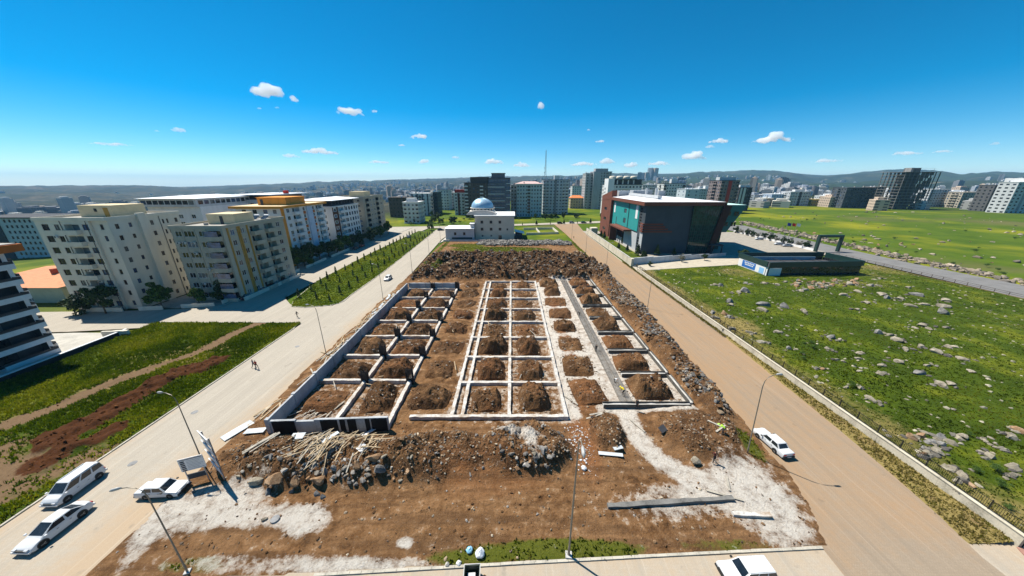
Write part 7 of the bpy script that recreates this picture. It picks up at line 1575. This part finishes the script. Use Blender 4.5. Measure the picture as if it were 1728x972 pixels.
# ------------------------------------------------------------------ notice boards
o = empty('notice_board', (-34.95, 25.7, 0.05), R(22), 'white site notice board with a column of dark squares and grey text lines', 'notice board')
board_m = plain('board_off_white', (0.74, 0.70, 0.67), var=0.08)
for s in (-.8, .8): MB().box(s - .04, s + .04, -.04, .04, 0, 2.0).build('post', steel, o)
b_ = MB().box(-1.05, 1.05, -.03, .03, 2.0, 3.7).build('board', board_m, o)
ink = plain('board_dark_print', (0.03, 0.025, 0.03)); ink2 = plain('board_grey_print', (0.22, 0.21, 0.22))
for i in range(6): MB().box(-.92, -.56, -.042, -.031, 3.22 - .235*i, 3.37 - .235*i).build('printed_square', ink, b_)
MB().box(-.95, .95, -.042, -.031, 3.48, 3.58).build('printed_heading', ink2, b_)
for i in range(7): MB().box(-.40, .92 - .2*(i % 3), -.042, -.031, 3.30 - .19*i, 3.325 - .19*i).build('printed_line', ink2, b_)
MB().box(-.75, .75, -.05, .05, .85, 1.5).build('lower_panel', charcoal, o)
o = empty('hoarding_sign', (-33.2, 26.4, 0.1), 0, 'tall stack of grey blue hoarding panels with white top edges, tilting over the dirt', 'sign')
A = Vector((-1.2, .7, 0)); C_ = Vector((1.15, -.65, 0)); d_ = (C_ - A)
for t in (.15, .85): q = A + d_*t; MB().bar((q.x, q.y, 0), (q.x, q.y, 6.0), .1, .1).build('post', steel, o)
pm = plain('hoarding_grey_blue', (0.46, 0.50, 0.55), 0.45, 0.4, var=0.2, scale=2)
for k in range(4):
    z0 = .9 + 1.32*k; nn = Vector((-d_.y, d_.x, 0)).normalized()*(-.09); tl = nn.normalized()*.10
    p = [A + nn + Vector((0, 0, z0)), C_ + nn + Vector((0, 0, z0)), C_ + nn + tl + Vector((0, 0, z0 + 1.22)), A + nn + tl + Vector((0, 0, z0 + 1.22))]
    mb = MB(); mb.add([*p, *[q - nn*.4 for q in p]], [(0,1,2,3),(7,6,5,4),(0,4,5,1),(1,5,6,2),(2,6,7,3),(3,7,4,0)]); pn = mb.build('panel', pm, o)
    MB().bar(p[3] + Vector((0, 0, .03)), p[2] + Vector((0, 0, .03)), .09, .05).build('top_edge', white_paint, pn)

# ------------------------------------------------------------------ timber, boards and rubbish
pk = {m.name: MB().box(-.5, .5, -.5, .5, -.5, .5).mesh('timber_plank', m) for m in (timber, timber_grey)}
def plank(x, y, L, a, label, group, w=.13, t=.05, m=None, dz=0.05, pitch=None):
    me = pk[(m or rnd.choice([timber, timber, timber_grey])).name]
    ex = (x + math.cos(a)*L/2, y + math.sin(a)*L/2); sx_ = (x - math.cos(a)*L/2, y - math.sin(a)*L/2)
    z0, z1 = max(0.03, sz(*sx_)), max(0.03, sz(*ex)); zc = max(sz(x, y), (z0 + z1)/2) + dz
    o = link('timber_plank', me, None, (x, y, zc)); o.rotation_euler = (0, -math.atan2(z1 - z0, L) if pitch is None else pitch, a); o.scale = (L, w, t); tag(o, label, 'plank', group)
for i in range(95):
    y = rnd.choice([37, 44, 52, 55, 58, 62, 66, 70, 74, 79, 84]) + rnd.gauss(0, 1.6); x = rnd.uniform(-36.4, -33.3)
    plank(x, y, rnd.uniform(1.6, 4.2), R(90 + rnd.gauss(0, 24)), 'loose timber plank in the litter between the boulevard and the retaining wall', 'planks beside the retaining wall', rnd.uniform(.08, .22), .05, None, .04 + .16*rnd.random())
for i in range(62):
    x = rnd.uniform(-27.5, -16.5); y = rnd.uniform(28.6, 32.1)
    plank(x, y, rnd.uniform(1.6, 3.8), R(rnd.choice([62, 70, 75, 80, 55, 100, 8, 50]) + rnd.gauss(0, 8)), 'loose timber plank in the heap below the black front wall', 'planks below the front wall', rnd.uniform(.06, .13), .05, timber if rnd.random() < .75 else timber_grey, .06 + .35*rnd.random())
for i in range(34):
    x = rnd.gauss(-22.8, 1.9); y = rnd.uniform(26.4, 30.2)
    plank(x, y, rnd.uniform(1.8, 3.6), R(rnd.choice([65, 78, 90, 100, 50]) + rnd.gauss(0, 9)), 'timber pole sliding down the slope of the front heap among the boulders', 'poles on the front slope', rnd.uniform(.07, .13), .06, timber if i % 4 else timber_grey, .25 + .4*rnd.random())
for i in range(9): plank(-31.2 + .16*i + rnd.uniform(-.1, .1), 29.5 + rnd.uniform(-.3, .3), 3.2, R(52 + rnd.gauss(0, 3)), 'timber plank in the small bundle on the left end of the front heap', 'planks in the left bundle', .16, .05, timber_grey, .3)
for i in range(12): plank(rnd.uniform(-31, -26), rnd.uniform(35, 39), rnd.uniform(1.5, 3), R(60 + rnd.gauss(0, 14)), 'pale timber lying in the first left bay inside the retaining wall', 'planks in the first left bay', .15, .05, timber_grey, .2)
for (px_, py_, L, a, lab) in [(*(8.81, 39.62), 3.4, 130, 'pale prop leaning on the nearest right middle mound'), (*(12.08, 34.66), 4.0, 15, 'long batten across the dug block behind the trench'), (*(12.34, 35.0), 3.6, 19, 'second long batten across the dug block'), (*(27.22, 33.05), 2.2, 120, 'plank cross leg on the right slope'), (*(27.27, 32.23), 1.6, 20, 'plank cross bar on the right slope'), (*(22.78, 24.1), 3.4, -20, 'grey board lying over the end of the long ground beam'), (*(24.06, 25.47), 1.9, 65, 'short pale board beside the ground beam end'), (*(17.25, 34.11), 2.6, 115, 'board at the upper lime path')]:
    plank(px_, py_, L, R(a), lab, None, .22, .06, timber_grey, .12)
for i in range(46):
    bay = rnd.choice([(-31, -25), (-23.5, -18), (-15.5, -9.5), (-6.2, -1.2), (.5, 7)]); k_ = rnd.randrange(8)
    plank(rnd.uniform(*bay), ROW[k_] + rnd.uniform(.6, 7.2), rnd.uniform(1.5, 3.4), R(rnd.choice([0, 90, 60, 120]) + rnd.gauss(0, 15)), 'stray batten dropped in the earth bays between the beams', 'battens in the bays', .12, .06, timber_grey if i % 3 else timber, .35 + .5*rnd.random())
def panel(x, y, L, w, a, label, m=formply, dz=.15, tilt=0.0):
    mb = MB(); mb.box(-L/2, L/2, -w/2, w/2, 0, .05)
    o = mb.build('formwork_panel', m, None, (x, y, max(.05, sz(x, y)) + dz)); o.rotation_euler = (tilt, R(rnd.uniform(-3, 3)), R(a)); tag(o, label, 'panel', 'loose formwork panels')
    MB().box(-L/2 + .1, -L/2 + .2, -w/2, w/2, -.06, -.002).build('batten', timber, o); MB().box(L/2 - .2, L/2 - .1, -w/2, w/2, -.06, -.002).build('batten', timber, o)
panel(*(-37.06, 33.26), 3.4, 1.3, 62, 'large grey blue panel lying left of the retaining wall corner')
panel(*(-34.41, 32.94), 2.6, .9, 4, 'second grey blue panel against the retaining wall corner')
panel(*(-26.88, 30.65), 1.5, 1.0, 8, 'square pale panel at the foot of the black front wall', dz=.35)
panel(*(-18.16, 29.1), 1.2, 1.0, -35, 'white square board on the dirt below the front wall', white_paint, .3)
panel(*(12.11, 29.25), 2.9, .5, -8, 'long grey panel by the lime path'); panel(*(13.18, 29.86), 1.2, .5, 12, 'short grey panel behind the long one')
panel(*(19.88, 32.53), 1.1, .8, 30, 'dark propped panel right of the lime path', charcoal, .5, .5)
panel(*(-22.55, 30.27), 2.0, .5, 55, 'narrow pale panel in the plank heap', formply, .4)
panel(*(-19.25, 32.53), 2.6, .45, 48, 'long white board at the right end of the plank heap', white_paint, .3)
for i in range(9):
    t_ = empty('shutter_stack', (rnd.uniform(-36, -34), 72 + 2.0*i + rnd.uniform(-.5, .5), .25), rnd.uniform(1.2, 1.9), '%s stack of grey formwork boards up the site edge of the boulevard' % ORD[i], 'board stack', 'board stacks beside the retaining wall')
    for k in range(3): MB().box(-1.1, 1.1, -.3 + .05*k, .3 + .05*k, .11*k, .11*k + .08).build('board', formply if (i + k) % 3 else timber_grey, t_)
la = empty('ladder', (*(-35.6, 35.0), .25), R(58), 'short wooden ladder lying left of the retaining wall corner', 'ladder')
for s in (-.2, .2): MB().box(-1.3, 1.3, s - .04, s + .04, 0, .07).build('rail', timber, la)
for i in range(7): MB().box(-1.15 + .37*i, -1.08 + .37*i, -.16, .16, .01, .06).build('rung', timber, la)

dq = empty('dumpster', (-3.35, 16.75, .02), R(3), 'dark metal rubbish container with open top at the front kerb', 'container')
dg = plain('dark_green_container', (0.06, 0.075, 0.055), 0.6, 0.3)
for (n_, a) in (('side_panel', (-.65, .65, -.45, -.40, .12, 1.15)), ('side_panel', (-.65, .65, .40, .45, .12, 1.15)), ('end_panel', (-.65, -.60, -.395, .395, .12, 1.15)), ('end_panel', (.60, .65, -.395, .395, .12, 1.15)), ('floor_panel', (-.595, .595, -.395, .395, .12, .2))): MB().box(*a).build(n_, dg, dq)
mb = MB(); mb.box(-.69, .69, -.5, -.452, 1.08, 1.2); mb.box(-.69, .69, .452, .5, 1.08, 1.2); mb.box(-.7, -.652, -.45, .45, 1.08, 1.2); mb.box(.652, .7, -.45, .45, 1.08, 1.2); mb.build('rim', steel, dq)
for x in (-.5, .5):
    for y in (-.3, .3): MB().tube([(x, y - .03, .07), (x, y + .03, .07)], .07, 10).build('castor', rubber, dq)
MB().box(-.42, .25, -.25, .2, .5, .6).build('loose_paper', white_paint, dq)
def bag(x, y, s, c, nm, lab):
    bm = bmesh.new(); bmesh.ops.create_icosphere(bm, subdivisions=3, radius=1)
    for v in bm.verts:
        v.co *= 1 + .35*(vnoise(v.co.x*2.3 + x, v.co.y*2.3 + v.co.z*1.7, 8) - .5)
        if v.co.z > .6: v.co.x *= .6; v.co.y *= .6; v.co.z += .25
        v.co.z = max(v.co.z, -.6)
    me = bpy.data.meshes.new('rubbish_bag'); bm.to_mesh(me); bm.free(); me.materials.append(plain('bag_' + nm, c, .35, .5, scale=3)); o = link('rubbish_bag', me, None, (x, y, max(.05, sz(x, y)) + .5*s)); o.scale = (s, s, s*.85); tag(o, lab, 'rubbish bag', 'rubbish by the container')
bag(-2.9, 18.6, .42, (0.7, 0.72, 0.76), 'white', 'white rubbish bag just behind the container'); bag(-3.9, 18.9, .3, (0.25, 0.5, 0.66), 'blue', 'light blue bag behind the container'); bag(-4.7, 17.9, .22, (0.7, 0.7, 0.7), 'pale', 'small white bag left of the container'); bag(-5.7, 17.8, .2, (0.4, 0.38, 0.34), 'grey', 'small grey bag farthest left of the container'); bag(-2.35, 16.9, .16, (0.4, 0.22, 0.1), 'orange', 'small orange brown bag on the paving right of the container'); bag(8.45, 27.4, .3, (0.75, 0.75, 0.74), 'sack', 'white sack at the front end of the red trench')
for i, (px_, py_) in enumerate(((-46.5, 36.9), (-44, 56), (-45.5, 20.2 + 8))):
    o = MB().tube([(0, 0, 0), (0, 0, .012)], .42, 20).build('manhole_cover', concrete_grey, None, (px_, py_, .024)); tag(o, ('round manhole cover in the boulevard beside the red earth strip', 'round manhole cover farther up the boulevard', 'round manhole cover beside the parked people carrier')[i], 'manhole cover')
o = MB().tube([(0, 0, -.05), (0, 0, .16), (0, 0, .161), (0, 0, .08)], [.42, .40, .28, .27], 22).build('manhole_ring', concrete_grey, None, ((-23.61, 21.64)[0], (-23.61, 21.64)[1], sz(-20.3, 21.6))); tag(o, 'round concrete manhole ring in the white lime spill', 'manhole')

# ------------------------------------------------------------------ trees
def mat_leaf(name, a, b_):
    m, nt, b = new_mat(name, 0.65, 0.25); tc = _n(nt, 'ShaderNodeNewGeometry').outputs['Random Per Island']
    n = noise(nt, world_pos(nt), 1.3, 3)
    f_ = math_n(nt, 'ADD', math_n(nt, 'MULTIPLY', tc, .55), math_n(nt, 'MULTIPLY', n, .45)); nt.links.new(ramp(nt, f_, [(.25, a), (.75, b_)]), b.inputs['Base Color'])
    b.inputs['Transmission Weight'].default_value = 0.0; return m
leaf_dark = mat_leaf('dark_leaves', (0.016, 0.035, 0.010), (0.045, 0.085, 0.018)); leaf_mid = mat_leaf('green_leaves', (0.03, 0.065, 0.012), (0.085, 0.15, 0.02)); leaf_light = mat_leaf('light_leaves', (0.07, 0.12, 0.015), (0.16, 0.21, 0.03)); leaf_grey = mat_leaf('grey_green_leaves', (0.10, 0.10, 0.07), (0.22, 0.21, 0.15))
bark = plain('tree_bark', (0.12, 0.085, 0.055), var=.3, scale=4)
def tree_proto(kind, seed, h, r, n, leaf):
    g = np.random.default_rng(seed); rr_ = random.Random(seed)
    tb = MB(); th = h * (.35 if kind == 'round' else .3)
    tb.tube([(0, 0, -.1), (.03*h*.2, 0, th*.5), (0, .02*h, th), (0, 0, h*.75)], [h*.028, h*.022, h*.018, h*.006], 8)
    for k in range(5):
        a = 2*PI*k/5 + rr_.uniform(-.4, .4); z = th*rr_.uniform(.75, 1.25); tb.tube([(0, 0, z), (r*.35*math.cos(a), r*.35*math.sin(a), z + h*.15), (r*.65*math.cos(a), r*.65*math.sin(a), z + h*.3)], [h*.012, h*.008, h*.003], 6)
    if kind == 'round':
        c = np.array([(rr_.gauss(0, .42)*r, rr_.gauss(0, .42)*r, h*.62 + rr_.gauss(0, .17)*h) for _ in range(16)]); s = np.array([rr_.uniform(.25, .5)*r for _ in range(16)])
        k = g.integers(0, 16, n); d = g.normal(0, 1, (n, 3)); d /= np.linalg.norm(d, axis=1)[:, None]
        P = c[k] + d * (s[k] * g.uniform(.45, 1.05, n) ** .6)[:, None] * np.array([1, 1, .8])
        ls = h * .045
    else:
        z = g.uniform(.16, 1.0, n); w = (1 - z) ** (.75 if kind == 'cone' else .5) * r * (1.2 if kind == 'cone' else 1); a = g.uniform(0, 2*PI, n); q = g.uniform(.3, 1.1, n) ** .5
        q = q * (.75 + .4*np.sin(z*40)*.5); P = np.c_[w*q*np.cos(a), w*q*np.sin(a), z*h]; ls = h * .05
    u = g.normal(0, 1, (n, 3)); u /= np.linalg.norm(u, axis=1)[:, None]; v = np.cross(u, g.normal(0, 1, (n, 3))); v /= np.linalg.norm(v, axis=1)[:, None]
    sc_ = (ls * g.uniform(.6, 1.4, n))[:, None]
    V = np.stack([P - u*sc_, P + v*sc_*.5, P + u*sc_, P - v*sc_*.5], 1).reshape(-1, 3)
    return tb.mesh('trunk', bark, True), np_mesh('crown', V, np.arange(len(V)).reshape(-1, 4), leaf)
TP = {'round_dark': [tree_proto('round', s, 5.5, 2.2, 2600, leaf_dark) for s in (1, 2)], 'round_mid': [tree_proto('round', s, 5.0, 2.2, 2600, leaf_mid) for s in (3, 4)], 'young_dark': [tree_proto('slim', s, 2.6, .52, 420, leaf_dark) for s in (5, 6)], 'young_light': [tree_proto('slim', s, 3.0, .6, 360, leaf_light) for s in (7, 8)], 'conifer': [tree_proto('cone', s, 4.0, 1.3, 1500, leaf_dark) for s in (9,)], 'olive': [tree_proto('round', s, 3.2, 1.5, 1500, leaf_grey) for s in (10,)], 'bush': [tree_proto('round', 12, 2.2, 1.6, 1500, leaf_mid)]}
def tree(kind, x, y, s, label, group, z=None, name='tree'):
    t, c = rnd.choice(TP[kind]); o = empty(name, (x, y, tz(x, y) + .3 if z is None else z), rnd.uniform(0, 6.28), label, 'tree' if name != 'shrub' else 'shrub', group); o.scale = (s, s, s*rnd.uniform(.9, 1.1)); link('trunk', t, o); link('crown', c, o)
for k in range(22):
    y = 81 + 5.7*k; tree('young_dark', -51.3 - .02*k + rnd.uniform(-.2, .2), y, rnd.uniform(.8, 1.1), 'slim dark young tree in the right hand row of the median', 'dark young trees of the median', .1)
    y = 84 + 5.6*k; tree('young_light' if k % 3 else 'young_dark', -63.2 + (.4 if k > 2 else 1.6) + rnd.uniform(-.3, .3), y, rnd.uniform(.8, 1.15), 'slim light green young tree in the left hand row of the median', 'light young trees of the median', .1)
    if k < 16: y = 83 + 7.4*k; tree('young_light' if k % 2 else 'young_dark', -57 + rnd.uniform(-1, 1), y, rnd.uniform(.7, 1.0), 'slim young tree along the middle line of the median', 'middle young trees of the median', .1)
for i, (x, y, s, kd) in enumerate([(-84.8, 78.0, .8, 'round_mid'), (-93.5, 76.5, .95, 'round_mid'), (-104, 72.8, 1.0, 'round_dark'), (-109, 72.5, .8, 'round_dark'), (-81.6, 81.5, .9, 'round_dark'), (-81.4, 86, .85, 'round_dark'), (-81.6, 90.5, 1.0, 'round_dark'), (-81.2, 95, .9, 'round_dark'), (-81.4, 100, .8, 'round_mid'), (-82, 106, 1.1, 'round_mid'), (-81.8, 110, 1.25, 'round_mid'), (-82, 114.5, 1.2, 'round_dark'), (-82.2, 119, 1.1, 'round_mid'), (-82, 124, 1.2, 'round_dark'), (-82, 129, 1.0, 'round_dark'), (-82.2, 136, 1.1, 'round_dark'), (-82, 143, 1.0, 'round_mid'), (-82, 151, 1.2, 'round_mid'), (-82, 158, 1.0, 'round_dark'), (-82, 166, 1.1, 'round_dark'), (-81, 176, 1.0, 'round_dark'), (-80, 188, 1.1, 'round_mid'), (-79, 198, 1.2, 'round_mid'), (-116, 66, 1.0, 'conifer'), (-113, 80, 1.0, 'round_mid'), (-119, 90, 1.2, 'round_mid'), (-125, 100, 1.3, 'round_mid'), (-150, 130, 1.4, 'round_mid'), (-135, 120, 1.2, 'round_light' if False else 'round_mid')]):
    tree(kd, x, y, s * 1.3, ('leafy tree in the front gardens of the left apartment row, %s from the side street' % ORD[i - 4] if 4 <= i < 16 else 'leafy tree in the gardens around the left apartment row'), 'garden trees of the left row', .1)
for i in range(34):
    x = rnd.uniform(-86, -36); y = rnd.uniform(216, 300); 
    if 210 + (x + 140)*.14 < y < 232 + (x + 140)*.12: continue
    tree(rnd.choice(['round_mid', 'bush', 'round_dark']), x, y, rnd.uniform(.8, 1.3), 'tree or bush on the green plots left of the mosque', 'bushes left of the mosque')
for i in range(26):
    x = rnd.uniform(5, 110); y = 262 + x*.25 + rnd.uniform(2, 22); tree(rnd.choice(['bush', 'bush', 'round_mid', 'round_dark']), x, y, rnd.uniform(.7, 1.1), 'bush on the green strip below the blocks right of the mosque', 'bushes right of the mosque')
for i in range(9): tree(rnd.choice(['young_dark', 'conifer']), 8 + 11*i, 240.5 + 2.3*i, .9, 'small dark tree along the transverse road', 'trees of the transverse road')
for i, (x, y, s) in enumerate(((56.5, 128.5, 1.1), (57.5, 133, .9), (57, 137.5, 1.2), (53, 152, .8), (55.5, 147, .8), (66, 138.5, 1.2), (74, 138.8, .9), (54, 181, 1.0), (53.5, 186, 1.0))): tree('conifer', x, y, s, 'dark conifer on the lawn strip of the school', 'conifers of the school', .1)
for i, (x, y, kd, s) in enumerate(((71, 126, 'olive', .9), (82, 128.5, 'round_dark', .55), (55, 119.5, 'round_dark', .4), (48.8, 117, 'olive', .4), (99, 129.5, 'round_dark', .9))): tree(kd, x, y, s, ('round olive tree on the path before the school wall', 'small dark round tree on the path before the school wall', 'low bush at the corner of the path', 'tiny grey shrub at the path end', 'dark tree at the corner of the pavilion')[i], None, .12)
for i in range(12): tree('olive' if i % 3 == 1 else 'round_dark', 138 + .5*i + rnd.uniform(-1, 1) if False else 147.8 - .1*i, 153 + 4.6*i, rnd.uniform(.7, .95), 'dark round tree along the low wall of the school car park', 'trees of the school car park', .1)
for i in range(40):
    t = rnd.random(); x = rnd.choice([rnd.uniform(168, 190), rnd.uniform(168, 330)]); y = rnd.uniform(95, 290); tree('bush', x, y, rnd.uniform(.3, .7), 'low green bush in the meadow beyond the outer road', 'bushes beyond the outer road', None, 'shrub')
for i in range(14):
    y = rnd.uniform(20, 60); tree('bush', rnd.uniform(49, 62), y, rnd.uniform(.2, .4), 'low weed bush in the stony meadow near the fence', 'weed bushes of the meadow', float(right_z(np.array([52.]), np.array([y]))[0]), 'shrub')

# ------------------------------------------------------------------ people
people_tmp = []
def person(x, y, z, rz, label, shirt, trousers, pose='stand', helmet=None, hair=True):
    o = empty('person', (x, y, z), rz, label, 'person')
    J = {'pel': (0, 0, .93), 'sp': (0, 0, 1.15), 'ch': (0, 0, 1.38), 'nk': (0, 0, 1.50), 'hd': (0, .02, 1.60), 'ht': (0, .02, 1.74)}
    legs = {1: ((.10, 0, .90), (.11, .02, .50), (.11, -.02, .09), (.11, .13, .04)), -1: ((-.10, 0, .90), (-.11, .02, .50), (-.11, -.02, .09), (-.11, .13, .04))}
    arms = {1: ((.19, 0, 1.41), (.25, -.02, 1.14), (.26, .08, .90)), -1: ((-.19, 0, 1.41), (-.25, -.02, 1.14), (-.26, .08, .90))}
    if pose == 'walk':
        legs = {1: ((.09, 0, .90), (.10, .20, .52), (.10, .22, .10), (.10, .36, .06)), -1: ((-.09, 0, .90), (-.10, -.06, .50), (-.10, -.32, .16), (-.10, -.22, .05))}
        arms = {1: ((.19, 0, 1.41), (.25, -.16, 1.16), (.25, -.18, .92)), -1: ((-.19, 0, 1.41), (-.25, .12, 1.15), (-.25, .30, .98))}
    if pose == 'bend':
        J = {'pel': (0, -.12, .88), 'sp': (0, .05, 1.03), 'ch': (0, .30, 1.12), 'nk': (0, .42, 1.14), 'hd': (0, .50, 1.14), 'ht': (0, .62, 1.10)}
        legs = {s: ((.11*s, -.12, .86), (.14*s, .06, .47), (.13*s, -.04, .09), (.13*s, .11, .04)) for s in (1, -1)}
        arms = {s: ((.18*s, .32, 1.10), (.22*s, .42, .82), (.16*s, .52, .58)) for s in (1, -1)}
    V = []; E = []; RD = []; CL_ = []
    def add(p, r, c): V.append(p); RD.append(r); CL_.append(c); return len(V) - 1
    ip = add(J['pel'], .135, 1); isp = add(J['sp'], .13, 0); ic = add(J['ch'], .145, 0); ink_ = add(J['nk'], .058, 2); ih = add(J['hd'], .092, 2); it = add(J['ht'], .085, 3 if hair else 2)
    E += [(ip, isp), (isp, ic), (ic, ink_), (ink_, ih), (ih, it)]
    for s in (1, -1):
        a, b, c, d = legs[s]; i0 = add(a, .09, 1); i1 = add(b, .06, 1); i2 = add(c, .045, 1); i3 = add(d, .04, 4); E += [(ip, i0), (i0, i1), (i1, i2), (i2, i3)]
        a, b, c = arms[s]; i0 = add(a, .065, 0); i1 = add(b, .046, 0); i2 = add(c, .034, 2); E += [(ic, i0), (i0, i1), (i1, i2)]
        dv = (Vector(c) - Vector(b)).normalized(); pv = Vector(c) + dv*.06; ipm = add(tuple(pv), .035, 2); E.append((i2, ipm))
        for k in range(4): q = pv + dv*(.085 - .01*abs(k - 1.5)) + Vector((0, (k - 1.5)*.022, 0)); E.append((ipm, add(tuple(q), .010, 2)))
        q = Vector(c) + dv*.05 + Vector((0, .055, 0)); E.append((i2, add(tuple(q), .011, 2)))
    me = bpy.data.meshes.new('body'); me.from_pydata(V, E, []); tmp = bpy.data.objects.new('tmp_body', me); col.objects.link(tmp)
    sk = tmp.modifiers.new('s', 'SKIN'); sk.use_smooth_shade = True; ss = tmp.modifiers.new('u', 'SUBSURF'); ss.levels = 1; ss.render_levels = 1
    for i, r in enumerate(RD): me.skin_vertices[0].data[i].radius = (r, r * (.72 if i in (isp, ic, ip) else 1)); me.skin_vertices[0].data[i].use_root = (i == ip)
    people_tmp.append((tmp, o, V, E, CL_, J, shirt, trousers, helmet))
def person_finish(dg_, tmp, o, V, E, CL_, J, shirt, trousers, helmet):
    bme = bpy.data.meshes.new_from_object(tmp.evaluated_get(dg_))
    mats = [plain('cloth_' + str(shirt), shirt), plain('cloth_' + str(trousers), trousers), plain('skin', (0.32, 0.18, 0.12), .6), plain('dark_hair', (0.015, 0.012, 0.01)), plain('shoe_leather', (0.02, 0.02, 0.02))]
    bme.materials.clear()
    for m in mats: bme.materials.append(m)
    VA = np.array(V); ea = np.array(E)
    for p in bme.polygons:
        c = np.array(p.center); A_ = VA[ea[:, 0]]; B_ = VA[ea[:, 1]]; t = np.clip(((c - A_)*(B_ - A_)).sum(1) / ((B_ - A_)**2).sum(1), 0, 1); k = int(np.argmin(((A_ + (B_ - A_)*t[:, None] - c)**2).sum(1))); p.material_index = CL_[ea[k, 1] if t[k] > .5 else ea[k, 0]]
    bme.name = 'body'; link('body', bme, o)
    if helmet:
        hc = Vector(J['ht']); v_, f_ = lathe([(.17, 0), (.125, .012), (.12, .06), (.08, .12), (.01, .135)], 16); MB().add([(a + hc.x, b + hc.y, c + hc.z - .01) for a, b, c in v_], f_).build('helmet', plain('helmet_' + str(helmet), helmet, .4, .5), o, smooth=True)
    return o
person(24.1, 28.2, sz(24.1, 28.2), R(160), 'worker in dark red top and dark trousers walking across the right front dirt', (0.10, 0.025, 0.02), (0.025, 0.022, 0.025), 'walk')
person(27.0, 31.4, sz(27, 31.4), R(40), 'worker in lime vest and helmet bending on the right slope', (0.35, 0.65, 0.05), (0.06, 0.05, 0.05), 'bend', (0.35, 0.7, 0.08))
person(18.25, 37.1, .5, R(120), 'worker in black standing on the front beam of the rebar strip', (0.02, 0.02, 0.022), (0.018, 0.018, 0.02), 'stand')
person(17.4, 40.4, .35, R(30), 'worker in yellow vest bending over the rebar strip', (0.75, 0.55, 0.02), (0.04, 0.04, 0.045), 'bend', (0.8, 0.65, 0.02))
person(17.0, 43.2, .35, R(200), 'worker in white top bending over the rebar strip behind the yellow vest', (0.5, 0.5, 0.5), (0.03, 0.03, 0.03), 'bend')
person(16.4, 53.2, .35, 0, 'worker in black standing midway along the rebar strip', (0.015, 0.015, 0.016), (0.018, 0.018, 0.02), 'stand')
person(16.7, 70.4, .35, R(90), 'worker in black far up the rebar strip', (0.02, 0.02, 0.022), (0.018, 0.018, 0.02), 'bend')
person(-46.75, 48.3, .03, R(-15), 'pedestrian in pale top, left one of the pair on the boulevard', (0.30, 0.26, 0.25), (0.03, 0.03, 0.04), 'walk')
person(-46.0, 48.0, .03, R(10), 'pedestrian in red top, right one of the pair on the boulevard', (0.38, 0.05, 0.03), (0.025, 0.02, 0.02), 'walk')
person(-53.2, 70.2, .03, R(80), 'pedestrian in dark clothes crossing at the side street', (0.03, 0.03, 0.035), (0.02, 0.02, 0.025), 'walk')
person(36.2, 181, .03, R(10), 'pedestrian in dark clothes far up the right road', (0.03, 0.03, 0.035), (0.02, 0.02, 0.025), 'walk')
dg_ = bpy.context.evaluated_depsgraph_get()
for c in people_tmp: person_finish(dg_, *c)
for c in people_tmp: bpy.data.objects.remove(c[0])
